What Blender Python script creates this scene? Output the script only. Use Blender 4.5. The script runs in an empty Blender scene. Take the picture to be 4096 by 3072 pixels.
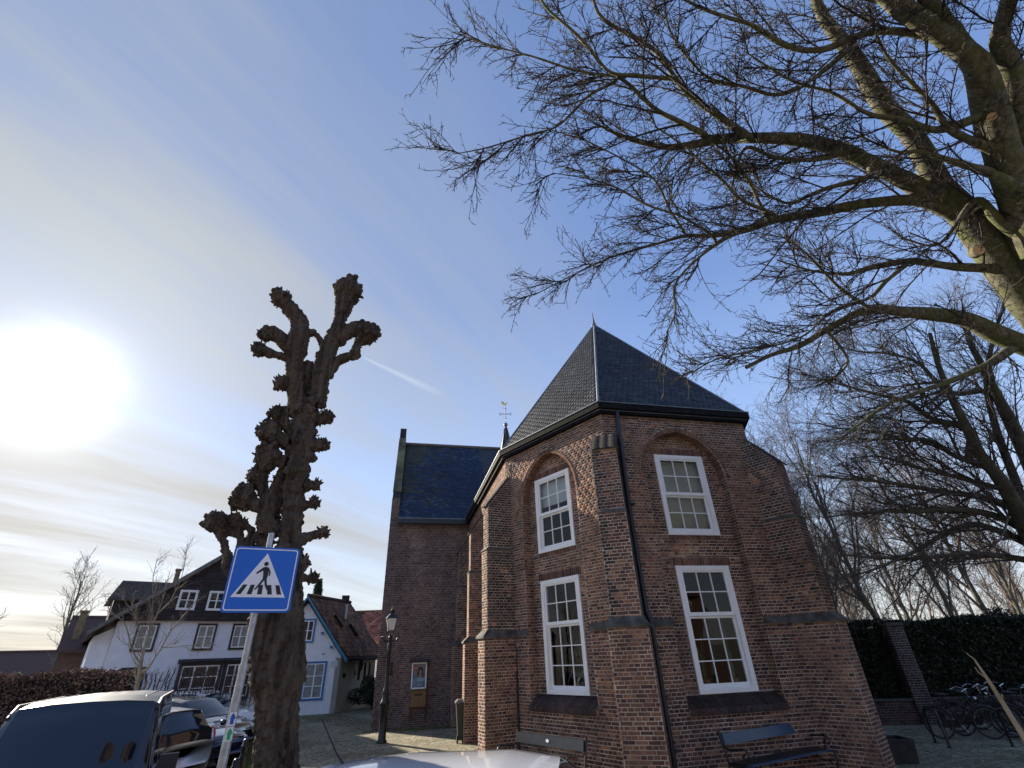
import bpy, math, random
import numpy as np
from mathutils import Vector, Matrix

random.seed(7)
RNG = np.random.default_rng(11)
R = math.radians
SC = bpy.context.scene
COL = SC.collection

# ------------------------------------------------------------------ camera
EYE = 2.25
cam_data = bpy.data.cameras.new('camera')
cam_data.sensor_width = 36.0
cam_data.lens = 1890.3 / 4096 * 36.0
cam_data.clip_start = 0.05
cam_data.clip_end = 3000
cam = bpy.data.objects.new('camera', cam_data)
COL.objects.link(cam)
PITCH = R(29.82)
cam.matrix_world = (Matrix.Translation((0, 0, EYE)) @ Matrix.Rotation(R(90) + PITCH, 4, 'X')
                    @ Matrix.Rotation(R(-2.29), 4, 'Z'))
SC.camera = cam

# ------------------------------------------------------------------ sky, sun, exposure
SUN_AZ, SUN_EL = -48.9, 22.4          # azimuth clockwise from +Y
sdir = Vector((math.sin(R(SUN_AZ)) * math.cos(R(SUN_EL)), math.cos(R(SUN_AZ)) * math.cos(R(SUN_EL)), math.sin(R(SUN_EL))))
world = bpy.data.worlds.new('World')
SC.world = world
world.use_nodes = True
nt = world.node_tree
nt.nodes.clear()
def N(t, nt_, **kw):
    n = nt_.nodes.new(t)
    for k, v in kw.items():
        setattr(n, k, v)
    return n
def ramp_set(r, stops):
    cr = r.color_ramp
    while len(cr.elements) > 1: cr.elements.remove(cr.elements[0])
    cr.elements[0].position = stops[0][0]; cr.elements[0].color = (*stops[0][1], 1)
    for p, c in stops[1:]:
        e = cr.elements.new(p); e.color = (*c, 1)
def build_world():
    L = nt.links.new
    sky = N('ShaderNodeTexSky', nt, sky_type='NISHITA')
    sky.sun_disc = False
    sky.sun_elevation = R(SUN_EL)
    sky.sun_rotation = R(SUN_AZ)
    sky.altitude = 0
    sky.air_density = 1.0
    sky.dust_density = 0.8
    sky.ozone_density = 3.0
    tc = N('ShaderNodeTexCoord', nt)
    nrm = N('ShaderNodeVectorMath', nt, operation='NORMALIZE')
    L(tc.outputs['Generated'], nrm.inputs[0])
    sep = N('ShaderNodeSeparateXYZ', nt)
    L(nrm.outputs[0], sep.inputs[0])
    # cirrus sheet: project the direction on a high flat layer
    zz = N('ShaderNodeMath', nt, operation='MAXIMUM'); L(sep.outputs[2], zz.inputs[0]); zz.inputs[1].default_value = 0.0
    za = N('ShaderNodeMath', nt, operation='ADD'); L(zz.outputs[0], za.inputs[0]); za.inputs[1].default_value = 0.16
    dx = N('ShaderNodeMath', nt, operation='DIVIDE'); L(sep.outputs[0], dx.inputs[0]); L(za.outputs[0], dx.inputs[1])
    dy = N('ShaderNodeMath', nt, operation='DIVIDE'); L(sep.outputs[1], dy.inputs[0]); L(za.outputs[0], dy.inputs[1])
    cmb = N('ShaderNodeCombineXYZ', nt); L(dx.outputs[0], cmb.inputs[0]); L(dy.outputs[0], cmb.inputs[1])
    mp = N('ShaderNodeMapping', nt)
    mp.inputs['Rotation'].default_value = (0, 0, R(0)); mp.inputs['Scale'].default_value = (0.26, 1.25, 1)
    mr0 = N('ShaderNodeMapping', nt); mr0.inputs['Rotation'].default_value = (0, 0, R(-59)); L(cmb.outputs[0], mr0.inputs[0])
    L(mr0.outputs[0], mp.inputs[0])
    n1 = N('ShaderNodeTexNoise', nt); n1.inputs['Scale'].default_value = 1.1; n1.inputs['Detail'].default_value = 7
    n1.inputs['Roughness'].default_value = 0.58; n1.inputs['Distortion'].default_value = 0.35
    L(mp.outputs[0], n1.inputs['Vector'])
    n2 = N('ShaderNodeTexNoise', nt); n2.inputs['Scale'].default_value = 0.45; n2.inputs['Detail'].default_value = 3
    L(cmb.outputs[0], n2.inputs['Vector'])
    # contrail
    dot = N('ShaderNodeVectorMath', nt, operation='DOT_PRODUCT'); L(nrm.outputs[0], dot.inputs[0]); dot.inputs[1].default_value = sdir
    dc = N('ShaderNodeMath', nt, operation='MAXIMUM'); L(dot.outputs['Value'], dc.inputs[0]); dc.inputs[1].default_value = 0.0
    def powr(e, k):
        p = N('ShaderNodeMath', nt, operation='POWER'); L(dc.outputs[0], p.inputs[0]); p.inputs[1].default_value = e
        m = N('ShaderNodeMath', nt, operation='MULTIPLY'); L(p.outputs[0], m.inputs[0]); m.inputs[1].default_value = k
        return m
    # cover: thin veil everywhere, thicker towards the sunny side
    rmp = N('ShaderNodeMapRange', nt); rmp.inputs['From Min'].default_value = 0.40; rmp.inputs['From Max'].default_value = 0.66; rmp.inputs['To Max'].default_value = 1.0
    L(n1.outputs['Fac'], rmp.inputs['Value'])
    cov0 = N('ShaderNodeMath', nt, operation='MULTIPLY'); L(rmp.outputs[0], cov0.inputs[0]); L(n2.outputs['Fac'], cov0.inputs[1])
    side = N('ShaderNodeMath', nt, operation='MULTIPLY_ADD')     # more veil near the sun's quarter of the sky
    pw = powr(2.2, 1.0)
    L(pw.outputs[0], side.inputs[0]); side.inputs[1].default_value = 2.3; side.inputs[2].default_value = 0.12
    cov1 = N('ShaderNodeMath', nt, operation='MULTIPLY'); L(cov0.outputs[0], cov1.inputs[0]); L(side.outputs[0], cov1.inputs[1])
    cov = N('ShaderNodeMath', nt, operation='MULTIPLY_ADD'); L(pw.outputs[0], cov.inputs[0]); cov.inputs[1].default_value = 0.22
    L(cov1.outputs[0], cov.inputs[2])
    cl = N('ShaderNodeClamp', nt); L(cov.outputs[0], cl.inputs[0])
    # light scattered by the thin ice cloud: strong forward peak
    g0 = powr(4.0, 0.35); g1 = powr(30.0, 1.1); g2 = powr(480.0, 9.0)
    s1 = N('ShaderNodeMath', nt, operation='ADD'); L(g0.outputs[0], s1.inputs[0]); L(g1.outputs[0], s1.inputs[1])
    s2 = N('ShaderNodeMath', nt, operation='ADD'); L(s1.outputs[0], s2.inputs[0]); L(g2.outputs[0], s2.inputs[1])
    s3 = N('ShaderNodeMath', nt, operation='ADD'); L(s2.outputs[0], s3.inputs[0]); s3.inputs[1].default_value = 2.35
    cc = N('ShaderNodeVectorMath', nt, operation='SCALE'); cc.inputs[0].default_value = (0.95, 0.99, 1.06)
    L(s3.outputs[0], cc.inputs['Scale'])
    cr_ = N('ShaderNodeValToRGB', nt); ramp_set(cr_, [(0.0, (1.0, 0.95, 0.84)), (0.20, (0.97, 0.96, 0.93)), (0.48, (0.88, 0.93, 0.99)), (0.85, (0.78, 0.87, 1.0))]); L(zz.outputs[0], cr_.inputs[0]); L(cr_.outputs[0], cc.inputs[0])
    # milky high haze over the whole sky, whiter towards the horizon
    vr = N('ShaderNodeValToRGB', nt); ramp_set(vr, [(0.0, (0.76, 0.77, 0.74)), (0.09, (0.66, 0.73, 0.83)), (0.32, (0.40, 0.58, 0.96)), (0.62, (0.19, 0.32, 0.67)), (1.0, (0.12, 0.22, 0.50))])
    L(zz.outputs[0], vr.inputs[0])
    vs = N('ShaderNodeVectorMath', nt, operation='SCALE'); L(vr.outputs[0], vs.inputs[0]); vs.inputs['Scale'].default_value = 4.75
    m0 = N('ShaderNodeMixRGB', nt); m0.inputs[0].default_value = 0.86; L(sky.outputs[0], m0.inputs[1]); L(vs.outputs[0], m0.inputs[2])
    mix = N('ShaderNodeMixRGB', nt); L(cl.outputs[0], mix.inputs[0]); L(m0.outputs[0], mix.inputs[1]); L(cc.outputs[0], mix.inputs[2])
    # short fading condensation trail high over the church
    A_ = Vector((-0.3013, 0.7916, 0.5316)).normalized(); B_ = Vector((-0.1517, 0.8643, 0.4795)).normalized(); nn_ = A_.cross(B_).normalized(); mm_ = (B_ - A_).normalized()
    dn = N('ShaderNodeVectorMath', nt, operation='DOT_PRODUCT'); L(nrm.outputs[0], dn.inputs[0]); dn.inputs[1].default_value = nn_
    ab = N('ShaderNodeMath', nt, operation='ABSOLUTE'); L(dn.outputs['Value'], ab.inputs[0])
    al = N('ShaderNodeVectorMath', nt, operation='DOT_PRODUCT'); L(nrm.outputs[0], al.inputs[0]); al.inputs[1].default_value = mm_
    a0, a1 = A_.dot(mm_), B_.dot(mm_)
    tl = N('ShaderNodeMapRange', nt); tl.inputs['From Min'].default_value = a0 - .01; tl.inputs['From Max'].default_value = a0 + .02; L(al.outputs['Value'], tl.inputs['Value'])
    tr_ = N('ShaderNodeMapRange', nt); tr_.inputs['From Min'].default_value = a1 + .02; tr_.inputs['From Max'].default_value = a1 - .06; L(al.outputs['Value'], tr_.inputs['Value'])
    wd = N('ShaderNodeMapRange', nt); wd.inputs['From Min'].default_value = a0; wd.inputs['From Max'].default_value = a1; wd.inputs['To Min'].default_value = .003; wd.inputs['To Max'].default_value = .011; L(al.outputs['Value'], wd.inputs['Value'])
    rt_ = N('ShaderNodeMath', nt, operation='DIVIDE'); L(ab.outputs[0], rt_.inputs[0]); L(wd.outputs[0], rt_.inputs[1])
    cm_ = N('ShaderNodeMapRange', nt); cm_.inputs['From Min'].default_value = 1.0; cm_.inputs['From Max'].default_value = 0.0; L(rt_.outputs[0], cm_.inputs['Value'])
    p1 = N('ShaderNodeMath', nt, operation='MULTIPLY'); L(cm_.outputs[0], p1.inputs[0]); L(tl.outputs[0], p1.inputs[1])
    p2 = N('ShaderNodeMath', nt, operation='MULTIPLY'); L(p1.outputs[0], p2.inputs[0]); L(tr_.outputs[0], p2.inputs[1])
    p3 = N('ShaderNodeMath', nt, operation='MULTIPLY'); L(p2.outputs[0], p3.inputs[0]); p3.inputs[1].default_value = .22
    mix3 = N('ShaderNodeMixRGB', nt); L(p3.outputs[0], mix3.inputs[0]); L(mix.outputs[0], mix3.inputs[1]); mix3.inputs[2].default_value = (4.6, 4.9, 5.4, 1)
    mix = mix3
    bg = N('ShaderNodeBackground', nt); bg.inputs['Strength'].default_value = 0.10
    L(mix.outputs[0], bg.inputs[0])
    out = N('ShaderNodeOutputWorld', nt)
    L(bg.outputs[0], out.inputs[0])
build_world()
sun_d = bpy.data.lights.new('sun', 'SUN')
sun_d.energy = 5.0
sun_d.angle = R(0.8)
sun_d.color = (1.0, 0.90, 0.74)
sun = bpy.data.objects.new('sun', sun_d)
COL.objects.link(sun)
sun.rotation_euler = sdir.to_track_quat('Z', 'Y').to_euler()
SC.view_settings.view_transform = 'Standard'
SC.view_settings.look = 'None'
SC.view_settings.gamma = 1.0
SC.view_settings.exposure = 1.22
SC.view_settings.use_curve_mapping = False
SC.render.engine = 'CYCLES'
SC.cycles.max_bounces = 6
SC.cycles.transparent_max_bounces = 16

# ------------------------------------------------------------------ helpers
WORLD_M = {}
def tag(o, label=None, cat=None, group=None, kind=None):
    if label: o['label'] = label
    if cat: o['category'] = cat
    if group: o['group'] = group
    if kind: o['kind'] = kind
    return o
def adopt(o, parent):
    if parent is not None:
        o.parent = parent
        o.matrix_parent_inverse = WORLD_M[parent.name].inverted()
    WORLD_M[o.name] = Matrix.Identity(4)
def empty(name, loc, rz=0):
    """thing whose parts are modelled in world coordinates (rz=None) or locally"""
    o = bpy.data.objects.new(name, None)
    o.empty_display_size = 0.3
    COL.objects.link(o)
    o.location = loc
    o.rotation_euler = (0, 0, rz)
    WORLD_M[o.name] = Matrix.Translation(loc) @ Matrix.Rotation(rz, 4, 'Z')
    return o
def link_mesh(name, me, mat, parent=None, local=False):
    if mat is not None and not me.materials:
        for m in (mat if isinstance(mat, (list, tuple)) else [mat]):
            me.materials.append(m)
    o = bpy.data.objects.new(name, me)
    COL.objects.link(o)
    if local:
        o.parent = parent
        WORLD_M[o.name] = Matrix.Identity(4)
    else:
        adopt(o, parent)
    return o
def np_mesh(name, V, F, smooth=False, attr=None):
    """V (n,3); F (m,k) uniform faces; attr dict of per-face float arrays"""
    V = np.asarray(V, dtype=np.float32); F = np.asarray(F, dtype=np.int32)
    me = bpy.data.meshes.new(name)
    me.vertices.add(len(V)); me.vertices.foreach_set('co', V.ravel())
    k = F.shape[1]
    me.loops.add(F.size); me.loops.foreach_set('vertex_index', F.ravel())
    me.polygons.add(len(F))
    me.polygons.foreach_set('loop_start', np.arange(0, F.size, k, dtype=np.int32))
    me.polygons.foreach_set('loop_total', np.full(len(F), k, dtype=np.int32))
    if smooth: me.polygons.foreach_set('use_smooth', np.ones(len(F), dtype=bool))
    me.update(calc_edges=True)
    if attr:
        for a, val in attr.items():
            at = me.attributes.new(a, 'FLOAT', 'FACE')
            at.data.foreach_set('value', np.asarray(val, dtype=np.float32))
    return me
class MB:
    """collects simple solids into one mesh"""
    def __init__(s): s.v = []; s.f = []; s.sm = []
    def add(s, vs, fs, smooth=False):
        b = len(s.v); s.v += [tuple(v) for v in vs]; s.f += [tuple(b + i for i in f) for f in fs]; s.sm += [smooth] * len(fs)
    def box(s, c, U, V, W, hu, hv, hw):
        c = Vector(c); U = Vector(U); V = Vector(V); W = Vector(W)
        vs = [c + U * hu * a + V * hv * b + W * hw * d for a in (-1, 1) for b in (-1, 1) for d in (-1, 1)]
        s.add(vs, [(0, 1, 3, 2), (4, 6, 7, 5), (0, 4, 5, 1), (2, 3, 7, 6), (0, 2, 6, 4), (1, 5, 7, 3)])
        return s
    def bx(s, x0, x1, y0, y1, z0, z1):
        return s.box(((x0 + x1) / 2, (y0 + y1) / 2, (z0 + z1) / 2), (1, 0, 0), (0, 1, 0), (0, 0, 1), (x1 - x0) / 2, (y1 - y0) / 2, (z1 - z0) / 2)
    def tube(s, pts, rad, k=8, caps=True, smooth=True):
        pts = [Vector(p) for p in pts]; n = len(pts)
        if not isinstance(rad, (list, tuple)): rad = [rad] * n
        ref = None; vs = []
        for i, p in enumerate(pts):
            t = (pts[min(i + 1, n - 1)] - pts[max(i - 1, 0)])
            if t.length < 1e-9: t = Vector((0, 0, 1))
            t.normalize()
            if ref is None: ref = t.orthogonal().normalized()
            a = (ref - t * ref.dot(t))
            if a.length < 1e-6: a = t.orthogonal()
            a.normalize(); ref = a; b = t.cross(a)
            for j in range(k):
                w = 2 * math.pi * j / k
                vs.append(p + (a * math.cos(w) + b * math.sin(w)) * rad[i])
        fs = [(i * k + j, i * k + (j + 1) % k, (i + 1) * k + (j + 1) % k, (i + 1) * k + j) for i in range(n - 1) for j in range(k)]
        s.add(vs, fs, smooth)
        if caps:
            s.add(vs[:k], [tuple(range(k))][::-1]); s.add(vs[-k:], [tuple(range(k))])
        return s
    def lathe(s, prof, k=16, c=(0, 0, 0), smooth=True):
        vs = []; c = Vector(c)
        for r, z in prof:
            for j in range(k):
                w = 2 * math.pi * j / k
                vs.append(c + Vector((r * math.cos(w), r * math.sin(w), z)))
        n = len(prof)
        s.add(vs, [(i * k + j, i * k + (j + 1) % k, (i + 1) * k + (j + 1) % k, (i + 1) * k + j) for i in range(n - 1) for j in range(k)], smooth)
        return s
    def prism(s, poly, off):
        """poly: planar list of 3D points, extruded by off"""
        n = len(poly); off = Vector(off)
        vs = [Vector(p) for p in poly] + [Vector(p) + off for p in poly]
        fs = [tuple(range(n))[::-1], tuple(range(n, 2 * n))] + [(i, (i + 1) % n, n + (i + 1) % n, n + i) for i in range(n)]
        s.add(vs, fs); return s
    def sphere(s, c, r, k=10, m=7, sc=(1, 1, 1)):
        c = Vector(c); prof = []
        vs = []
        for i in range(m + 1):
            a = math.pi * i / m
            for j in range(k):
                w = 2 * math.pi * j / k
                vs.append(c + Vector((r * sc[0] * math.sin(a) * math.cos(w), r * sc[1] * math.sin(a) * math.sin(w), -r * sc[2] * math.cos(a))))
        s.add(vs, [(i * k + j, i * k + (j + 1) % k, (i + 1) * k + (j + 1) % k, (i + 1) * k + j) for i in range(m) for j in range(k)], True)
        return s
    def mesh(s, name):
        me = bpy.data.meshes.new(name); me.from_pydata([tuple(v) for v in s.v], [], s.f)
        for p, sm in zip(me.polygons, s.sm): p.use_smooth = sm
        me.update(); return me
    def build(s, name, mat, parent=None, local=False):
        return link_mesh(name, s.mesh(name), mat, parent, local)
def copy_tree(o, parent=None):
    c = o.copy(); COL.objects.link(c)
    if parent is not None:
        c.parent = parent
    for ch in [x for x in COL.objects if x.parent == o]:
        copy_tree(ch, c)
    return c

# ------------------------------------------------------------------ materials
def mat_new(name):
    m = bpy.data.materials.new(name); m.use_nodes = True
    return m, m.node_tree, m.node_tree.nodes['Principled BSDF']
def simple(name, col, rough=0.6, metal=0.0, var=0.12, scale=6.0, bump=0.0, bscale=60, spec=None, coat=0.0):
    m, t, b = mat_new(name); L = t.links.new
    tc = N('ShaderNodeTexCoord', t)
    n = N('ShaderNodeTexNoise', t); n.inputs['Scale'].default_value = scale; n.inputs['Detail'].default_value = 6
    L(tc.outputs['Object'], n.inputs['Vector'])
    r = N('ShaderNodeValToRGB', t)
    lo = [max(0, c * (1 - var)) for c in col]; hi = [min(1, c * (1 + var)) for c in col]
    r.color_ramp.elements[0].position = 0.3; r.color_ramp.elements[0].color = (*lo, 1)
    r.color_ramp.elements[1].position = 0.7; r.color_ramp.elements[1].color = (*hi, 1)
    L(n.outputs['Fac'], r.inputs[0]); L(r.outputs[0], b.inputs['Base Color'])
    b.inputs['Roughness'].default_value = rough; b.inputs['Metallic'].default_value = metal
    if spec is not None: b.inputs['Specular IOR Level'].default_value = spec
    if coat: b.inputs['Coat Weight'].default_value = coat; b.inputs['Coat Roughness'].default_value = 0.04
    if bump:
        n2 = N('ShaderNodeTexNoise', t); n2.inputs['Scale'].default_value = bscale; n2.inputs['Detail'].default_value = 4
        L(tc.outputs['Object'], n2.inputs['Vector'])
        bp = N('ShaderNodeBump', t); bp.inputs['Strength'].default_value = bump; bp.inputs['Distance'].default_value = 0.02
        L(n2.outputs['Fac'], bp.inputs['Height']); L(bp.outputs[0], b.inputs['Normal'])
    return m
def tinted(name, stops, rough=0.9, nscale=9, nstr=0.35, bump=0.25, bscale=70, spec=0.3):
    """colour from the per-face float attribute 'tint' through a ramp, with fine noise"""
    m, t, b = mat_new(name); L = t.links.new
    at = N('ShaderNodeAttribute', t); at.attribute_name = 'tint'
    r = N('ShaderNodeValToRGB', t); ramp_set(r, stops)
    L(at.outputs['Fac'], r.inputs[0])
    geo = N('ShaderNodeNewGeometry', t)
    n = N('ShaderNodeTexNoise', t); n.inputs['Scale'].default_value = nscale; n.inputs['Detail'].default_value = 7; n.inputs['Roughness'].default_value = 0.65
    L(geo.outputs['Position'], n.inputs['Vector'])
    mr = N('ShaderNodeMapRange', t); mr.inputs['From Min'].default_value = 0.3; mr.inputs['From Max'].default_value = 0.7
    mr.inputs['To Min'].default_value = 1 - nstr; mr.inputs['To Max'].default_value = 1 + nstr
    L(n.outputs['Fac'], mr.inputs['Value'])
    nl = N('ShaderNodeTexNoise', t); nl.inputs['Scale'].default_value = 0.9; nl.inputs['Detail'].default_value = 5; nl.inputs['Roughness'].default_value = 0.6
    ml = N('ShaderNodeMapping', t); ml.inputs['Scale'].default_value = (1.6, 1.6, .7); L(geo.outputs['Position'], ml.inputs[0]); L(ml.outputs[0], nl.inputs['Vector'])
    mq = N('ShaderNodeMapRange', t); mq.inputs['From Min'].default_value = 0.32; mq.inputs['From Max'].default_value = 0.66; mq.inputs['To Min'].default_value = .62; mq.inputs['To Max'].default_value = 1.18
    L(nl.outputs['Fac'], mq.inputs['Value'])
    mm2 = N('ShaderNodeMath', t, operation='MULTIPLY'); L(mr.outputs[0], mm2.inputs[0]); L(mq.outputs[0], mm2.inputs[1])
    mul = N('ShaderNodeVectorMath', t, operation='SCALE'); L(r.outputs[0], mul.inputs[0]); L(mm2.outputs[0], mul.inputs['Scale'])
    L(mul.outputs[0], b.inputs['Base Color'])
    b.inputs['Roughness'].default_value = rough; b.inputs['Specular IOR Level'].default_value = spec
    n2 = N('ShaderNodeTexNoise', t); n2.inputs['Scale'].default_value = bscale; n2.inputs['Detail'].default_value = 4
    L(geo.outputs['Position'], n2.inputs['Vector'])
    bp = N('ShaderNodeBump', t); bp.inputs['Strength'].default_value = bump; bp.inputs['Distance'].default_value = 0.01
    L(n2.outputs['Fac'], bp.inputs['Height']); L(bp.outputs[0], b.inputs['Normal'])
    return m
M = {}
M['brick'] = tinted('brick', [(0.0, (0.038, 0.035, 0.033)), (0.10, (0.080, 0.068, 0.060)), (0.16, (0.075, 0.042, 0.040)), (0.32, (0.130, 0.066, 0.055)),
                              (0.50, (0.185, 0.094, 0.066)), (0.70, (0.245, 0.122, 0.076)), (0.85, (0.33, 0.160, 0.090)), (1.0, (0.42, 0.25, 0.15))], bump=0.5, nstr=0.4)
M['church_brick'] = tinted('church_brick', [(0.0, (0.052, 0.038, 0.038)), (0.25, (0.112, 0.070, 0.064)), (0.6, (0.172, 0.108, 0.090)), (1.0, (0.235, 0.158, 0.125))], bump=0.4)
M['mortar'] = simple('mortar', (0.42, 0.35, 0.27), 0.95, var=0.45, scale=2.2, bump=0.4)
M['church_mortar'] = simple('church_mortar', (0.27, 0.225, 0.195), 0.95, var=0.3, scale=3, bump=0.4)
M['slate'] = tinted('slate', [(0.0, (0.007, 0.008, 0.010)), (0.35, (0.017, 0.019, 0.023)), (0.7, (0.034, 0.037, 0.042)), (0.88, (0.055, 0.06, 0.064)), (0.93, (0.10, 0.06, 0.03)), (1.0, (0.13, 0.125, 0.03))], rough=0.5, bump=0.25, nscale=5, spec=0.22)
M['church_slate'] = tinted('church_slate', [(0.0, (0.006, 0.014, 0.032)), (0.5, (0.009, 0.025, 0.062)), (0.80, (0.025, 0.05, 0.10)), (0.88, (0.07, 0.09, 0.11)), (0.92, (0.040, 0.032, 0.030)), (1.0, (0.052, 0.050, 0.022))], rough=0.5, bump=0.2, nscale=5, spec=0.3)
M['stone'] = simple('weathered_stone', (0.085, 0.08, 0.072), 0.9, var=0.6, scale=5, bump=0.5)
M['lead'] = simple('lead', (0.16, 0.175, 0.20), 0.5, 0.3, var=0.3, scale=3, bump=0.15)
M['gutter'] = simple('gutter_paint', (0.012, 0.012, 0.013), 0.85, var=0.6, scale=9, spec=0.12)
M['white_paint'] = simple('white_paint', (0.88, 0.88, 0.86), 0.35, var=0.04, scale=4)
M['pipe'] = simple('pipe_paint', (0.012, 0.016, 0.022), 0.4, var=0.3, scale=5)
M['black'] = simple('black_paint', (0.012, 0.012, 0.013), 0.38, var=0.3, scale=8)
M['rubber'] = simple('rubber', (0.018, 0.018, 0.018), 0.75)
M['chrome'] = simple('chrome', (0.62, 0.63, 0.65), 0.15, 1.0)
M['dull_metal'] = simple('dull_metal', (0.16, 0.16, 0.17), 0.4, 0.8)
M['galv'] = simple('galvanised_steel', (0.42, 0.44, 0.46), 0.42, 0.75, var=0.2, scale=22)
def glass_mat(name, tint=(1, 1, 1), rough=0.0, refl=1.0, ior=1.5):
    m = bpy.data.materials.new(name); m.use_nodes = True; t = m.node_tree; t.nodes.clear(); L = t.links.new
    tr = N('ShaderNodeBsdfTransparent', t); tr.inputs[0].default_value = (*tint, 1)
    gl = N('ShaderNodeBsdfGlossy', t); gl.inputs['Roughness'].default_value = rough; gl.inputs[0].default_value = (refl, refl, refl, 1)
    fr = N('ShaderNodeFresnel', t); fr.inputs[0].default_value = ior
    tc = N('ShaderNodeTexCoord', t); n = N('ShaderNodeTexNoise', t); n.inputs['Scale'].default_value = 2.2
    L(tc.outputs['Object'], n.inputs['Vector'])
    bp = N('ShaderNodeBump', t); bp.inputs['Strength'].default_value = 0.04; bp.inputs['Distance'].default_value = 0.03
    L(n.outputs['Fac'], bp.inputs['Height']); L(bp.outputs[0], gl.inputs['Normal']); L(bp.outputs[0], fr.inputs['Normal'])
    ge = N('ShaderNodeNewGeometry', t); nb = N('ShaderNodeMath', t, operation='SUBTRACT'); nb.inputs[0].default_value = 1.0; L(ge.outputs['Backfacing'], nb.inputs[1])
    fb = N('ShaderNodeMath', t, operation='MULTIPLY'); L(fr.outputs[0], fb.inputs[0]); L(nb.outputs[0], fb.inputs[1])
    mx = N('ShaderNodeMixShader', t); L(fb.outputs[0], mx.inputs[0]); L(tr.outputs[0], mx.inputs[1]); L(gl.outputs[0], mx.inputs[2])
    o = N('ShaderNodeOutputMaterial', t); L(mx.outputs[0], o.inputs[0])
    return m
M['glass'] = glass_mat('window_glass', (0.88, 0.90, 0.89), ior=1.38)
M['car_glass'] = glass_mat('car_glass', (0.16, 0.19, 0.20), ior=2.0)
def bark_mat(name, dark, light, moss, moss_amt=0.5, scale=7, stretch=0.25):
    m, t, b = mat_new(name); L = t.links.new
    geo = N('ShaderNodeNewGeometry', t)
    mp = N('ShaderNodeMapping', t); mp.inputs['Scale'].default_value = (1, 1, stretch); L(geo.outputs['Position'], mp.inputs[0])
    n = N('ShaderNodeTexNoise', t); n.inputs['Scale'].default_value = scale; n.inputs['Detail'].default_value = 8; n.inputs['Roughness'].default_value = 0.7
    L(mp.outputs[0], n.inputs['Vector'])
    r = N('ShaderNodeValToRGB', t); ramp_set(r, [(0.35, dark), (0.62, light)]); L(n.outputs['Fac'], r.inputs[0])
    n2 = N('ShaderNodeTexNoise', t); n2.inputs['Scale'].default_value = 3.6; n2.inputs['Detail'].default_value = 9; n2.inputs['Roughness'].default_value = 0.72
    L(geo.outputs['Position'], n2.inputs['Vector'])
    mr = N('ShaderNodeMapRange', t); mr.inputs['From Min'].default_value = 0.62 - moss_amt * 0.25; mr.inputs['From Max'].default_value = 0.75 - moss_amt * 0.25
    L(n2.outputs['Fac'], mr.inputs['Value'])
    mx = N('ShaderNodeMixRGB', t); L(mr.outputs[0], mx.inputs[0]); L(r.outputs[0], mx.inputs[1]); mx.inputs[2].default_value = (*moss, 1)
    L(mx.outputs[0], b.inputs['Base Color']); b.inputs['Roughness'].default_value = 0.9; b.inputs['Specular IOR Level'].default_value = 0.2
    bp = N('ShaderNodeBump', t); bp.inputs['Strength'].default_value = 0.9; bp.inputs['Distance'].default_value = 0.03
    L(n.outputs['Fac'], bp.inputs['Height']); L(bp.outputs[0], b.inputs['Normal'])
    return m
M['bark'] = bark_mat('mossy_bark', (0.032, 0.028, 0.021), (0.19, 0.178, 0.13), (0.10, 0.112, 0.042), 0.6, scale=14)
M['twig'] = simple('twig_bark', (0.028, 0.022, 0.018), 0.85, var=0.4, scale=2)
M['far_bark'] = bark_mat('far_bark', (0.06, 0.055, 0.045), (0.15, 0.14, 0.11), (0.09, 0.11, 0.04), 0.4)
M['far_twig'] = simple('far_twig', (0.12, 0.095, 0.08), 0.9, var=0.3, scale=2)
M['pollard'] = bark_mat('pollard_bark', (0.020, 0.014, 0.010), (0.13, 0.098, 0.072), (0.08, 0.07, 0.045), 0.25, scale=11, stretch=0.12)
M['sprout'] = simple('sprout_wood', (0.06, 0.04, 0.028), 0.9, var=0.3)
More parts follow.
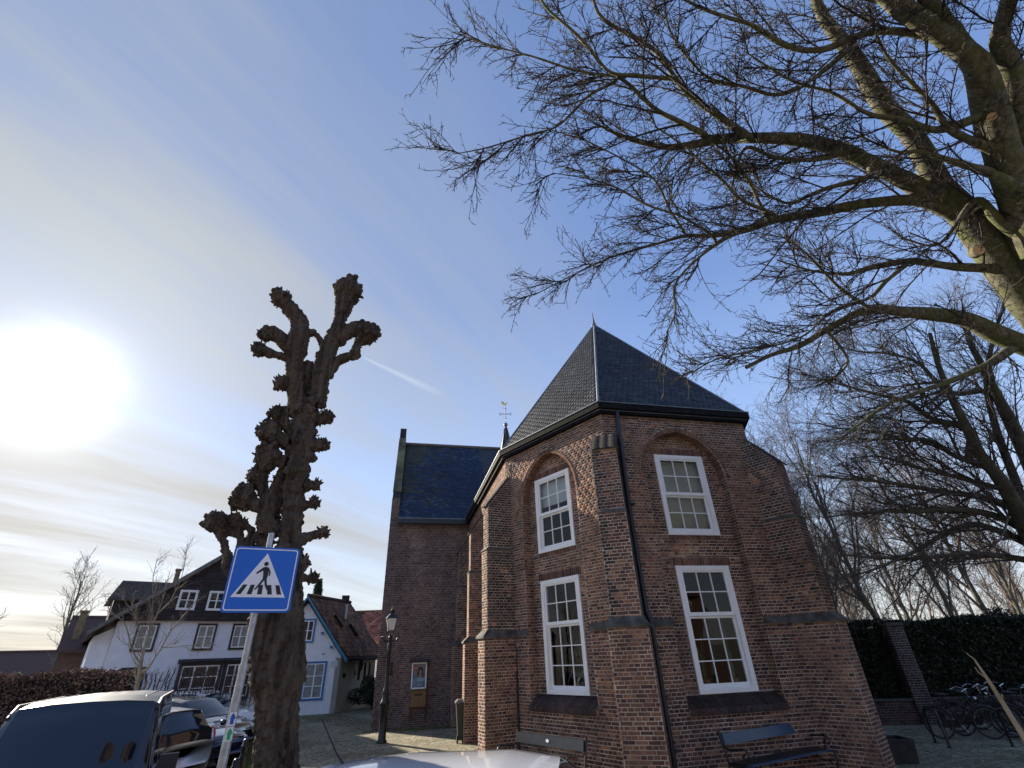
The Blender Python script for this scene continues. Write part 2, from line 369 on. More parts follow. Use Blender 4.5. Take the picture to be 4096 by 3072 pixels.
# ------------------------------------------------------------------ ground
def ground_mat():
    m, t, b = mat_new('gravel_square'); L = t.links.new
    geo = N('ShaderNodeNewGeometry', t)
    def noise(s, d=6, ro=0.6):
        n = N('ShaderNodeTexNoise', t); n.inputs['Scale'].default_value = s; n.inputs['Detail'].default_value = d; n.inputs['Roughness'].default_value = ro
        L(geo.outputs['Position'], n.inputs['Vector']); return n
    a = noise(0.5); r = N('ShaderNodeValToRGB', t)
    ramp_set(r, [(0.35, (0.22, 0.19, 0.125)), (0.5, (0.33, 0.29, 0.20)), (0.68, (0.43, 0.38, 0.29))]); L(a.outputs['Fac'], r.inputs[0])
    f = noise(7, 10, 0.85); fr = N('ShaderNodeMapRange', t); fr.inputs['From Min'].default_value = 0.3; fr.inputs['From Max'].default_value = 0.7
    fr.inputs['To Min'].default_value = 0.45; fr.inputs['To Max'].default_value = 1.5; L(f.outputs['Fac'], fr.inputs['Value'])
    mul = N('ShaderNodeVectorMath', t, operation='SCALE'); L(r.outputs[0], mul.inputs[0]); L(fr.outputs[0], mul.inputs['Scale'])
    g = noise(0.9, 7, 0.7); gm = N('ShaderNodeMapRange', t); gm.inputs['From Min'].default_value = 0.54; gm.inputs['From Max'].default_value = 0.62; L(g.outputs['Fac'], gm.inputs['Value'])
    mx = N('ShaderNodeMixRGB', t); gs = N('ShaderNodeMath', t, operation='MULTIPLY'); L(gm.outputs[0], gs.inputs[0]); gs.inputs[1].default_value = 0.75
    L(gs.outputs[0], mx.inputs[0]); L(mul.outputs[0], mx.inputs[1]); mx.inputs[2].default_value = (0.13, 0.14, 0.045, 1)
    vo = N('ShaderNodeTexVoronoi', t); vo.feature = 'DISTANCE_TO_EDGE'; vo.inputs['Scale'].default_value = 7.5; L(geo.outputs['Position'], vo.inputs['Vector'])
    vj = N('ShaderNodeMapRange', t); vj.inputs['From Min'].default_value = 0.02; vj.inputs['From Max'].default_value = 0.12; L(vo.outputs['Distance'], vj.inputs['Value'])
    vc = N('ShaderNodeTexVoronoi', t); vc.inputs['Scale'].default_value = 7.5; L(geo.outputs['Position'], vc.inputs['Vector'])
    vb = N('ShaderNodeSeparateColor', t); L(vc.outputs['Color'], vb.inputs[0])
    vm = N('ShaderNodeMapRange', t); vm.inputs['To Min'].default_value = .72; vm.inputs['To Max'].default_value = 1.25; L(vb.outputs[0], vm.inputs['Value'])
    cm = N('ShaderNodeVectorMath', t, operation='SCALE'); L(mx.outputs[0], cm.inputs[0]); L(vm.outputs[0], cm.inputs['Scale'])
    jm = N('ShaderNodeMixRGB', t); L(vj.outputs[0], jm.inputs[0]); jm.inputs[1].default_value = (0.11, 0.10, 0.045, 1); L(cm.outputs[0], jm.inputs[2])
    L(jm.outputs[0], b.inputs['Base Color']); b.inputs['Roughness'].default_value = 0.95
    bp = N('ShaderNodeBump', t); bp.inputs['Strength'].default_value = 0.8; bp.inputs['Distance'].default_value = 0.08
    L(f.outputs['Fac'], bp.inputs['Height']); L(bp.outputs[0], b.inputs['Normal'])
    return m
M['ground'] = ground_mat()
M['asphalt'] = simple('asphalt', (0.17, 0.155, 0.14), 0.9, var=0.3, scale=2, bump=0.5, bscale=120)
M['grass'] = simple('grass', (0.13, 0.14, 0.045), 0.9, var=0.5, scale=9, bump=0.6)
M['kerb'] = simple('kerb_concrete', (0.30, 0.28, 0.25), 0.9, var=0.2, scale=5, bump=0.3)
me = np_mesh('ground', [(-1500, -1500, 0), (1500, -1500, 0), (1500, 1500, 0), (-1500, 1500, 0)], [(0, 1, 2, 3)])
tag(link_mesh('ground', me, M['ground']), kind='structure')
me = np_mesh('road', [(-40, -20, .004), (9, -20, .004), (9, 7.2, .004), (-3.2, 7.2, .004), (-6.4, 12.5, .004), (-9.6, 19.5, .004), (-40, 24, .004)], [(0, 1, 2, 3, 4, 5, 6)])
tag(link_mesh('road', me, M['asphalt']), kind='structure')
b = MB()
kp = [(-2.9, 7.2), (-6.1, 12.4), (-9.3, 19.4)]
for p, q in zip(kp[:-1], kp[1:]):
    p = Vector((*p, 0)); q = Vector((*q, 0)); d = (q - p); n_ = int(d.length / 1.0); d.normalize()
    for i in range(n_):
        c = p + (q - p) * ((i + .5) / n_)
        b.box((c.x, c.y, .04), d, Vector((-d.y, d.x, 0)), (0, 0, 1), (q - p).length / n_ / 2 - .006, .07, .06)
tag(b.build('kerb', M['kerb']), kind='structure')
# grass verge: individual blades, too many to count
def blades(name, poly, n, mat, h=0.07, parent=None):
    P = np.array(poly); lo = P.min(0); hi = P.max(0); pts = []
    while len(pts) < n:
        q = RNG.uniform(lo, hi); ins = False; j = len(P) - 1
        for i in range(len(P)):
            if (P[i][1] > q[1]) != (P[j][1] > q[1]) and q[0] < (P[j][0] - P[i][0]) * (q[1] - P[i][1]) / (P[j][1] - P[i][1]) + P[i][0]: ins = not ins
            j = i
        if ins: pts.append(q)
    pts = np.array(pts); a = RNG.uniform(0, 2 * np.pi, n); w = 0.006
    hh = h * RNG.uniform(.4, 1.2, n); lean = RNG.normal(0, .03, (n, 2))
    V = np.zeros((n, 3, 3)); dx = np.cos(a) * w; dy = np.sin(a) * w
    V[:, 0, 0] = pts[:, 0] - dx; V[:, 0, 1] = pts[:, 1] - dy; V[:, 1, 0] = pts[:, 0] + dx; V[:, 1, 1] = pts[:, 1] + dy
    V[:, 2, 0] = pts[:, 0] + lean[:, 0]; V[:, 2, 1] = pts[:, 1] + lean[:, 1]; V[:, 2, 2] = hh
    o = link_mesh(name, np_mesh(name, V.reshape(-1, 3), np.arange(3 * n).reshape(-1, 3)), mat, parent)
    tag(o, kind='stuff'); return o
tag(blades('grass_verge', [(-6.5, 12.3), (-5.4, 12.3), (-8.2, 19.8), (-9.6, 20.4)], 16000, M['grass']), 'strip of short green grass beside the parked cars and the lopped tree', 'grass', kind='stuff')
tag(blades('wall_grass', [(-5.9, 21.2), (-2.2, 22.1), (-2.2, 21.3), (-5.9, 20.9)], 4000, M['grass'], .05), 'thin grass growing at the foot of the church wall', 'grass', kind='stuff')
tag(blades('square_grass', [(-9.6, 28.6), (-5.2, 23.6), (-6.2, 21.6), (-11, 27.2)], 3500, M['grass'], .045), 'mossy grass along the lane between white cottage and church', 'grass', kind='stuff')
# ------------------------------------------------------------------ brickwork
CRS = 0.068                                    # height of one course
import mathutils.noise as mnoise
class Wall:
    """brick faces: individual bricks (boxes) in front of a recessed mortar sheet"""
    def __init__(s, pal=0): s.B = []; s.T = []; s.mv = []; s.mf = []; s.pal = pal
    def brick(s, c, U, V, Nn, hu, hv, hn, tint): s.B.append((*c, *U, *V, *Nn, hu, hv, hn)); s.T.append(tint)
    def quad(s, a, b, c, d):
        i = len(s.mv); s.mv += [tuple(a), tuple(b), tuple(c), tuple(d)]; s.mf.append((i, i + 1, i + 2, i + 3))
    def face(s, O, u, n, bounds, z0, z1, holes=None, tint=None, phase=0.0, stretch=0.222, top_cut=False):
        """O: foot point of a=0; u along the wall; n outward; bounds (a0,a1) or f(z)"""
        O = np.array(O, float); u = np.array(u, float); n = np.array(n, float); up = np.array((0, 0, 1.0))
        k = int(math.floor(z0 / CRS + 1e-6))
        while k * CRS < z1 - 1e-4:
            za = max(k * CRS, z0); zb = min((k + 1) * CRS, z1); zc = (za + zb) / 2
            if zb - za < 0.012: k += 1; continue
            a0, a1 = bounds(zc) if callable(bounds) else bounds
            iv = [(a0, a1)]
            for (h0, h1) in (holes(zc) if holes else []):
                nv = []
                for p, q in iv:
                    if h1 <= p or h0 >= q: nv.append((p, q)); continue
                    if h0 > p: nv.append((p, h0))
                    if h1 < q: nv.append((h1, q))
                iv = nv
            pitch = stretch if k % 2 == 0 else stretch / 2
            ph = phase + (0 if k % 2 == 0 else stretch / 4) + (stretch / 2 if k % 4 == 2 else 0)
            for p, q in iv:
                if q - p < 0.02: continue
                s.quad(O + u * p + up * za, O + u * q + up * za, O + u * q + up * zb, O + u * p + up * zb)
                x = math.floor((p - ph) / pitch) * pitch + ph
                while x < q:
                    b0 = max(x, p); b1 = min(x + pitch, q)
                    if b1 - b0 > 0.03:
                        j = 0.0055 + random.uniform(-.0015, .0015)
                        hu = (b1 - b0) / 2 - j; hv = (zb - za) / 2 - 0.0062 + random.uniform(-.0015, .0012)
                        cz = zc + random.uniform(-.0015, .0015)
                        c = O + u * ((b0 + b1) / 2) + up * cz + n * (-.0045 + random.uniform(-.002, .0025))
                        if hu > .008 and hv > .006:
                            rt = random.uniform(-.012, .012)
                            uu = u * math.cos(rt) + up * math.sin(rt); vv = -u * math.sin(rt) + up * math.cos(rt)
                            s.brick(c, uu, vv, n, hu, hv, 0.009, (tint or s.tint)((b0 + b1) / 2, zc))
                    x += pitch
            k += 1
    def tint(s, a, z):
        r = random.random() + .45 * mnoise.noise(Vector((a * .9, z * .7, 3.1))) + .25 * mnoise.noise(Vector((a * 2.7, z * 3.1, 9.1)))
        if r < .23: return random.uniform(.14, .30)
        if r < .74: return random.uniform(.30, .62)
        if r < .95: return random.uniform(.62, .86)
        return random.uniform(.86, 1)
    def soldier(s, O, u, n, a0, a1, z0, z1, tint=None, dark=False):
        O = np.array(O, float); u = np.array(u, float); n = np.array(n, float); up = np.array((0, 0, 1.0))
        s.quad(O + u * a0 + up * z0, O + u * a1 + up * z0, O + u * a1 + up * z1, O + u * a0 + up * z1)
        m = max(1, round((a1 - a0) / 0.067)); w = (a1 - a0) / m
        for i in range(m):
            c = O + u * (a0 + w * (i + .5)) + up * ((z0 + z1) / 2 + random.uniform(-.003, .003)) + n * random.uniform(-.001, .003)
            s.brick(c, u, up, n, w / 2 - .0055, (z1 - z0) / 2 - .005, .01, random.uniform(.2, .65))
    def arrays(s):
        B = np.array(s.B); return B, np.array(s.T)
def brick_verts(B):
    c = B[:, 0:3]; U = B[:, 3:6] * B[:, 12:13]; V = B[:, 6:9] * B[:, 13:14]; W = B[:, 9:12] * B[:, 14:15]
    # chamfered front: back ring at full size, front ring slightly smaller
    out = []
    for sn, k in ((-1, 1.0), (.35, 1.0), (1, .9)):
        for su, sv in ((-1, -1), (1, -1), (1, 1), (-1, 1)):
            kk = 1.0 if sn < 1 else None
            if sn < 1: out.append(c + U * su + V * sv + W * sn)
            else:
                inset = 0.004
                out.append(c + U * su * (1 - inset / B[:, 12:13]) + V * sv * (1 - inset / B[:, 13:14]) + W * sn)
    return np.stack(out, 1)
BF = [(8, 9, 10, 11)] + [(a, (a + 1) % 4, 4 + (a + 1) % 4, 4 + a) for a in range(4)] + [(4 + a, 4 + (a + 1) % 4, 8 + (a + 1) % 4, 8 + a) for a in range(4)]
BF = np.array(BF)
def flush_bricks(wall, parent, mat, mortar_mat, name='brick', limit=300, mortar_name='mortar_joints'):
    """largest bricks in view become separate parts, the rest one part"""
    B, T = wall.arrays()
    c = B[:, 0:3] - np.array((0, 0, EYE))
    cp, sp = math.cos(PITCH), math.sin(PITCH)
    dep = c[:, 1] * cp + c[:, 2] * sp; upc = -c[:, 1] * sp + c[:, 2] * cp
    X = c[:, 0] / dep * 1890.3; Y = upc / dep * 1890.3
    facing = -(B[:, 9:12] * c).sum(1) / np.linalg.norm(c, axis=1)
    vis = (dep > .5) & (np.abs(X) < 2030) & (np.abs(Y) < 1520) & (facing > .15)
    size = np.where(vis, B[:, 12] * B[:, 13] * facing / dep ** 2, 0)
    order = np.argsort(-size); pick = order[:limit]; rest = order[limit:]
    VV = brick_verts(B[rest]); n = len(rest)
    F = (BF[None] + (np.arange(n) * 12)[:, None, None]).reshape(-1, 4)
    me = np_mesh(name + '_rest', VV.reshape(-1, 3), F, attr={'tint': np.repeat(T[rest], len(BF))})
    o = link_mesh('bricks', me, mat, parent); tag(o, kind='stuff')
    # unit meshes shared by alike pieces
    cache = {}
    for i in pick:
        ti = int(T[i] * 23.99); b = B[i]
        if ti not in cache:
            ub = np.array([[0, 0, 0, 1, 0, 0, 0, 1, 0, 0, 0, 1, .105, .028, .009]])
            cache[ti] = np_mesh(name, brick_verts(ub)[0], BF, attr={'tint': np.full(len(BF), (ti + .5) / 24)})
            cache[ti].materials.append(mat)
        o = bpy.data.objects.new(name, cache[ti]); COL.objects.link(o); o.parent = parent
        o.matrix_parent_inverse = WORLD_M[parent.name].inverted()
        m = Matrix((( b[3], b[6], b[9], b[0]), (b[4], b[7], b[10], b[1]), (b[5], b[8], b[11], b[2]), (0, 0, 0, 1)))
        o.matrix_basis = m @ Matrix.Diagonal((b[12] / .105, b[13] / .028, b[14] / .009, 1))
    if wall.mv:
        mm = np_mesh(mortar_name, wall.mv, wall.mf)
        link_mesh(mortar_name, mm, mortar_mat, parent)

# ------------------------------------------------------------------ chapel geometry
def vec(a): return np.array((math.cos(R(a)), math.sin(R(a)), 0.0))
AR, AL = 13.49, -49.67
uR = vec(AR); nR = np.array((-uR[1], uR[0], 0)); uL = vec(AL); nL = np.array((-uL[1], uL[0], 0))
C1 = np.array((2.2623, 11.0606, 0)); CR = np.array((6.3335, 12.0373, 0)); C2 = np.array((-0.2968, 14.0749, 0))
up3 = np.array((0, 0, 1.0))
LEN_R, LEN_L = 4.187, 3.954
SIDE = 8.47
midR = (C1 + CR) / 2
def mirror(P): w = P - midR; return P - 2 * uR * (w @ uR)
C3 = mirror(C2); P0 = C2 + nR * SIDE; P5 = C3 + nR * SIDE
Z_TOP = 7.58
def azd(a): return np.array((math.sin(R(a)), math.cos(R(a)), 0.0))

chapel = empty('brick_chapel', (2.2623, 11.0606, 0))
tag(chapel, 'old red brick chapel with polygonal end, buttresses and pointed slate roof', 'chapel')
wall_core = MB()
# wall body behind the brick skin (unseen facets are one solid wall)
walls = link_mesh('wall', np_mesh('wall', [tuple(C3), tuple(P5), tuple(P5 + up3 * Z_TOP), tuple(C3 + up3 * Z_TOP), tuple(CR), tuple(CR + up3 * Z_TOP),
                                   tuple(C2 + up3 * 0), tuple(P0), tuple(P0 + up3 * Z_TOP), tuple(C2 + up3 * Z_TOP)],
                                  [(0, 1, 2, 3), (4, 0, 3, 5), (7, 6, 9, 8), (7, 1, 2, 8)]), None, chapel)
def course_brick_mat():
    m, t, b = mat_new('plain_brickwork'); L = t.links.new
    tc = N('ShaderNodeTexCoord', t); mp = N('ShaderNodeMapping', t); mp.inputs['Rotation'].default_value = (R(90), 0, 0)
    L(tc.outputs['Object'], mp.inputs[0])
    bt = N('ShaderNodeTexBrick', t); bt.inputs['Scale'].default_value = 1.0
    bt.inputs['Brick Width'].default_value = .222; bt.inputs['Row Height'].default_value = .068; bt.inputs['Mortar Size'].default_value = .006
    bt.inputs['Color1'].default_value = (.16, .06, .04, 1); bt.inputs['Color2'].default_value = (.07, .035, .03, 1); bt.inputs['Mortar'].default_value = (.3, .26, .2, 1)
    L(mp.outputs[0], bt.inputs['Vector']); L(bt.outputs[0], b.inputs['Base Color']); b.inputs['Roughness'].default_value = .95
    return m
M['plain_brick'] = course_brick_mat()
walls.data.materials.append(M['plain_brick'])

W = Wall()
REC = 0.272
def arch(ctr, half, spring, rise):
    Rr = (half ** 2 + rise ** 2) / (2 * half)
    def half_w(z):
        if z <= spring: return half
        if z >= spring + rise: return 0
        h = z - spring
        return max(0.0, math.sqrt(max(0, Rr ** 2 - h ** 2)) - (Rr - half))
    return Rr, half_w
WIN_W = 1.389
WZ = dict(lo=(1.416, 3.913), up=(4.607, 6.647))
def tint_lower(a, z):
    r = random.random() + .45 * mnoise.noise(Vector((a * .9, z * .7, 5.1))); k = max(0, min(1, (3.2 - z) / 2.2))
    if r < .30 - .14 * k: return random.uniform(.13, .28)
    if r < .62 - .18 * k: return random.uniform(.30, .60)
    return random.uniform(.50, .84)
def tint_sill(a, z):
    if z < 1.45 and random.random() < .45: return random.uniform(.14, .34)
    return tint_lower(a, z)
def facet(O, u, n, length, ctr, half, wc, spring, rise, sw):
    Rr, hw = arch(ctr, half, spring, rise)
    ring = .115
    Zs = 1.20                                   # bottom of the recess (outer edge of the sloping sill)
    def holes(z):
        if z < Zs: return []
        if z <= spring: return [(ctr - half, ctr + half)]
        _, hw2 = arch(ctr, half + ring, spring, rise + ring * 1.1)
        w = hw2(z); return [(ctr - w, ctr + w)] if w > 0 else []
    W.face(O, u, n, (0, length), 0, Z_TOP, holes, tint_sill, phase=.05)
    # jamb reveals
    for s_, a in ((1, ctr - half), (-1, ctr + half)):
        W.face(O + u * a - n * REC, n, u * s_, (0, REC), Zs, spring, None, tint_lower)
    # arch ring of bricks on edge, as deep as the recess
    half2 = half
    for sgn in (-1, 1):
        cx = ctr - sgn * (Rr - half)            # arc centre
        a_end = math.acos(max(-1, min(1, (Rr - half) / Rr)))
        m = round((Rr + .06) * a_end / .062)
        for i in range(m):
            th = a_end * (i + .5) / m
            rad = u * (sgn * math.cos(th)) + up3 * math.sin(th); tan = -u * (sgn * math.sin(th)) + up3 * math.cos(th)
            c = O + u * cx + up3 * spring + rad * (Rr + ring / 2) - n * (REC / 2 - .008)
            # front header proud of the wall
            W.brick(c, rad, tan, n, ring / 2 - .003, (Rr) * a_end / m / 2 - .0035, REC / 2 + .004, random.uniform(.25, .68))
        # mortar behind the ring: front annulus and soffit
        for i in range(14):
            t0 = a_end * i / 14; t1 = a_end * (i + 1) / 14
            def P(t, r, d): return O + u * (cx + sgn * math.cos(t) * r) + up3 * (spring + math.sin(t) * r) - n * d
            W.quad(P(t0, Rr + .004, 0), P(t1, Rr + .004, 0), P(t1, Rr + ring + .05, 0), P(t0, Rr + ring + .05, 0))
            W.quad(P(t0, Rr + .006, -.0), P(t1, Rr + .006, -.0), P(t1, Rr + .006, REC), P(t0, Rr + .006, REC))
    # recessed panel with window openings
    Ob = O - n * REC
    hwid = WIN_W / 2
    def bnd(z):
        w = hw(z) + .03 if z > spring else half; return (ctr - w, ctr + w)
    def holes_b(z):
        out = []
        for (z0, z1) in WZ.values():
            if z0 <= z <= z1: out.append((wc - hwid, wc + hwid))
            if z1 < z <= z1 + .19: out.append((wc - hwid - .09, wc + hwid + .09))
            if z0 - .12 <= z < z0 and z0 > 3: out.append((wc - hwid, wc + hwid))
        return out
    # split so that courses end exactly at the openings
    cuts = [1.40, 1.416, 3.913, 4.103, 4.487, 4.607, 6.647, 6.837, spring + rise]
    for z0, z1 in zip(cuts[:-1], cuts[1:]): W.face(Ob, u, n, bnd, z0, z1, holes_b)
    for (z0, z1) in WZ.values(): W.soldier(Ob, u, n, wc - hwid - .09, wc + hwid + .09, z1, z1 + .19)
    W.soldier(Ob, u, n, wc - hwid, wc + hwid, 4.487, 4.607)
    # window reveals inside the panel
    for s_, a in ((1, wc - hwid), (-1, wc + hwid)):
        for (z0, z1) in WZ.values():
            W.quad(Ob + u * a + up3 * z0, Ob + u * a - n * .12 + up3 * z0, Ob + u * a - n * .12 + up3 * z1, Ob + u * a + up3 * z1)
    # sloping sill of bricks on edge
    top = O - n * REC + up3 * 1.415; bot = O + n * .07 + up3 * 1.205
    V = bot - top; Ls = np.linalg.norm(V); V = V / Ls; Nn = np.cross(u, V); Nn = Nn if Nn[2] > 0 else -Nn
    m = round(2 * half / .062)
    for i in range(m):
        a = ctr - half + (i + .5) * 2 * half / m
        W.brick(top + V * Ls / 2 + u * a - Nn * .03, u, V, Nn, half / m - .004, Ls / 2, .032, random.uniform(.0, .22))
        fb = O + n * .055 + u * a + up3 * 1.145
        W.brick(fb, u, up3, n, half / m - .004, .058, .016, random.uniform(.02, .26))
    W.quad(top + u * (ctr - half) - Nn * .012, top + u * (ctr + half) - Nn * .012, bot + u * (ctr + half) - Nn * .012, bot + u * (ctr - half) - Nn * .012)
    e0 = O + n * .055
    W.quad(e0 + u * (ctr - half) + up3 * 1.08, e0 + u * (ctr + half) + up3 * 1.08, e0 + u * (ctr + half) + up3 * 1.2, e0 + u * (ctr - half) + up3 * 1.2)
    W.quad(O + u * (ctr - half) + up3 * 1.083, O + u * (ctr + half) + up3 * 1.083, e0 + u * (ctr + half) + up3 * 1.083, e0 + u * (ctr - half) + up3 * 1.083)
    for a in (ctr - half, ctr + half):
        W.quad(O + u * a + up3 * 1.083, e0 + u * a + up3 * 1.083, bot + u * a, O + u * a + up3 * 1.2)
    return hw
facet(C1, uR, -nR, LEN_R, 2.09, 1.12, 2.124, 6.02, 1.20, 1)
facet(C1, -uL, -nL, LEN_L, 2.20, 1.07, 2.2536, 6.00, 1.21, -1)
W.face(C2, nR, -uR, (0, SIDE), 0, Z_TOP, None, phase=.03)

# moulded stone string course on the walls
def string_course(O, u, n, a0, a1, z=2.66):
    p = [O + u * a0 + up3 * z, O + u * a0 + n * .05 + up3 * z, O + u * a0 + n * .055 + up3 * (z + .05), O + u * a0 + up3 * (z + .15)]
    stone = MB(); stone.prism(p, u * (a1 - a0)); stone.build('string_course', M['stone'], chapel)
string_course(C1, uR, -nR, .3, 2.09 - 1.12 + .02)
string_course(C1, uR, -nR, 2.09 + 1.12 - .02, LEN_R - .2)
string_course(C1, -uL, -nL, .28, 2.20 - 1.07 + .02)
string_course(C1, -uL, -nL, 2.20 + 1.07 - .02, LEN_L - .1)
string_course(C2, nR, -uR, .2, SIDE)

# buttresses
def buttress(name, Cc, az, t_lo, l_lo, t_up, l_up, cap0, cap1, z_led, soot=0.0, start=-.35, lit=None, cap_t=None):
    d = azd(az); p = azd(az - 90); Cc = np.array(Cc)
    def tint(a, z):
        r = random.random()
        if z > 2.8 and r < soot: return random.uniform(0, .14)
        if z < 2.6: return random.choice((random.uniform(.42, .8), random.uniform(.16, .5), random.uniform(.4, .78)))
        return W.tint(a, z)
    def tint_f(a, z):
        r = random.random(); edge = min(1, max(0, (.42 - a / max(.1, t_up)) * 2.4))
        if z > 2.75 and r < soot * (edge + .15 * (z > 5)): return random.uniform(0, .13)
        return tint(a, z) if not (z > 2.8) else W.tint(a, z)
    def sect(z0, z1, t, l):
        for s_ in (1, -1):
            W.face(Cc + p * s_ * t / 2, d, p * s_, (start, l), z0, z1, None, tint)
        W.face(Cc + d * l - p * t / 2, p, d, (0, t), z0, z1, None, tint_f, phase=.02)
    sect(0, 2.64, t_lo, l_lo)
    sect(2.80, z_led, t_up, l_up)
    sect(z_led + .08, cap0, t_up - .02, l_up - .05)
    # weathered stone band: three sloping sides
    def ring_slab(z0, z1, z2, t0, l0, t1, l1):
        def poly(t, l, z): return [Cc + d * start + p * t / 2 + up3 * z, Cc + d * l + p * t / 2 + up3 * z, Cc + d * l - p * t / 2 + up3 * z, Cc + d * start - p * t / 2 + up3 * z]
        A = poly(t0, l0, z0); B_ = poly(t0, l0, z1); C_ = poly(t1, l1, z2)
        st = MB(); st.add(A + B_ + C_, [(0, 1, 2, 3)] + [(i, (i + 1) % 4, 4 + (i + 1) % 4, 4 + i) for i in range(4)] + [(4 + i, 4 + (i + 1) % 4, 8 + (i + 1) % 4, 8 + i) for i in range(4)] + [(8, 9, 10, 11)]); st.build('weathering_stone', M['stone'], chapel)
    ring_slab(2.64, 2.69, 2.83, t_lo + .09, l_lo + .05, t_up + .01, l_up + .005)
    ring_slab(z_led, z_led + .03, z_led + .085, t_up + .04, l_up + .025, t_up - .015, l_up - .045)
    # sloping brick cap
    t = t_up - .02; l = l_up - .05; h = cap1 - cap0
    for s_ in (1, -1):
        W.face(Cc + p * s_ * t / 2, d, p * s_, lambda z: (start, max(start + .05, l * (1 - (z - cap0) / h))), cap0, cap1, None, lambda a, z: random.uniform(.03, .25))
    top = Cc + up3 * cap1; bot = Cc + d * (l + .05) + up3 * (cap0 - .03)
    V = bot - top; Ls = np.linalg.norm(V); V = V / Ls; Nn = np.cross(p, V); Nn = Nn if Nn[2] > 0 else -Nn
    rows = round(Ls / .075)
    for r_ in range(rows):
        for c_ in range(3):
            x = (c_ + .5 - 1.5 + (.17 if r_ % 2 else -.0)) * (t + .03) / 3
            x = max(-t / 2, min(t / 2, x))
            W.brick(top + V * (r_ + .5) * Ls / rows + p * x + Nn * .012, p, V, Nn, t / 6, Ls / rows / 2 - .004, .02, random.uniform(0, .16))
    W.quad(top - p * t / 2, top + p * t / 2, bot + p * t / 2, bot - p * t / 2)
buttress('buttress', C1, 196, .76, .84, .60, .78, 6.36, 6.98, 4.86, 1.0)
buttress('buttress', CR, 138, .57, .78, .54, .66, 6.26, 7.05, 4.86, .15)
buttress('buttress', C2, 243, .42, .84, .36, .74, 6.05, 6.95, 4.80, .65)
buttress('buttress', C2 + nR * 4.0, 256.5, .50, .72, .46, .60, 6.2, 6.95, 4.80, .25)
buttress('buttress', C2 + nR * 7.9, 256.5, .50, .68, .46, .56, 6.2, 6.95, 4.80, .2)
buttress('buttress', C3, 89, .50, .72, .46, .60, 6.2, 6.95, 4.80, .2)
flush_bricks(W, walls, M['brick'], M['mortar'])

# eaves: cornice board and box gutter, mitred round the polygon
EAVE = [P0, C2, C1, CR, C3, P5]
def offs(pts, d):
    out = []
    for i, p in enumerate(pts):
        ds = []
        if i > 0: e = pts[i] - pts[i - 1]; e = e / np.linalg.norm(e); ds.append(np.array((e[1], -e[0], 0)))
        if i < len(pts) - 1: e = pts[i + 1] - pts[i]; e = e / np.linalg.norm(e); ds.append(np.array((e[1], -e[0], 0)))
        if len(ds) == 1: out.append(p + ds[0] * d)
        else:
            m = ds[0] + ds[1]; m = m / np.linalg.norm(m); out.append(p + m * d / (m @ ds[0]))
    return out
def ring(mb, d0, d1, z0, z1):
    A = offs(EAVE, d0); B_ = offs(EAVE, d1)
    for i in range(len(EAVE) - 1):
        vs = [A[i] + up3 * z0, A[i + 1] + up3 * z0, B_[i + 1] + up3 * z0, B_[i] + up3 * z0, A[i] + up3 * z1, A[i + 1] + up3 * z1, B_[i + 1] + up3 * z1, B_[i] + up3 * z1]
        mb.add(vs, [(0, 1, 2, 3), (4, 5, 6, 7), (0, 1, 5, 4), (3, 2, 6, 7)] + ([(0, 3, 7, 4)] if i == 0 else []) + ([(1, 2, 6, 5)] if i == len(EAVE) - 2 else []))
g = MB(); ring(g, -.05, .12, Z_TOP, Z_TOP + .09); g.build('cornice', M['gutter'], chapel)
g = MB(); ring(g, -.05, .20, Z_TOP + .10, Z_TOP + .27); gut = g.build('gutter', M['gutter'], chapel)
g = MB(); ring(g, .198, .215, Z_TOP + .262, Z_TOP + .283); g.build('gutter_edge', M['lead'], gut)
g = MB(); ring(g, .118, .132, Z_TOP + .068, Z_TOP + .085); g.build('gutter_edge', M['lead'], gut)
ZR = Z_TOP + .275
APEX = midR + nR * 3.9126; ZA = 13.63
RE = [P + up3 * ZR for P in offs(EAVE, .12)]
AP = APEX + up3 * ZA
BACK = APEX + nR * 8.0 + up3 * ZA
roof = MB()
roof.add([RE[0], RE[1], AP, BACK], [(0, 1, 2, 3)])
for i in (1, 2, 3): roof.add([RE[i], RE[i + 1], AP], [(0, 1, 2)])
roof.add([RE[4], RE[5], BACK, AP], [(0, 1, 2, 3)])
M['roof_base'] = simple('roof_base', (0.03, 0.034, 0.042), .7)
roof_o = roof.build('roof', M['roof_base'], chapel)
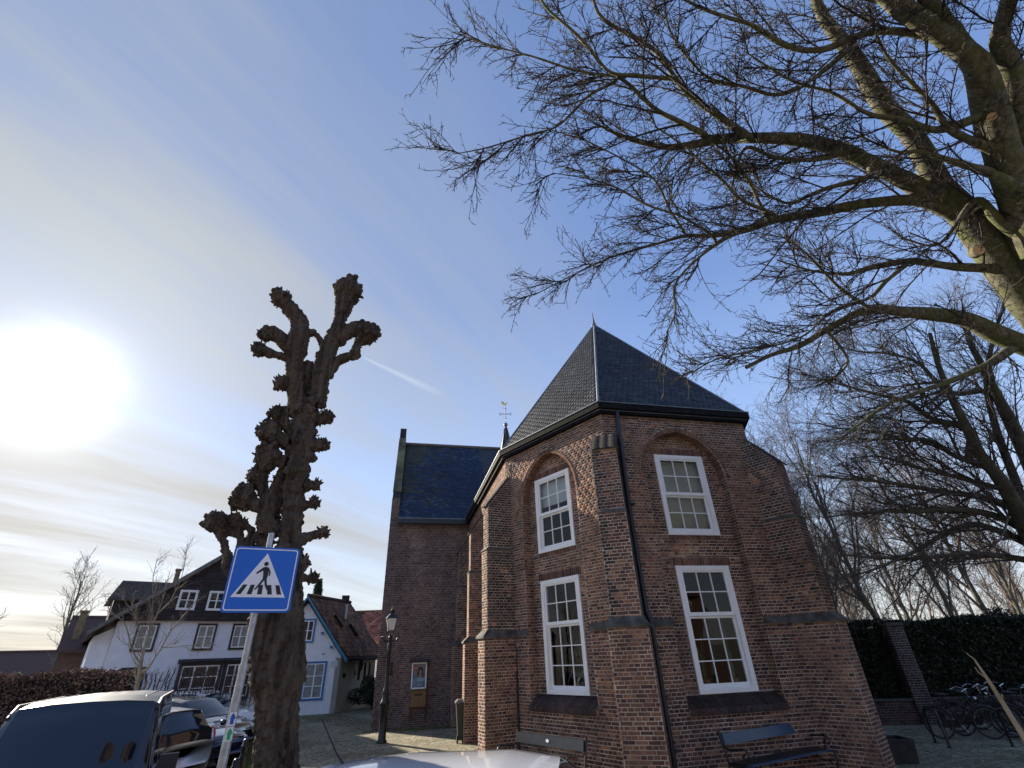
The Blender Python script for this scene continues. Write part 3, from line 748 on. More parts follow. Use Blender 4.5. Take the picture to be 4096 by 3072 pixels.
def slates(A, B_, poly, e=.125, w=.19, tilt=0.0, tintf=None, lift=.012):
    """rows of slates covering the 3D polygon poly that starts with the eave A-B_"""
    A = np.array(A); U = np.array(B_) - A; LU = np.linalg.norm(U); U = U / LU
    q = np.array(poly[2]) - A; Vv = q - U * (q @ U); Vv = Vv / np.linalg.norm(Vv); Nn = np.cross(U, Vv)
    if Nn[2] < 0: Nn = -Nn
    P2 = [((np.array(p) - A) @ U, (np.array(p) - A) @ Vv) for p in poly]
    c_, s_ = math.cos(tilt), math.sin(tilt)
    Ut = U * c_ + Vv * s_; Vt = -U * s_ + Vv * c_
    us = [x for x, y in P2]; vs = [y for x, y in P2]
    def inside(x, y, m=.0):
        ins = False; j = len(P2) - 1
        for i in range(len(P2)):
            if (P2[i][1] > y) != (P2[j][1] > y) and x < (P2[j][0] - P2[i][0]) * (y - P2[i][1]) / (P2[j][1] - P2[i][1]) + P2[i][0]: ins = not ins
            j = i
        return ins
    out = []; T = []
    D = math.hypot(max(us) - min(us), max(vs) - min(vs)) + 1
    for r_ in range(-int(D / e), int(D / e)):
        for k in range(-int(D / w), int(D / w)):
            x = (k + (.5 if r_ % 2 else 0)) * w; y = r_ * e
            X = x * c_ - y * s_; Y = x * s_ + y * c_
            if X < min(us) or X > max(us) or Y < min(vs) or Y > max(vs): continue
            if not (inside(X, Y) and inside(X - w * .3, Y) and inside(X + w * .3, Y)): continue
            c = A + U * X + Vv * Y + Nn * (lift + random.uniform(-.002, .003))
            lt = -.055 + random.uniform(-.012, .012); v2 = Vt * math.cos(lt) + Nn * math.sin(lt); n2 = Nn * math.cos(lt) - Vt * math.sin(lt)
            rr = random.uniform(-.03, .03); u2 = Ut * math.cos(rr) + v2 * math.sin(rr); v3 = v2 * math.cos(rr) - Ut * math.sin(rr)
            out.append((*c, *u2, *v3, *n2, w / 2 - .004, e * .62, .005)); T.append(tintf(X, Y) if tintf else min(.86, abs(random.gauss(.38, .2))))
    return out, T
def put_slates(sets, parent, mat, limit=300):
    w = Wall(); 
    for o, t in sets: w.B += o; w.T += t
    flush_bricks(w, parent, mat, None, name='slate', limit=limit)
put_slates([slates(RE[2], RE[1], [RE[2], RE[1], AP], tilt=R(-20)), slates(RE[2], RE[3], [RE[2], RE[3], AP], tilt=R(14)),
            slates(RE[1], RE[0], [RE[1], RE[0], BACK, AP], tilt=0), slates(RE[3], RE[4], [RE[3], RE[4], AP], tilt=0)], roof_o, M['slate'])
for o in list(roof_o.children):
    if o.name.startswith('bricks'): o.name = 'slates'
hp = MB()
for i in (1, 2, 3, 4): hp.tube([RE[i] + up3 * .03, AP + up3 * .0], .035, 6)
hp.build('hip_flashing', M['lead'], roof_o)
fn = MB(); fn.lathe([(.16, -.35), (.11, -.05), (.06, .12), (.03, .32), (.008, .62), (0, .64)], 8, tuple(AP)); fn.build('finial', M['lead'], roof_o)

# drainpipe on the right facet, with brackets
pp = MB()
def onR_(a, z, off): return C1 + uR * a - nR * off + up3 * z
pts = [onR_(.42, 7.62, .10), onR_(.40, 7.3, .09), onR_(.34, 5.2, .09), onR_(.36, 2.95, .09), onR_(.40, 2.72, .15), onR_(.40, 2.5, .15), onR_(.40, 0, .15)]
pp.tube(pts, .055, 10)
dp = pp.build('downpipe', M['pipe'], chapel)
for z in (6.35, 5.25, 3.9, 2.3, 1.45, .6):
    bk = MB()
    o = .09 if z > 2.8 else .15
    bk.lathe([(.068, -.03), (.07, 0), (.068, .03)], 10, tuple(onR_(.40 if z < 2.8 else (.37 if z > 6 else .345), z, o)))
    bk.box(tuple(onR_(.44, z, .04)), uR, up3, nR, .09, .02, .035); bk.build('pipe_bracket', M['pipe'], dp)
# thin cable pipe in the left corner
pp = MB()
def onL_(a, z, off): return C1 - uL * a - nL * off + up3 * z
pp.tube([onL_(3.80, 7.4, .02), onL_(3.79, 5, .02), onL_(3.80, 2.9, .02), onL_(3.79, 2.6, .07), onL_(3.70, 2.35, .02), onL_(3.72, 1.9, .02)], .009, 5)
pp.build('lightning_cable', M['pipe'], chapel)
pp = MB(); pp.tube([onL_(3.72, 1.9, .03), onL_(3.72, 0, .03)], .024, 8); pp.build('cable_pipe', M['pipe'], chapel)

# ------------------------------------------------------------------ sash windows
def sash_window(O, u, n, wc, z0, z1, rows_t, rows_b, blind=None):
    Ob = O - n * REC
    def P(a, z, d): return Ob + u * (wc + a) + up3 * z + n * d
    hw = WIN_W / 2
    f = MB()
    cw = .115
    def bar(mb, a0, a1, za, zb, d0, d1):
        mb.box(P((a0 + a1) / 2, (za + zb) / 2, (d0 + d1) / 2), u, up3, n, (a1 - a0) / 2, (zb - za) / 2, (d1 - d0) / 2)
    # casing
    bar(f, -hw + .002, -hw + cw, z0, z1, -.10, .035); bar(f, hw - cw, hw - .002, z0, z1, -.10, .035)
    bar(f, -hw + cw, hw - cw, z1 - .10, z1 - .002, -.10, .033); bar(f, -hw + cw, hw - cw, z0, z0 + .085, -.10, .045)
    win = f.build('window', M['white_paint'], chapel)
    a0, a1 = -hw + cw, hw - cw
    zm = z0 + .085 + (z1 - z0 - .185) * rows_b / (rows_b + rows_t)
    def sash(za, zb, rows, d, rail_b, nm):
        s = MB(); st = .05
        bar(s, a0 + .001, a0 + st, za, zb, d - .022, d + .022); bar(s, a1 - st, a1 - .001, za, zb, d - .022, d + .022)
        bar(s, a0 + st, a1 - st, zb - .045, zb - .001, d - .021, d + .021); bar(s, a0 + st, a1 - st, za, za + rail_b, d - .021, d + .021)
        so = s.build('sash', M['white_paint'], win)
        g0, g1, h0, h1 = a0 + st, a1 - st, za + rail_b, zb - .045
        gb = MB()
        for i in (1, 2):
            x = g0 + (g1 - g0) * i / 3; bar(gb, x - .011, x + .011, h0, h1, d - .016, d + .016)
        for i in range(1, rows):
            z = h0 + (h1 - h0) * i / rows; bar(gb, g0, g1, z - .0108, z + .0108, d - .014, d + .018)
        gb.build('glazing_bars', M['white_paint'], win)
        for i in range(3):
            for j in range(rows):
                x0 = g0 + (g1 - g0) * i / 3 + .012; x1 = g0 + (g1 - g0) * (i + 1) / 3 - .012
                y0 = h0 + (h1 - h0) * j / rows + .012; y1 = h0 + (h1 - h0) * (j + 1) / rows - .012
                t1, t2 = random.gauss(0, .006), random.gauss(0, .006)
                nn = n + u * t1 + up3 * t2; nn = nn / np.linalg.norm(nn); uu = u - nn * (u @ nn); uu = uu / np.linalg.norm(uu); vv = np.cross(nn, uu)
                q = MB().box(P((x0 + x1) / 2, (y0 + y1) / 2, d), uu, vv, nn, (x1 - x0) / 2 + .008, (y1 - y0) / 2 + .008, .002)
                me = bpy.data.meshes.new('pane'); me.from_pydata([tuple(v) for v in q.v], [], q.f)
                # a single reflecting sheet reads as old window glass
                link_mesh('pane', me, M['glass'], win)
    sash(zm - .03, z1 - .10, rows_t, -.012, .075, 't')
    sash(z0 + .085, zm - .032, rows_b, -.062, .085, 'b')
    if blind:
        z_lo, mat, dd, b0, b1 = blind
        bl = MB(); bar(bl, b0, b1, z_lo, z1 - .12, -dd - .01, -dd)
        bl.build('roller_blind', mat, win)
    return win
M['cream_blind'] = simple('cream_blind', (.46, .42, .32), .8, var=.1)
M['white_blind'] = simple('white_blind', (.62, .63, .66), .8, var=.05)
for (z0, z1), rt, rb, k in ((WZ['lo'], 2, 3, 0), (WZ['up'], 2, 2, 1)):
    sash_window(C1, uR, -nR, 2.124, z0, z1, rt, rb, (z0 + .1, M['cream_blind'], .16, -.62, .62) if k else None)
    sash_window(C1, -uL, -nL, 2.2536, z0, z1, rt, rb, (z0 + 1.25, M['white_blind'], .16, -.62, .62) if k else None)
# dark room inside
inn = MB()
inner = offs(EAVE, -.45)
for i in (0, 3, 4): inn.add([inner[i] + up3 * .01, inner[i + 1] + up3 * .01, inner[i + 1] + up3 * 7.5, inner[i] + up3 * 7.5], [(0, 1, 2, 3)])
M['room'] = simple('unlit_room', (.022, .019, .017), .9)  # near-black lining puts the unlit room's shade into its colour
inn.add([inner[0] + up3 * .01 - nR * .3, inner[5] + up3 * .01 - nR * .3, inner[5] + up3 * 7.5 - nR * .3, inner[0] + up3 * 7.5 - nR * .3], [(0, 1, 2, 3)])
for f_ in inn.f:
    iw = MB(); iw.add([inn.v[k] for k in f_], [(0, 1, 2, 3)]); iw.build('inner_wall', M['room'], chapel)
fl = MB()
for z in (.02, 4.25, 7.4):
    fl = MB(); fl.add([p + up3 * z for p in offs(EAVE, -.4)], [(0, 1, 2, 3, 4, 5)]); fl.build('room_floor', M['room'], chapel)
# tall pot plants on the inner ledge of the two lower windows
M['leaf'] = simple('leaf', (.05, .09, .03), .5, var=.5)
M['pot'] = simple('clay_pot', (.25, .12, .07), .8)
def plant(base, n_, lab):
    o = empty('house_plant', tuple(base)); tag(o, lab, 'plant')
    p = MB(); p.lathe([(.0, 0), (.07, 0), (.095, .16), (.1, .17), (.085, .17), (.08, .15), (0, .15)], 12, tuple(base)); p.build('pot', M['pot'], o)
    for i in range(n_):
        a = random.uniform(0, 6.28); h = random.uniform(.55, 1.25); ln = random.uniform(.02, .16)
        q = MB(); s0 = Vector(base) + Vector((math.cos(a) * .04, math.sin(a) * .04, .14)); pr = None
        L = [s0 + Vector((math.cos(a) * ln * t * t, math.sin(a) * ln * t * t, h * t)) for t in (0, .3, .6, .85, 1)]
        w = [.016, .024, .022, .014, .002]; sd = Vector((-math.sin(a), math.cos(a), 0))
        vs = [x + sd * ww * s_ for x, ww in zip(L, w) for s_ in (-1, 1)]
        q.add(vs, [(2 * k, 2 * k + 1, 2 * k + 3, 2 * k + 2) for k in range(4)], True)
        q.build('leaf', M['leaf'], o)
def room_pt(O, u, n, a, z, d): return O + u * a - n * (REC + d) + up3 * z
for O, u, n, a in ((C1, uR, -nR, 2.124), (C1, -uL, -nL, 2.2536)):
    led = MB(); led.box(room_pt(O, u, n, a, 1.45, .28), u, up3, n, .8, .03, .17); led.build('inner_sill', M['room'], chapel)
plant(room_pt(C1, -uL, -nL, 1.95, 1.48, .26), 9, 'tall snake plant behind the lower left chapel window')
plant(room_pt(C1, uR, -nR, 1.80, 1.48, .26), 6, 'green pot plant at left behind the lower right chapel window')
plant(room_pt(C1, uR, -nR, 2.5, 1.48, .28), 7, 'green pot plant at right behind the lower right chapel window')
# ------------------------------------------------------------------ church hall with the dark slate roof
N0 = np.array((-5.746, 21.482, 0)); DN = nR @ N0
church = empty('church', tuple(N0)); tag(church, 'tall plain brick church wing with steep blue-black slate roof and lichened gable parapet', 'church')
CW = Wall()
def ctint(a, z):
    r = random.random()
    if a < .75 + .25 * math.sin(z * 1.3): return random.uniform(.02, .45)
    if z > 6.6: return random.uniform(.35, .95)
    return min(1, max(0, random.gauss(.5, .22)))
LENC = 13.0
ZE = 7.58
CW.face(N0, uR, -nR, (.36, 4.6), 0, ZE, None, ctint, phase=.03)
SL = math.tan(R(50)); RB = 4.9; ZRG = ZE + RB * SL
# gable wall seen edge-on, with stepped shoulder and sloping parapet
def parapet_top(y): return ZE + max(0, y) * SL + .55
CW.face(N0, uR, -nR, (0, .36), 0, 8.75, None, lambda a, z: random.uniform(.05, .5), phase=.03)
cwall = MB()
gp = [N0 + up3 * 0, N0 + nR * 2 * RB, N0 + nR * 2 * RB + up3 * (ZE + .5), N0 + nR * (RB + .25) + up3 * (ZRG + .35), N0 + nR * (RB + .25) + up3 * (ZRG + .95), N0 + nR * (RB - .25) + up3 * (ZRG + .95), N0 + nR * (RB - .35) + up3 * (ZRG + .2),
      N0 + nR * .9 + up3 * (ZE + .9 * SL + .62), N0 + nR * .35 + up3 * 8.75, N0 + nR * .005 + up3 * 8.75]
cwall.prism([p + uR * .0 for p in gp], uR * .355)
cwall.prism([N0 + uR * 4.6 + nR * .0, N0 + uR * LENC + nR * .0, N0 + uR * LENC + up3 * ZE, N0 + uR * 4.6 + up3 * ZE], nR * .3)
M['church_plain'] = tinted('church_plain', [(0, (.05, .04, .037)), (1, (.14, .10, .08))], nstr=.6, nscale=14, bump=.6, bscale=25)
cw_o = cwall.build('wall', M['church_plain'], church)
flush_bricks(CW, cw_o, M['church_brick'], M['church_mortar'])
# moss-grown coping bricks on the parapet slope
cp = MB()
n_ = 34
a0 = N0 + nR * .9 + up3 * (ZE + .9 * SL + .66); a1 = N0 + nR * (RB - .35) + up3 * (ZRG + .24)
V_ = (a1 - a0) / np.linalg.norm(a1 - a0); LL = np.linalg.norm(a1 - a0); NN = np.cross(uR, V_); NN = NN if NN[2] > 0 else -NN
for i in range(n_):
    q = MB(); q.box(a0 + V_ * LL * (i + .5) / n_ + uR * .178, uR, V_, NN, .2, LL / n_ / 2 - .006, .035)
    q.build('coping_brick', M['coping'] if 'coping' in M else M.setdefault('coping', simple('lichened_coping', (.13, .12, .06), .95, var=.6, scale=1.2, bump=.5)), church)
r0 = N0 + uR * .34 - nR * .22 + up3 * (ZE + .15); r1 = N0 + uR * LENC - nR * .22 + up3 * (ZE + .15)
t0 = N0 + uR * .34 + nR * RB + up3 * ZRG; t1 = N0 + uR * LENC + nR * RB + up3 * ZRG
b0 = N0 + uR * .34 + nR * 2 * RB + up3 * ZE; b1 = N0 + uR * LENC + nR * 2 * RB + up3 * ZE
rf = MB(); rf.add([r0, r1, t1, t0, b1, b0], [(0, 1, 2, 3), (3, 2, 4, 5)]); crf = rf.build('roof', M['roof_base'], church)
def cs_t(x, y):
    H = 7.0
    w = .55 + .5 * math.sin(y * .9 + 1) + random.uniform(-.5, .5)
    if y > 2.2 and x < .45 + w and random.random() < .9: return random.uniform(.95, 1)
    if y > 1.0 and x < 1.9 + w and random.random() < .30: return random.uniform(.905, .935)
    if y > 6.0 and random.random() < .22: return random.uniform(.75, .89)
    if y < 2.2 and x < .5 and random.random() < .4: return random.uniform(.8, .89)
    if random.random() < .02: return random.uniform(.905, .93)
    return abs(random.gauss(.36, .17))
e4 = N0 + uR * 4.8 - nR * .22 + up3 * (ZE + .15); t4 = N0 + uR * 4.8 + nR * RB + up3 * ZRG
put_slates([slates(r0, e4, [r0, e4, t4, t0], e=.13, w=.20, tilt=R(-8), tintf=cs_t)], crf, M['church_slate'])
for o in list(crf.children):
    if o.name.startswith('bricks'): o.name = 'slates'
rc = MB(); rc.tube([t0 + up3 * .05, t1 + up3 * .05], .11, 8); rc.build('ridge_tiles', simple('ridge_tile', (.12, .10, .09), .9, var=.3), crf)
gm = MB()
gm.box((r0 + r1) / 2 - nR * .06 - up3 * .1, uR, nR, up3, (LENC - .34) / 2, .09, .10)
gm.build('gutter', M['pipe'], church)
gm = MB(); gm.box((r0 + r1) / 2 - nR * .14 + up3 * .02, uR, nR, up3, (LENC - .34) / 2, .02, .02); gm.build('gutter_edge', M['lead'], church)
# wall anchor
an = MB(); ca = N0 + uR * .56 - nR * .03 + up3 * 1.95
an.tube([ca - up3 * .22, ca - up3 * .1 - nR * .02, ca + up3 * .1 - nR * .02, ca + up3 * .22], [.02, .03, .03, .02], 6)
an.tube([ca - up3 * .16 - uR * .07, ca - up3 * .2, ca - up3 * .16 + uR * .07], .015, 5); an.tube([ca + up3 * .16 - uR * .07, ca + up3 * .2, ca + up3 * .16 + uR * .07], .015, 5)
an.build('wall_anchor', M['black'], church)
# little ridge spire with cross and weathercock
sp0 = np.array((-0.49, 26.6, 0)); 
spire = empty('ridge_spire', tuple(sp0 + up3 * 12.6)); tag(spire, 'small slated ridge spire with iron cross and gilt weathercock', 'spire')
s = MB(); s.lathe([(.52, 12.4), (.42, 12.75), (.10, 14.35), (.04, 14.55)], 8, tuple(sp0), smooth=False); so = s.build('spire_body', M['slate'], spire)
at = so.data.attributes.new('tint', 'FLOAT', 'FACE'); at.data.foreach_set('value', np.full(len(so.data.polygons), .5, dtype=np.float32))
s = MB()
for j in range(8):
    w = 2 * math.pi * j / 8; dd = np.array((math.cos(w), math.sin(w), 0)); s.tube([sp0 + dd * .42 + up3 * 12.75, sp0 + dd * .10 + up3 * 14.35], .02, 4)
s.build('lead_rib', M['lead'], spire)
s = MB(); s.sphere(sp0 + up3 * 14.62, .13); s.build('ball', M['lead'], spire)
cr = MB(); cr.tube([sp0 + up3 * 14.7, sp0 + up3 * 15.95], .022, 6)
cx = np.array((1, .1, 0)); cr.tube([sp0 + up3 * 15.35 - cx * .36, sp0 + up3 * 15.35 + cx * .36], .02, 6)
for px_, pz_ in ((-.36, 15.35), (.36, 15.35), (0, 15.05), (0, 15.72)):
    for k_ in (-1, 1):
        if abs(px_) > .1: cr.tube([sp0 + cx * px_ + up3 * pz_, sp0 + cx * (px_ * 1.0) + up3 * (pz_ + k_ * .07), sp0 + cx * (px_ * .82) + up3 * (pz_ + k_ * .11)], .012, 4)
        else: cr.tube([sp0 + up3 * pz_, sp0 + cx * k_ * .08 + up3 * (pz_ + .01), sp0 + cx * k_ * .12 + up3 * (pz_ + .07)], .012, 4)
cr.build('iron_cross', M['black'], spire)
M['gold'] = simple('gilding', (.75, .5, .15), .3, 1.0)
ck = MB()
pr = [(-.16, 0), (-.05, -.05), (.06, -.04), (.1, .05), (.17, .12), (.1, .15), (.04, .06), (-.04, .08), (-.1, .2), (-.22, .22), (-.24, .1)]
ck.prism([sp0 + cx * x + up3 * (16.02 + z) - np.array((0, .012, 0)) for x, z in pr], (0, .024, 0)); ck.build('weathercock', M['gold'], spire)

# display case with poster, and letter box, on the church wall
def wq(u0, z0, d): return N0 + uR * u0 - nR * d + up3 * z0
M['wood_brown'] = simple('brown_wood', (.10, .055, .03), .6, var=.3, scale=9)
case = empty('notice_case', tuple(wq(1.65, 1.3, 0))); tag(case, 'narrow notice case with a poster of a dark-haired woman under a small dark hood', 'notice case')
m = MB()
m.box(wq(1.65, 1.68, .06), uR, up3, nR, .29, .46, .05); m.build('case', M['wood_brown'], case)
m = MB()
for a, z, hu, hv in ((1.38, 1.68, .022, .44), (1.92, 1.68, .022, .44), (1.65, 2.10, .292, .022), (1.65, 1.26, .292, .022)): m.box(wq(a, z, .125), uR, up3, nR, hu, hv, .018)
m.build('frame', M['white_paint'], case)
m = MB(); m.box(wq(1.655, 2.20, .13), uR, up3, nR, .40, .045, .14); m.build('hood', simple('hood_lead', (.045, .035, .05), .6), case)
def poster_part(nm, poly, col, d, em=None):
    q = MB(); q.prism([wq(a, z, d) for a, z in poly], -nR * .002)
    q.build(nm, simple('print_' + nm, col, .5, var=.05), case)
poster_part('poster', [(1.40, 1.28), (1.90, 1.28), (1.90, 2.08), (1.40, 2.08)], (.28, .26, .27), .115)
poster_part('poster_band', [(1.40, 1.28), (1.90, 1.28), (1.90, 1.50), (1.40, 1.47)], (.03, .13, .34), .118)
poster_part('poster_sky', [(1.40, 1.47), (1.90, 1.50), (1.90, 1.62), (1.40, 1.60)], (.22, .42, .60), .118)
poster_part('poster_panel', [(1.44, 1.86), (1.56, 1.86), (1.56, 2.02), (1.44, 2.02)], (.45, .05, .05), .118)
hair = [(1.70 + .105 * math.cos(t) * (1.0), 1.82 + .15 * math.sin(t)) for t in np.linspace(0, math.pi, 9)] + [(1.58, 1.62), (1.83, 1.60)]
poster_part('poster_hair', hair, (.035, .02, .02), .121)
poster_part('poster_face', [(1.70 + .055 * math.cos(t), 1.80 + .078 * math.sin(t)) for t in np.linspace(0, 2 * math.pi, 13)[:-1]], (.52, .33, .26), .124)
poster_part('poster_neck', [(1.67, 1.74), (1.73, 1.74), (1.78, 1.63), (1.62, 1.63)], (.46, .28, .22), .1235)
poster_part('poster_lettering', [(1.62, 1.37), (1.70, 1.37), (1.70, 1.385), (1.62, 1.385)], (.8, .8, .85), .121)
q = MB(); q.box(wq(1.65, 1.68, .135), uR, up3, nR, .25, .40, .002); q.build('glass_pane', M['glass'], case)
lb = empty('letter_box', tuple(wq(1.66, .9, 0))); tag(lb, 'light brown wooden letter box on the church wall under the poster case', 'letter box')
m = MB(); m.box(wq(1.66, .93, .10), uR, up3, nR, .29, .27, .09); m.build('box', simple('varnished_ply', (.21, .115, .045), .55, var=.15), lb)
m = MB(); m.box(wq(1.66, 1.05, .195), uR, up3, nR, .15, .035, .006); m.build('slot', M['black'], lb)
m = MB(); m.prism([wq(1.34, 1.20, .0), wq(1.34, 1.245, .0), wq(1.34, 1.22, .24), wq(1.34, 1.20, .24)], uR * .64); m.build('lid', M['wood_brown'], lb)
for a in (1.38, 1.94):
    m = MB(); m.box(wq(a, .52, .05), uR, up3, nR, .03, .30, .03); m.build('bracket', M['wood_brown'], lb)

# ------------------------------------------------------------------ white house with black boarded gable (left)
GH = np.array((-13.33, 28.007, 0)); uH = azd(50); nH = np.array((-uH[1], uH[0], 0))   # nH points away from the viewer
def H(a, z, d=0.0): return GH + uH * a + up3 * z - nH * d
M['white_wall'] = simple('white_render', (.83, .84, .87), .85, var=.06, scale=2.5, bump=.15, bscale=30)
M['tar'] = simple('tarred_boards', (.035, .026, .026), .8, var=.5, scale=4)
M['thatch'] = simple('dark_roof', (.075, .055, .045), .95, var=.4, scale=8, bump=.8, bscale=20)
M['window_backing'] = simple('net_curtain', (.46, .45, .42), .9, var=.25, scale=8)
M['dark_int'] = simple('dark_interior', (.06, .05, .05), .8, var=.4)  # dark colour painted in for the shade of rooms behind house windows
hs = empty('white_house', tuple(GH + uH * -3)); tag(hs, 'white rendered house with black boarded gable and black framed windows', 'house')
XL, XR = -6.62, .15
m = MB(); m.prism([H(XL, 0), H(XR, 0), H(XR, 4.25), H(XL, 4.25)], nH * .3)
m.prism([H(-7.3, 0, -.35), H(XL - .01, 0, -.35), H(XL - .01, 3.98, -.35), H(-7.3, 3.62, -.35)], nH * 8); m.build('wall', M['white_wall'], hs)
# black gable above the white storey, made of horizontal boards
PKX, PKZ = -2.95, 7.30
def rake_z(a): return PKZ - (abs(a - PKX) * (PKZ - 3.65) / (PKX + 7.5) if a < PKX else min(PKZ - 4.3, (a - PKX) * 1.5))  # hidden right rake steepened so its shadow leaves more of the square lit
m = MB(); m.prism([H(-6.9, 4.25, .25), H(XR, 4.25, .25), H(XR, 4.35, .25), H(-.97, 4.35, .25), H(PKX, PKZ - .1, .25), H(-6.75, rake_z(-6.75) - .05, .25)], nH * .3); gb = m.build('gable', M['tar'], hs)
z = 4.27
while z < 7.05:
    x0 = -6.85 if z < 4.3 else PKX - (PKZ - z - .15) / ((PKZ - 3.65) / (PKX + 7.5)); x1 = min(XR, PKX + (PKZ - z - .2) / 1.5)
    x0 = max(x0, -6.85)
    if x1 - x0 > .3:
        q = MB(); q.box(H((x0 + x1) / 2, z + .085, .262 + random.uniform(0, .008)), uH, up3, nH, (x1 - x0) / 2, .08, .012); q.build('board', M['tar'], gb)
    z += .17
# roof slopes with verge
m = MB()
for sx in (-1, 1):
    e = (-7.6 if sx < 0 else -.85); ez = rake_z(e) 
    a = [H(e, ez, .55), H(PKX, PKZ, .55), H(PKX, PKZ + .22, .55), H(e - .05 * sx, ez + .18, .55)]
    m.prism(a, nH * 9)
rf = m.build('roof', M['thatch'], hs)
m = MB()
for sx in (-1, 1):
    e = (-7.6 if sx < 0 else -.85); ez = rake_z(e); m.prism([H(e, ez + .02, .60), H(PKX, PKZ + .02, .60), H(PKX, PKZ + .26, .60), H(e, ez + .22, .60)], nH * .05)
m.build('barge_board', simple('weathered_verge', (.16, .15, .14), .9, var=.3), rf)
# cross gable on the left slope + chimney
m = MB()
m.prism([H(-7.0, 4.2, -1.2), H(-7.0, 5.3, -1.2), H(-5.0, 5.3, -1.2), H(-5.0, 4.2, -1.2)], nH * 2.6); m.build('dormer', M['tar'], hs)
m = MB(); m.prism([H(-7.3, 5.15, -.9), H(-7.1, 5.25, -.9), H(-6.7, 6.2, -2.2), H(-6.9, 6.2, -2.2)], uH * 3.2); m.prism([H(-7.3, 5.15, -3.9), H(-7.1, 5.25, -3.9), H(-6.7, 6.2, -2.2), H(-6.9, 6.2, -2.2)], uH * 3.2)
m.build('dormer_roof', M['thatch'], hs)
m = MB(); m.box(H(-4.80, 6.05, -.9), uH, up3, nH, .11, .60, .11); m.box(H(-4.80, 6.66, -.9), uH, up3, nH, .15, .04, .15)
m.build('chimney', simple('chimney_brick', (.20, .16, .09), .9, var=.3), hs)
def casement(parent, P, a0, a1, z0, z1, vx=(.5,), hz=(.5,), fr=M['black'], fw=.09, sash=M['white_paint'], sw=.05, back=None, d0=.03, nm='window'):
    """outer frame, white sashes, glass; P(a,z,d)"""
    U = P(1, 0, 0) - P(0, 0, 0); Nn = P(0, 0, 1) - P(0, 0, 0)
    f = MB()
    def bar(mb, x0, x1, y0, y1, e0, e1): mb.box(P((x0 + x1) / 2, (y0 + y1) / 2, (e0 + e1) / 2), U, up3, Nn, (x1 - x0) / 2, (y1 - y0) / 2, (e1 - e0) / 2)
    for x0, x1, y0, y1 in ((a0, a0 + fw, z0, z1), (a1 - fw, a1, z0, z1), (a0 + fw, a1 - fw, z1 - fw, z1), (a0 + fw, a1 - fw, z0, z0 + fw)): bar(f, x0, x1, y0, y1, -.02, d0 + .03)
    w = f.build(nm, fr, parent)
    g = MB(); A0, A1, Z0_, Z1_ = a0 + fw, a1 - fw, z0 + fw, z1 - fw
    for x0, x1, y0, y1 in ((A0, A0 + sw, Z0_, Z1_), (A1 - sw, A1, Z0_, Z1_), (A0 + sw, A1 - sw, Z1_ - sw, Z1_), (A0 + sw, A1 - sw, Z0_, Z0_ + sw)): bar(g, x0, x1, y0, y1, -.01, d0 + .015)
    xs = [A0] + [A0 + (A1 - A0) * v for v in vx] + [A1]; ys = [Z0_] + [Z0_ + (Z1_ - Z0_) * h for h in hz] + [Z1_]
    for x in xs[1:-1]: bar(g, x - sw * .6, x + sw * .6, Z0_ + sw, Z1_ - sw, -.009, d0 + .018)
    for y in ys[1:-1]: bar(g, A0 + sw, A1 - sw, y - .018, y + .018, -.008, d0 + .01)
    g.build('sash', sash, w)
    for i in range(len(xs) - 1):
        for j in range(len(ys) - 1):
            q = MB(); bar(q, xs[i] + .01, xs[i + 1] - .01, ys[j] + .01, ys[j + 1] - .01, d0 - .012, d0 - .008); q.build('pane', M['glass'], w)
    q = MB(); bar(q, A0, A1, Z0_, Z1_, .002, .006); q.build('window_backing', back or M['window_backing'], w)
    return w
for a0, a1 in ((-5.85, -4.98), (-3.42, -2.55), (-1.85, -.98)): casement(hs, H, a0, a1, 2.97, 4.14)
HG = lambda a, z, d=0.0: H(a, z, d + .27)
for a0, a1 in ((-4.58, -3.80), (-3.32, -2.52)): casement(hs, HG, a0, a1, 4.70, 5.60, fr=M['white_paint'], fw=.05)
casement(hs, H, -5.95, -5.0, 1.0, 2.36, vx=(), hz=(.5,), back=M['dark_int'])
for k_, (a0, a1) in enumerate(((-3.75, -1.95), (-1.85, -.52))):
    casement(hs, lambda a, z, d=0.0: H(a, z, d + .25), a0, a1, .85, 2.45, vx=(.33, .66), hz=(.33, .66), fw=.12, back=M['dark_int'], nm='bay_window')
    m = MB(); m.prism([H(a0 - .08, 2.45), H(a0 - .08, 2.62), H(a0 - .08, 2.52, .42), H(a0 - .08, 2.45, .42)], uH * (a1 - a0 + .16)); m.box(H((a0 + a1) / 2, 1.62, .115), uH, up3, nH, (a1 - a0) / 2 - .01, .80, .11); m.build('bay_roof', M['tar'], hs)

# ------------------------------------------------------------------ little white cottage with blue trim
B0 = np.array((-9.72, 29.003, 0)); uB = azd(73); nB = np.array((-uB[1], uB[0], 0))
nX = azd(11.5)
def Bq(a, z, d=0.0): return B0 + uB * a + up3 * z - nB * d
ct = empty('white_cottage', tuple(B0 - uB * 2)); tag(ct, 'small white brick cottage with bright blue trim and steep brown tiled roof', 'cottage')
M['cot_white'] = simple('limewash', (.84, .84, .83), .85, var=.05, scale=3, bump=.25, bscale=25)
M['cream_wall'] = simple('cream_wall', (.55, .50, .38), .9, var=.15, scale=2, bump=.2)
M['blue_trim'] = simple('blue_trim', (.03, .16, .42), .45, var=.1)
M['teal_trim'] = simple('teal_trim', (.03, .20, .34), .5, var=.1)
m = MB(); m.prism([Bq(-4.2, 0), Bq(0, 0), Bq(0, 2.5), Bq(-2.1, 5.15), Bq(-4.2, 2.5)], nX * 4.0); m.build('wall', M['cot_white'], ct)
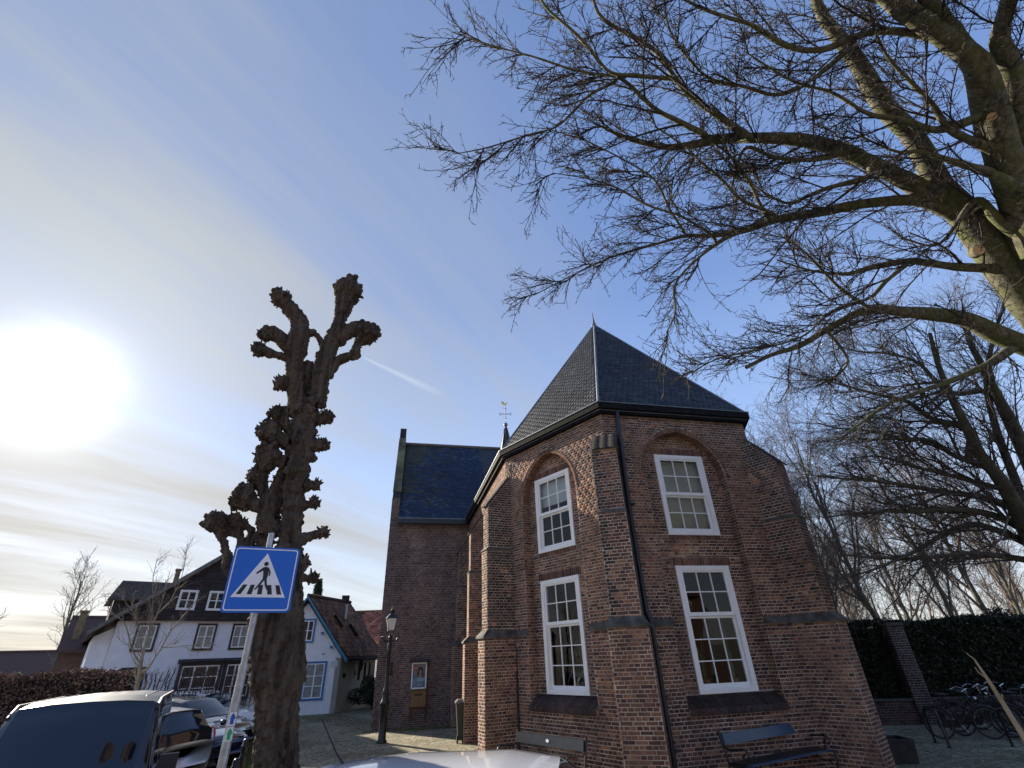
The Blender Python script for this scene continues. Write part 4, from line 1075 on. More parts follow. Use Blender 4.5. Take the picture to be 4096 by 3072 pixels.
# side wall turned further right (cream), running back
sd = azd(-2); sn = azd(88)
def Sq(s_, z, d=0.0): return B0 + sd * s_ + up3 * z + sn * d
sv = azd(2)
m = MB(); m.prism([Bq(0.01, 0, 0) , Bq(.01, 2.45, 0), Bq(.01, 2.45, 0) + nX * 4.0, Bq(.01, 0, 0) + nX * 4.0], -uB * .25); m.build('side_wall', M['cream_wall'], ct)
def SW(s_, z, d=0.0):
    return Bq(.012, z) + nX * (s_ * .5) + np.array((nX[1], -nX[0], 0)) * d
for s_ in (4.2, 5.5, 6.6):
    m = MB(); U = (SW(1, 0) - SW(0, 0)); m.box(SW(s_, 1.75, .02), U / np.linalg.norm(U), up3, SW(0, 0, 1) - SW(0, 0), .10, .42, .02); m.build('narrow_window', M['black'], ct)
rt = MB(); ov = .35
pk = (-2.1, 5.32); er = (.32, 2.28); el = (-4.5, 2.28)
for e in (er, el): rt.prism([Bq(e[0], e[1], ov), Bq(pk[0], pk[1], ov), Bq(pk[0], pk[1] + .12, ov), Bq(e[0], e[1] + .12, ov)], nX * 4.5)
M['tile'] = tinted('roof_tile', [(0, (.06, .036, .026)), (.4, (.14, .075, .048)), (.8, (.24, .125, .07)), (1, (.32, .18, .10))], rough=.85, nscale=4, nstr=.3)
M['red_tile'] = tinted('red_roof_tile', [(0, (.10, .045, .035)), (.4, (.26, .095, .06)), (.8, (.40, .15, .09)), (1, (.50, .22, .13))], rough=.8, nscale=4, nstr=.3)
M['tile_base'] = simple('tile_base', (.07, .04, .03), .9)
cro = rt.build('roof', M['tile_base'], ct)
def tile_rows(A, B_, C_, D_, e, w, tf):
    return slates(A, B_, [A, B_, C_, D_], e=e, w=w, tintf=tf, lift=.03)
A_ = Bq(er[0], er[1] + .12, ov); B__ = A_ + nX * 4.5; D_ = Bq(pk[0], pk[1] + .12, ov); C_ = D_ + nX * 4.5
put_slates([tile_rows(A_, B__, C_, D_, .27, .21, lambda x, y: min(1, abs(random.gauss(.45, .2))))], cro, M['tile'])
for o in list(cro.children):
    if o.name.startswith('slate'): o.name = 'tile'
    if o.name.startswith('bricks'): o.name = 'tiles'
m = MB(); m.tube([Bq(pk[0], pk[1] + .16, ov), Bq(pk[0], pk[1] + .16, ov) + nX * 4.5], .11, 6); m.build('ridge_tile', M['tile_base'], cro)
m = MB()
for e in (er, el): m.prism([Bq(e[0], e[1] - .1, ov + .01), Bq(pk[0], pk[1] - .02, ov + .01), Bq(pk[0], pk[1] + .14, ov + .01), Bq(e[0], e[1] + .10, ov + .01)], -nB * .03)
m.build('barge_board', M['teal_trim'], ct)
m = MB(); m.box((A_ + B__) / 2 - up3 * .06, nX, np.array((nX[1], -nX[0], 0)), up3, 2.25, .07, .06); m.build('gutter', M['pipe'], ct)
casement(ct, Bq, -2.25, -1.52, 3.20, 4.34, fr=M['blue_trim'], fw=.08, back=M['dark_int'])
casement(ct, Bq, -1.76, -.66, .60, 2.32, fr=M['blue_trim'], fw=.09, vx=(.5,), hz=(.34, .63))
for e_, s__ in (((-1.0), 3.78), ((-.45), 3.1)):
    m = MB(); m.box(Bq(e_ - .12, s__ - .14, .1), uB, up3, nB, .06, .05, .1); m.build('purlin_end', M['blue_trim'], ct)
# skylights and flue on the right slope
def slope_pt(t, s_, h=.14): return Bq(er[0] + (pk[0] - er[0]) * t, er[1] + (pk[1] - er[1]) * t + h, ov) + nX * s_
Us = slope_pt(1, 0) - slope_pt(0, 0); Us = Us / np.linalg.norm(Us); Ns = np.cross(nX, Us); Ns = Ns if Ns[2] > 0 else -Ns
M['skylight'] = simple('skylight_glass', (.35, .36, .36), .08, spec=1.0)
for t_, s_ in ((.60, 1.5), (.46, 2.6)):
    q = MB(); q.box(slope_pt(t_, s_) + Ns * .05, Us, nB, Ns, .40, .22, .05); f_ = q.build('skylight', M['black'], ct)
    q = MB(); q.box(slope_pt(t_, s_) + Ns * .103, Us, nB, Ns, .34, .17, .004); q.build('pane', M['skylight'], f_)
m = MB(); m.tube([slope_pt(.66, 2.5), slope_pt(.66, 2.5) + up3 * .8], .08, 8); m.build('flue_pipe', M['galv'], ct)
m = MB(); m.box(slope_pt(1, 3.9) + up3 * .15, uB, nB, up3, .22, .22, .2); m.build('chimney', M['tar'], ct)
# name plate, number and little round vent on the gable wall
m = MB(); m.box(Bq(-.30, 2.16, .012), uB, up3, nB, .2, .15, .012); m.build('stone_plate', simple('pale_stone', (.6, .6, .58), .8), ct)
m = MB(); m.lathe([(.0, -.02), (.045, -.02), (.045, .02), (0, .02)], 10, tuple(Bq(-.92, 2.65, .02))); m.build('vent', M['black'], ct)
m = MB(); m.box(SW(1.0, 1.62, .015), (SW(1, 0) - SW(0, 0)) / np.linalg.norm(SW(1, 0) - SW(0, 0)), up3, SW(0, 0, 1) - SW(0, 0), .14, .10, .012); m.build('name_plate', M['black'], ct)
lt = empty('wall_lantern', tuple(SW(3.0, 1.9, .3))); tag(lt, 'black wall lantern beside the narrow windows of the white cottage', 'lantern')
lc = SW(3.2, 2.0, .38)
m = MB(); m.tube([SW(3.2, 1.7, .02), SW(3.2, 1.62, .2), SW(3.2, 1.78, .38)], .02, 6); m.tube([SW(3.2, 1.5, .02), SW(3.2, 1.85, .02)], .025, 6); m.build('bracket', M['black'], lt)
m = MB(); m.lathe([(.05, -.2), (.12, .12), (.16, .14), (.03, .3), (.0, .36)], 6, tuple(lc), smooth=False); m.build('lantern_head', M['black'], lt)

# long red tiled roof behind the cottage
rh = empty('red_roofed_house', (-6.5, 34, 0)); tag(rh, 'low white house with red pantiled roof behind the cottage beside the church', 'house')
uQ = azd(86); nQ = np.array((-uQ[1], uQ[0], 0)); Q0 = np.array((-13.0, 34.2, 0))
def Qq(a, z, d=0.0): return Q0 + uQ * a + up3 * z + nQ * d
m = MB(); m.prism([Qq(0, 0), Qq(10.5, 0), Qq(10.5, 3.1), Qq(0, 3.1)], nQ * 6); m.build('wall', M['white_wall'], rh)
m = MB(); m.prism([Qq(-.2, 3.0, -.3), Qq(-.2, 5.25, 3.0), Qq(-.2, 3.0, 6.3)], uQ * 10.9); rr = m.build('roof', M['tile_base'], rh)
put_slates([tile_rows(Qq(2.0, 3.10, -.3), Qq(9.5, 3.10, -.3), Qq(9.5, 5.35, 3.0), Qq(2.0, 5.35, 3.0), .26, .24, lambda x, y: min(1, abs(random.gauss(.5, .22))))], rr, M['red_tile'])
for o in list(rr.children):
    if o.name.startswith('slate'): o.name = 'tile'
    if o.name.startswith('bricks'): o.name = 'tiles'
m = MB(); m.tube([Qq(-.2, 5.28, 3.0), Qq(10.7, 5.28, 3.0)], .12, 6); m.build('ridge_tile', M['tile_base'], rr)

# ------------------------------------------------------------------ houses at the far left
def gable_house(nm, lab, O, az, L_, D_, ze, zr, wm, rm, chim=None):
    e = empty(nm, tuple(O)); tag(e, lab, 'house'); u = azd(az); n = np.array((-u[1], u[0], 0)); O = np.array(O, float)
    def q(a, z, d): return O + u * a + up3 * z + n * d
    m = MB(); m.prism([q(0, 0, 0), q(0, ze, 0), q(0, zr, D_ / 2), q(0, ze, D_), q(0, 0, D_)], u * L_); m.build('wall', wm, e)
    m = MB()
    for d0, d1 in ((-.3, D_ / 2), (D_ + .3, D_ / 2)):
        zz = ze - .3 * (zr - ze) / (D_ / 2)
        m.prism([q(-.2, zz, d0), q(-.2, zr, d1), q(-.2, zr + .14, d1), q(-.2, zz + .14, d0)], u * (L_ + .4))
    ro = m.build('roof', rm, e)
    m = MB(); m.tube([q(-.2, zr + .14, D_ / 2), q(L_ + .2, zr + .14, D_ / 2)], .12, 6); m.build('ridge_tile', rm, ro)
    if chim:
        m = MB(); m.box(q(*chim), u, n, up3, .17, .17, 1.3); m.box(q(chim[0], chim[1] + 1.3, chim[2]), u, n, up3, .21, .21, .05); m.build('chimney', M['chim2'], e)
    return e, q, u, n
M['chim2'] = simple('yellow_brick', (.22, .17, .09), .9, var=.3)
M['brown_roof'] = simple('brown_roof', (.10, .055, .045), .95, var=.35, scale=14, bump=.7, bscale=12)
M['brown_wall'] = simple('brown_wall', (.13, .075, .055), .95, var=.3, scale=12, bump=.5)
e, q, u, n = gable_house('brick_house', 'brown brick house with tall yellow brick chimney left of the white house', (-24.2, 28.0, 0), 52, 6.5, 6, 3.3, 4.9, M['brown_wall'], M['brown_roof'], (.35, 3.9, .9))
m = MB(); m.box(q(2.2, 1.6, -.03), u, up3, n, .5, .6, .03); m.build('window', M['dark_int'], e)
e, q, u, n = gable_house('long_low_house', 'long low house with dull brown roof behind the beech hedge at far left', (-41, 24, 0), 48, 17, 7, 2.0, 3.4, M['brown_wall'], M['brown_roof'])
for a in (3, 7.2, 11):
    m = MB(); m.box(q(a, 1.2, -.03), u, up3, n, .6, .5, .03); m.build('window', M['dark_int'], e)
e, q, u, n = gable_house('white_gabled_house', 'distant white gabled house at the far left edge', (-62, 47, 0), 120, 9, 9, 3.2, 5.6, M['white_wall'], M['brown_roof'])
m = MB(); m.box(q(4, 3.0, -.03), u, up3, n, .6, .5, .03); m.build('window', M['dark_int'], e)

# terrace across the street, behind the camera (it shows in the chapel windows)
e, q, u, n = gable_house('terraced_house', 'long brick terrace with white gable boards across the street, mirrored in the chapel windows', (34, -17, 0), 270, 62, 9, 5.6, 9.5, M['brown_wall'], M['brown_roof'])
for i in range(12):
    for z in (1.5, 4.2):
        m = MB(); m.box(q(3 + i * 5, z, -.04), u, up3, n, .8, .75, .04); wf = m.build('window', M['white_paint'], e)
        m = MB(); m.box(q(3 + i * 5, z, -.09), u, up3, n, .68, .63, .012); m.build('pane', M['dark_int'], wf)
BIG_LIMBS = [
 [(10.21,7.51,5.64,0.446),(9.33,6.81,6.62,0.394),(8.69,6.34,7.21,0.356),(8.17,5.95,7.66,0.338),(7.55,5.5,8.22,0.311),(7.02,5.17,8.56,0.262),(6.76,4.92,8.77,0.224),(6.42,4.61,9.09,0.187),(5.92,4.32,9.36,0.175),(5.52,3.98,9.72,0.156),(5.21,3.73,9.93,0.137),(4.82,3.47,10.16,0.107),(4.6,3.25,10.3,0.086),(4.46,3.03,10.47,0.062),(4.25,2.77,10.7,0.03)],
 [(6.97,5.23,8.37,0.182),(6.31,5.01,8.59,0.172),(5.74,4.82,8.76,0.153),(5.18,4.65,8.89,0.135),(4.55,4.52,8.96,0.116),(3.76,4.44,8.93,0.099),(3.31,4.39,8.86,0.085),(2.87,4.37,8.73,0.064),(2.43,4.33,8.62,0.052),(2.02,4.24,8.63,0.047),(1.69,4.13,8.64,0.035),(1.44,4.02,8.67,0.019),(1.2,3.91,8.7,0.008)],
 [(3.62,4.27,8.67,0.063),(3.2,4.09,8.86,0.059),(2.79,3.9,9.05,0.047),(2.51,3.73,9.22,0.046),(2.27,3.51,9.46,0.038),(1.92,3.34,9.62,0.034),(1.61,3.23,9.69,0.034),(1.38,3.1,9.78,0.029),(1.3,2.96,9.89,0.022),(1.19,2.78,10.07,0.014)],
 [(2.94,4.19,8.62,0.051),(2.53,4.03,8.75,0.046),(2.21,3.91,8.83,0.038),(1.97,3.77,8.94,0.034),(1.73,3.62,9.07,0.026),(1.53,3.54,9.07,0.022),(1.04,3.46,9.08,0.018),(0.46,3.32,9.19,0.015),(-0.08,3.2,9.26,0.011),(-0.6,3.07,9.36,0.007)],
 [(2.4,3.6,9.05,0.037),(1.86,3.53,9.03,0.033),(1.48,3.46,9.02,0.026),(1.19,3.25,9.25,0.029),(0.97,3.1,9.37,0.025),(0.62,2.9,9.58,0.018),(0.55,2.73,9.75,0.014)],
 [(1.58,3.6,9.04,0.026),(1.22,3.65,8.83,0.022),(0.94,3.73,8.54,0.018),(0.71,3.78,8.33,0.014),(0.34,3.78,8.19,0.014),(-0.2,3.81,8.0,0.011),(-0.62,3.8,7.88,0.007)],
 [(7.34,5.45,8.23,0.15),(6.81,5.3,8.37,0.123),(6.36,5.24,8.36,0.109),(5.62,5.22,8.28,0.091),(4.93,5.23,8.14,0.081),(4.25,5.23,8.03,0.072),(3.71,5.26,7.85,0.055),(3.18,5.25,7.75,0.038),(2.74,5.2,7.72,0.033),(2.3,5.21,7.59,0.025),(1.62,5.25,7.41,0.016),(1.03,5.32,7.16,0.012),(0.37,5.43,6.86,0.008)],
 [(4.04,4.98,7.84,0.041),(3.52,4.8,7.99,0.028),(3.18,4.58,8.21,0.024),(2.87,4.41,8.35,0.02),(2.62,4.24,8.49,0.016),(2.17,4.04,8.67,0.012)],
 [(3.54,5.08,7.66,0.037),(3.15,5.14,7.47,0.028),(2.72,5.27,7.18,0.02),(2.45,5.39,6.88,0.016),(2.44,5.54,6.54,0.012),(2.28,5.66,6.25,0.008)],
 [(2.65,5.02,7.57,0.024),(2.4,4.77,7.84,0.02),(2.26,4.58,8.02,0.02),(2.05,4.41,8.16,0.015),(1.35,4.15,8.44,0.011),(0.97,4.02,8.51,0.008)],
 [(3.92,4.99,7.83,0.033),(3.62,4.65,8.27,0.024),(3.28,4.4,8.57,0.02),(2.87,4.24,8.73,0.012)],
 [(3.05,5.04,7.53,0.024),(2.58,4.82,7.71,0.02),(2.08,4.67,7.79,0.019),(1.56,4.45,7.95,0.015),(1.17,4.32,7.98,0.011),(0.67,4.21,7.98,0.007)],
 [(9.08,6.3,6.54,0.435),(8.34,5.49,7.55,0.403),(7.82,4.93,8.13,0.363),(7.39,4.51,8.46,0.313),(7.03,4.07,8.83,0.265),(6.67,3.64,9.17,0.219),(6.19,3.4,9.19,0.169),(5.62,3.14,9.23,0.149),(5.07,2.91,9.23,0.131),(4.58,2.66,9.27,0.106),(4.11,2.39,9.34,0.064)],
 [(6.83,3.79,9.02,0.168),(6.16,3.31,9.28,0.131),(5.59,2.96,9.31,0.105),(5.08,2.64,9.31,0.066)],
 [(9.79,6.67,6.5,0.407),(8.82,5.75,7.49,0.375),(8.22,5.0,8.2,0.31),(7.68,4.35,8.73,0.257),(7.23,3.73,9.22,0.2),(6.78,3.37,9.24,0.147),(6.58,3.01,9.27,0.112),(6.38,2.61,9.35,0.08)],
 [(6.14,3.34,9.2,0.109),(5.32,3.24,9.3,0.054),(4.78,3.24,9.23,0.05),(4.32,3.3,9.05,0.047),(3.94,3.28,9.02,0.043),(3.64,3.2,9.09,0.039),(3.28,3.07,9.25,0.032),(3.02,3.01,9.28,0.028),(2.69,2.93,9.34,0.024),(2.4,2.84,9.43,0.021),(2.05,2.72,9.57,0.014)],
 [(8.29,6.04,7.5,0.117),(7.9,5.95,7.49,0.093),(7.29,5.87,7.48,0.079),(6.74,5.76,7.49,0.065),(6.36,5.68,7.47,0.06),(5.69,5.66,7.34,0.047),(5.29,5.64,7.22,0.034),(4.69,5.54,7.22,0.021),(4.11,5.39,7.33,0.012)],
 [(6.3,5.59,7.38,0.042),(5.91,5.74,7.12,0.038),(5.64,5.86,6.9,0.03),(5.04,5.95,6.74,0.021),(4.6,6.14,6.43,0.017),(3.91,6.23,6.27,0.017),(3.23,6.29,6.16,0.013),(2.71,6.41,5.94,0.008)],
 [(9.97,7.28,5.64,0.321),(9.18,6.89,6.24,0.274),(8.61,6.73,6.46,0.227),(8.08,6.59,6.64,0.199),(7.6,6.44,6.83,0.171),(7.04,6.36,6.9,0.135),(6.47,6.3,6.94,0.112),(6.0,6.24,6.98,0.098),(5.66,6.25,6.89,0.071),(5.14,6.35,6.66,0.062),(4.67,6.44,6.43,0.048),(4.21,6.47,6.31,0.039),(3.77,6.54,6.13,0.035)],
 [(5.79,6.11,6.88,0.039),(5.26,5.83,7.06,0.03),(4.87,5.56,7.23,0.025),(4.5,5.3,7.39,0.02),(4.13,5.06,7.5,0.012)],
 [(5.08,6.27,6.6,0.03),(5.41,6.51,6.17,0.022),(5.13,6.66,5.92,0.017),(4.87,6.72,5.82,0.013)],
 [(5.25,4.59,8.72,0.041),(4.72,4.62,8.6,0.037),(4.09,4.56,8.62,0.033),(3.66,4.45,8.72,0.032),(3.47,4.57,8.43,0.02),(3.36,4.71,8.12,0.012)],
 [(5.64,4.85,8.47,0.059),(5.01,4.88,8.3,0.041),(4.63,4.89,8.15,0.033),(4.26,4.91,8.01,0.024),(3.75,4.73,8.19,0.016),(3.18,4.42,8.61,0.012)],
 [(5.09,3.66,9.74,0.063),(4.48,3.84,9.3,0.031),(3.97,3.9,9.09,0.031),(3.48,3.8,9.15,0.027),(2.96,3.7,9.21,0.023),(2.6,3.49,9.46,0.019),(2.37,3.27,9.73,0.015),(2.3,3.0,10.09,0.011)],
 [(7.0,4.1,8.77,0.094),(6.23,4.16,8.52,0.062),(5.64,4.04,8.61,0.046),(5.13,3.95,8.63,0.034),(4.57,3.75,8.84,0.026),(4.01,3.63,8.92,0.019),(3.33,3.38,9.23,0.011)],
 [(7.33,4.48,8.42,0.112),(6.78,4.31,8.46,0.07),(6.32,4.13,8.52,0.054),(5.99,3.88,8.71,0.038),(5.59,3.65,8.85,0.03),(5.17,3.39,9.05,0.022),(4.87,3.07,9.35,0.014)],
 [(7.6,4.79,7.97,0.12),(7.17,4.64,8.16,0.08),(6.62,4.52,8.28,0.056),(6.08,4.41,8.4,0.035),(5.69,4.37,8.37,0.024),(5.12,4.22,8.56,0.016)],
 [(8.53,6.67,6.5,0.118),(7.95,6.79,6.18,0.072),(7.3,6.86,5.94,0.053),(6.62,6.9,5.74,0.04),(6.03,6.94,5.54,0.031),(5.36,7.09,5.16,0.017)],
 [(8.18,5.45,7.63,0.144),(7.7,5.29,7.84,0.093),(7.31,5.1,8.13,0.059),(6.71,5.41,7.55,0.025),(6.1,5.33,7.62,0.017)],
]
FAR_LIMBS = [
 [(14.23,13.93,1.08,0.374),(13.38,12.81,2.72,0.32),(12.41,11.96,3.9,0.267),(11.83,11.44,4.52,0.18),(11.2,10.8,5.32,0.142),(10.6,10.36,5.8,0.117),(10.13,9.86,6.36,0.092),(9.68,9.38,6.9,0.068),(9.29,8.9,7.43,0.05),(9.01,8.44,7.93,0.033)],
 [(12.51,12.03,4.38,0.137),(11.38,11.58,4.74,0.086),(10.27,11.27,4.85,0.072),(9.18,11.06,4.79,0.053),(8.14,10.82,4.77,0.035),(7.24,10.63,4.68,0.023),(6.59,10.43,4.59,0.011)],
 [(12.47,11.81,4.76,0.125),(11.09,11.36,5.13,0.08),(9.98,11.06,5.21,0.066),(8.91,10.75,5.33,0.047),(7.94,10.47,5.38,0.035),(7.04,10.22,5.39,0.023),(6.18,9.95,5.42,0.011)],
 [(12.74,12.25,4.0,0.112),(11.06,11.69,4.55,0.067),(10.13,11.52,4.42,0.054),(9.33,11.46,4.1,0.047),(8.67,11.34,3.87,0.035),(7.7,11.26,3.58,0.023),(6.92,11.07,3.47,0.011)],
 [(13.1,12.45,3.66,0.1),(11.0,11.99,3.96,0.055),(9.86,11.73,3.9,0.048),(8.76,11.48,3.84,0.035),(7.53,11.16,3.89,0.023),(6.8,10.86,3.92,0.011)],
 [(11.58,11.24,5.77,0.1),(10.52,10.86,6.0,0.061),(9.73,10.46,6.26,0.048),(8.96,10.22,6.25,0.041),(7.98,9.91,6.35,0.029),(7.14,9.67,6.34,0.017),(6.56,9.41,6.37,0.011)],
 [(11.05,10.76,6.6,0.087),(9.91,10.36,6.8,0.055),(9.23,9.94,7.03,0.048),(8.33,9.61,7.09,0.035),(7.29,9.26,7.21,0.023),(6.73,8.98,7.2,0.011)],
 [(13.13,12.04,4.36,0.224),(12.34,11.05,5.67,0.159),(11.67,10.32,6.51,0.132),(11.11,9.76,7.05,0.094),(10.58,9.22,7.57,0.069),(10.1,8.75,7.96,0.045),(9.81,8.24,8.42,0.022)],
 [(12.24,11.56,5.21,0.1),(11.43,10.49,6.46,0.073),(10.94,9.62,7.38,0.053),(10.91,8.79,8.23,0.034),(10.85,8.27,8.54,0.017)],
 [(11.93,11.49,5.32,0.075),(10.42,11.02,5.55,0.049),(9.2,10.59,5.7,0.035),(8.15,10.17,5.83,0.023),(7.25,9.89,5.7,0.011)],
 [(10.59,10.29,7.43,0.056),(9.67,9.67,7.9,0.036),(8.72,9.28,7.97,0.03),(7.79,8.99,7.89,0.017),(7.02,8.64,7.89,0.011)],
]
POLLARD = [
 [(-2.676,6.687,0.64,0.233),(-2.795,6.636,1.251,0.236),(-2.85,6.612,1.599,0.226),(-2.893,6.593,1.881,0.24),(-2.915,6.584,2.086,0.3),(-2.973,6.559,2.33,0.306),(-3.022,6.538,2.567,0.311),(-3.058,6.522,2.812,0.309),(-3.048,6.527,3.066,0.235),(-3.062,6.521,3.332,0.202),(-3.076,6.514,3.609,0.18)],
 [(-3.073,6.516,3.632,0.177),(-3.124,6.494,4.136,0.162),(-3.146,6.484,4.54,0.173),(-3.157,6.48,4.97,0.189),(-3.176,6.471,5.27,0.204),(-3.182,6.469,5.585,0.191),(-3.187,6.467,5.781,0.176)],
 [(-3.254,6.438,5.573,0.139),(-3.365,6.39,5.881,0.123),(-3.432,6.361,6.209,0.119),(-3.483,6.339,6.553,0.128),(-3.497,6.333,6.846,0.161),(-3.5,6.332,7.114,0.133),(-3.588,6.294,7.326,0.121),(-3.755,6.222,7.519,0.109),(-3.872,6.172,7.648,0.103)],
 [(-3.054,6.524,5.738,0.124),(-3.082,6.512,6.106,0.121),(-3.081,6.513,6.463,0.136),(-3.047,6.527,6.805,0.126),(-2.993,6.55,7.13,0.116),(-2.965,6.562,7.462,0.099),(-2.945,6.571,7.763,0.141),(-2.929,6.578,8.118,0.172)],
 [(-3.23,6.579,5.774,0.119),(-3.274,6.56,6.143,0.116),(-3.337,6.533,6.469,0.111)],
 [(-2.96,6.565,6.981,0.109),(-2.819,6.625,7.216,0.105),(-2.659,6.694,7.34,0.133),(-2.533,6.748,7.271,0.14)],
 [(-3.004,6.545,6.299,0.092),(-2.907,6.587,6.575,0.075),(-2.759,6.651,6.722,0.07),(-2.668,6.691,6.782,0.09),(-2.638,6.703,7.023,0.052)],
 [(-3.501,6.331,6.476,0.079),(-3.66,6.263,6.512,0.054),(-3.841,6.185,6.541,0.072),(-3.96,6.134,6.577,0.077)],
 [(-3.524,6.321,6.616,0.079),(-3.715,6.239,6.828,0.104),(-3.876,6.17,6.936,0.104),(-3.93,6.147,6.885,0.079)],
 [(-3.385,6.382,7.066,0.076),(-3.275,6.429,7.056,0.044),(-3.137,6.488,6.86,0.051)],
 [(-3.423,6.365,6.004,0.071),(-3.53,6.319,6.051,0.088),(-3.578,6.298,6.041,0.076)],
 [(-3.252,6.439,5.259,0.113),(-3.411,6.37,5.358,0.085),(-3.507,6.329,5.499,0.091)],
 [(-3.315,6.412,5.068,0.111),(-3.467,6.346,5.137,0.094),(-3.573,6.301,5.212,0.116)],
 [(-3.312,6.413,4.776,0.098),(-3.428,6.363,4.791,0.07),(-3.527,6.321,4.836,0.124)],
 [(-3.196,6.463,5.519,0.173),(-2.997,6.549,5.519,0.087),(-2.915,6.584,5.565,0.07)],
 [(-3.073,6.516,5.041,0.112),(-2.957,6.566,5.071,0.079),(-2.911,6.586,5.093,0.068)],
 [(-3.031,6.534,4.468,0.108),(-2.949,6.569,4.462,0.07),(-2.905,6.588,4.48,0.049)],
 [(-3.029,6.535,4.169,0.074),(-2.942,6.572,4.19,0.043),(-2.883,6.598,4.221,0.037)],
 [(-3.348,6.506,4.754,0.071),(-3.389,6.489,4.468,0.081),(-3.402,6.483,4.17,0.115),(-3.429,6.472,3.961,0.124),(-3.269,6.54,3.793,0.154)],
 [(-3.402,6.483,4.17,0.105),(-3.573,6.409,4.157,0.083),(-3.741,6.337,4.248,0.109)],
 [(-3.46,6.458,4.245,0.068),(-3.549,6.42,4.371,0.069),(-3.639,6.381,4.553,0.091)],
 [(-3.737,6.448,3.315,0.063),(-3.801,6.42,3.475,0.054),(-3.897,6.379,3.686,0.045),(-3.979,6.344,3.827,0.065),(-4.03,6.321,3.923,0.096)],
 [(-3.65,6.485,3.576,0.055),(-3.725,6.453,3.743,0.046),(-3.797,6.422,3.888,0.056),(-3.843,6.402,3.96,0.066)],
 [(-3.594,6.509,3.602,0.05),(-3.616,6.5,3.823,0.046),(-3.673,6.475,3.895,0.036),(-3.74,6.446,3.916,0.041)],
 [(-3.756,6.44,3.79,0.051),(-3.85,6.399,3.798,0.05),(-3.896,6.379,3.82,0.03)],
 [(-3.554,6.472,3.618,0.035),(-3.471,6.508,3.844,0.056),(-3.414,6.532,4.001,0.078)],
 [(-3.315,6.52,3.692,0.076),(-3.395,6.486,3.663,0.056),(-3.43,6.471,3.686,0.05)],
 [(-3.017,6.54,3.684,0.102),(-2.873,6.602,3.741,0.062),(-2.77,6.646,3.797,0.052),(-2.711,6.672,3.82,0.026)],
 [(-2.959,6.565,3.298,0.096),(-2.869,6.604,3.355,0.043),(-2.87,6.603,3.411,0.031)],
 [(-2.915,6.584,3.227,0.077),(-2.816,6.626,3.229,0.046),(-2.758,6.652,3.227,0.023)],
 [(-2.946,6.57,1.744,0.118),(-3.09,6.508,1.768,0.034)],
 [(-3.167,6.258,2.766,0.106),(-3.103,6.285,2.733,0.106),(-3.026,6.318,2.638,0.106)],
]
SMALL_TREE = [
 [(-9.65,14.01,1.25,0.047),(-9.75,13.93,1.92,0.045),(-9.77,13.92,2.19,0.046),(-9.81,13.89,2.43,0.041),(-9.82,13.88,2.66,0.033),(-9.82,13.88,2.98,0.025),(-9.8,13.9,3.3,0.02),(-9.77,13.92,3.66,0.014),(-9.77,13.92,4.08,0.012),(-9.82,13.89,4.4,0.009)],
 [(-9.76,13.93,2.17,0.027),(-9.65,14.01,2.3,0.024),(-9.59,14.06,2.54,0.022),(-9.52,14.11,2.78,0.02),(-9.47,14.15,3.07,0.017),(-9.38,14.21,3.3,0.014),(-9.25,14.31,3.59,0.012),(-9.13,14.4,3.88,0.009)],
 [(-9.81,13.89,2.4,0.024),(-9.94,13.79,2.57,0.019),(-10.06,13.7,2.79,0.016),(-10.19,13.61,3.1,0.014),(-10.32,13.51,3.35,0.011),(-10.5,13.38,3.49,0.008),(-10.64,13.27,3.64,0.005)],
 [(-9.82,13.89,2.57,0.022),(-9.93,13.8,2.91,0.016),(-10.04,13.72,3.2,0.014),(-10.19,13.61,3.55,0.011),(-10.42,13.43,3.84,0.008),(-10.54,13.35,4.09,0.006)],
 [(-9.78,13.92,3.53,0.014),(-9.62,14.03,3.87,0.012),(-9.55,14.08,4.28,0.009),(-9.54,14.09,4.69,0.006),(-9.61,14.05,5.38,0.003)],
 [(-9.81,13.89,3.03,0.014),(-9.87,13.84,3.45,0.011),(-9.93,13.8,3.86,0.009),(-10.05,13.71,4.38,0.006),(-10.1,13.68,4.93,0.003)],
 [(-9.53,14.1,2.75,0.014),(-9.28,14.29,2.75,0.011),(-9.0,14.5,2.79,0.009),(-8.63,14.78,2.83,0.003)],
]
# ------------------------------------------------------------------ bare trees
def resample(P, n):
    P = np.array(P, float); d = np.r_[0, np.cumsum(np.linalg.norm(np.diff(P[:, :3], axis=0), axis=1))]
    t = np.linspace(0, d[-1], n); return np.stack([np.interp(t, d, P[:, i]) for i in range(P.shape[1])], 1)
def smooth_limb(P, n):
    """Catmull-Rom through the traced points"""
    P = np.array(P, float); Q = np.vstack([2 * P[0] - P[1], P, 2 * P[-1] - P[-2]]); out = []
    for i in range(1, len(Q) - 2):
        for t in np.linspace(0, 1, 6, endpoint=False):
            a, b, c, d = Q[i - 1], Q[i], Q[i + 1], Q[i + 2]
            out.append(.5 * ((2 * b) + (-a + c) * t + (2 * a - 5 * b + 4 * c - d) * t * t + (-a + 3 * b - 3 * c + d) * t ** 3))
    out.append(P[-1]); out = np.array(out); out[:, 3] = np.maximum(out[:, 3], .003)
    return resample(out, n)
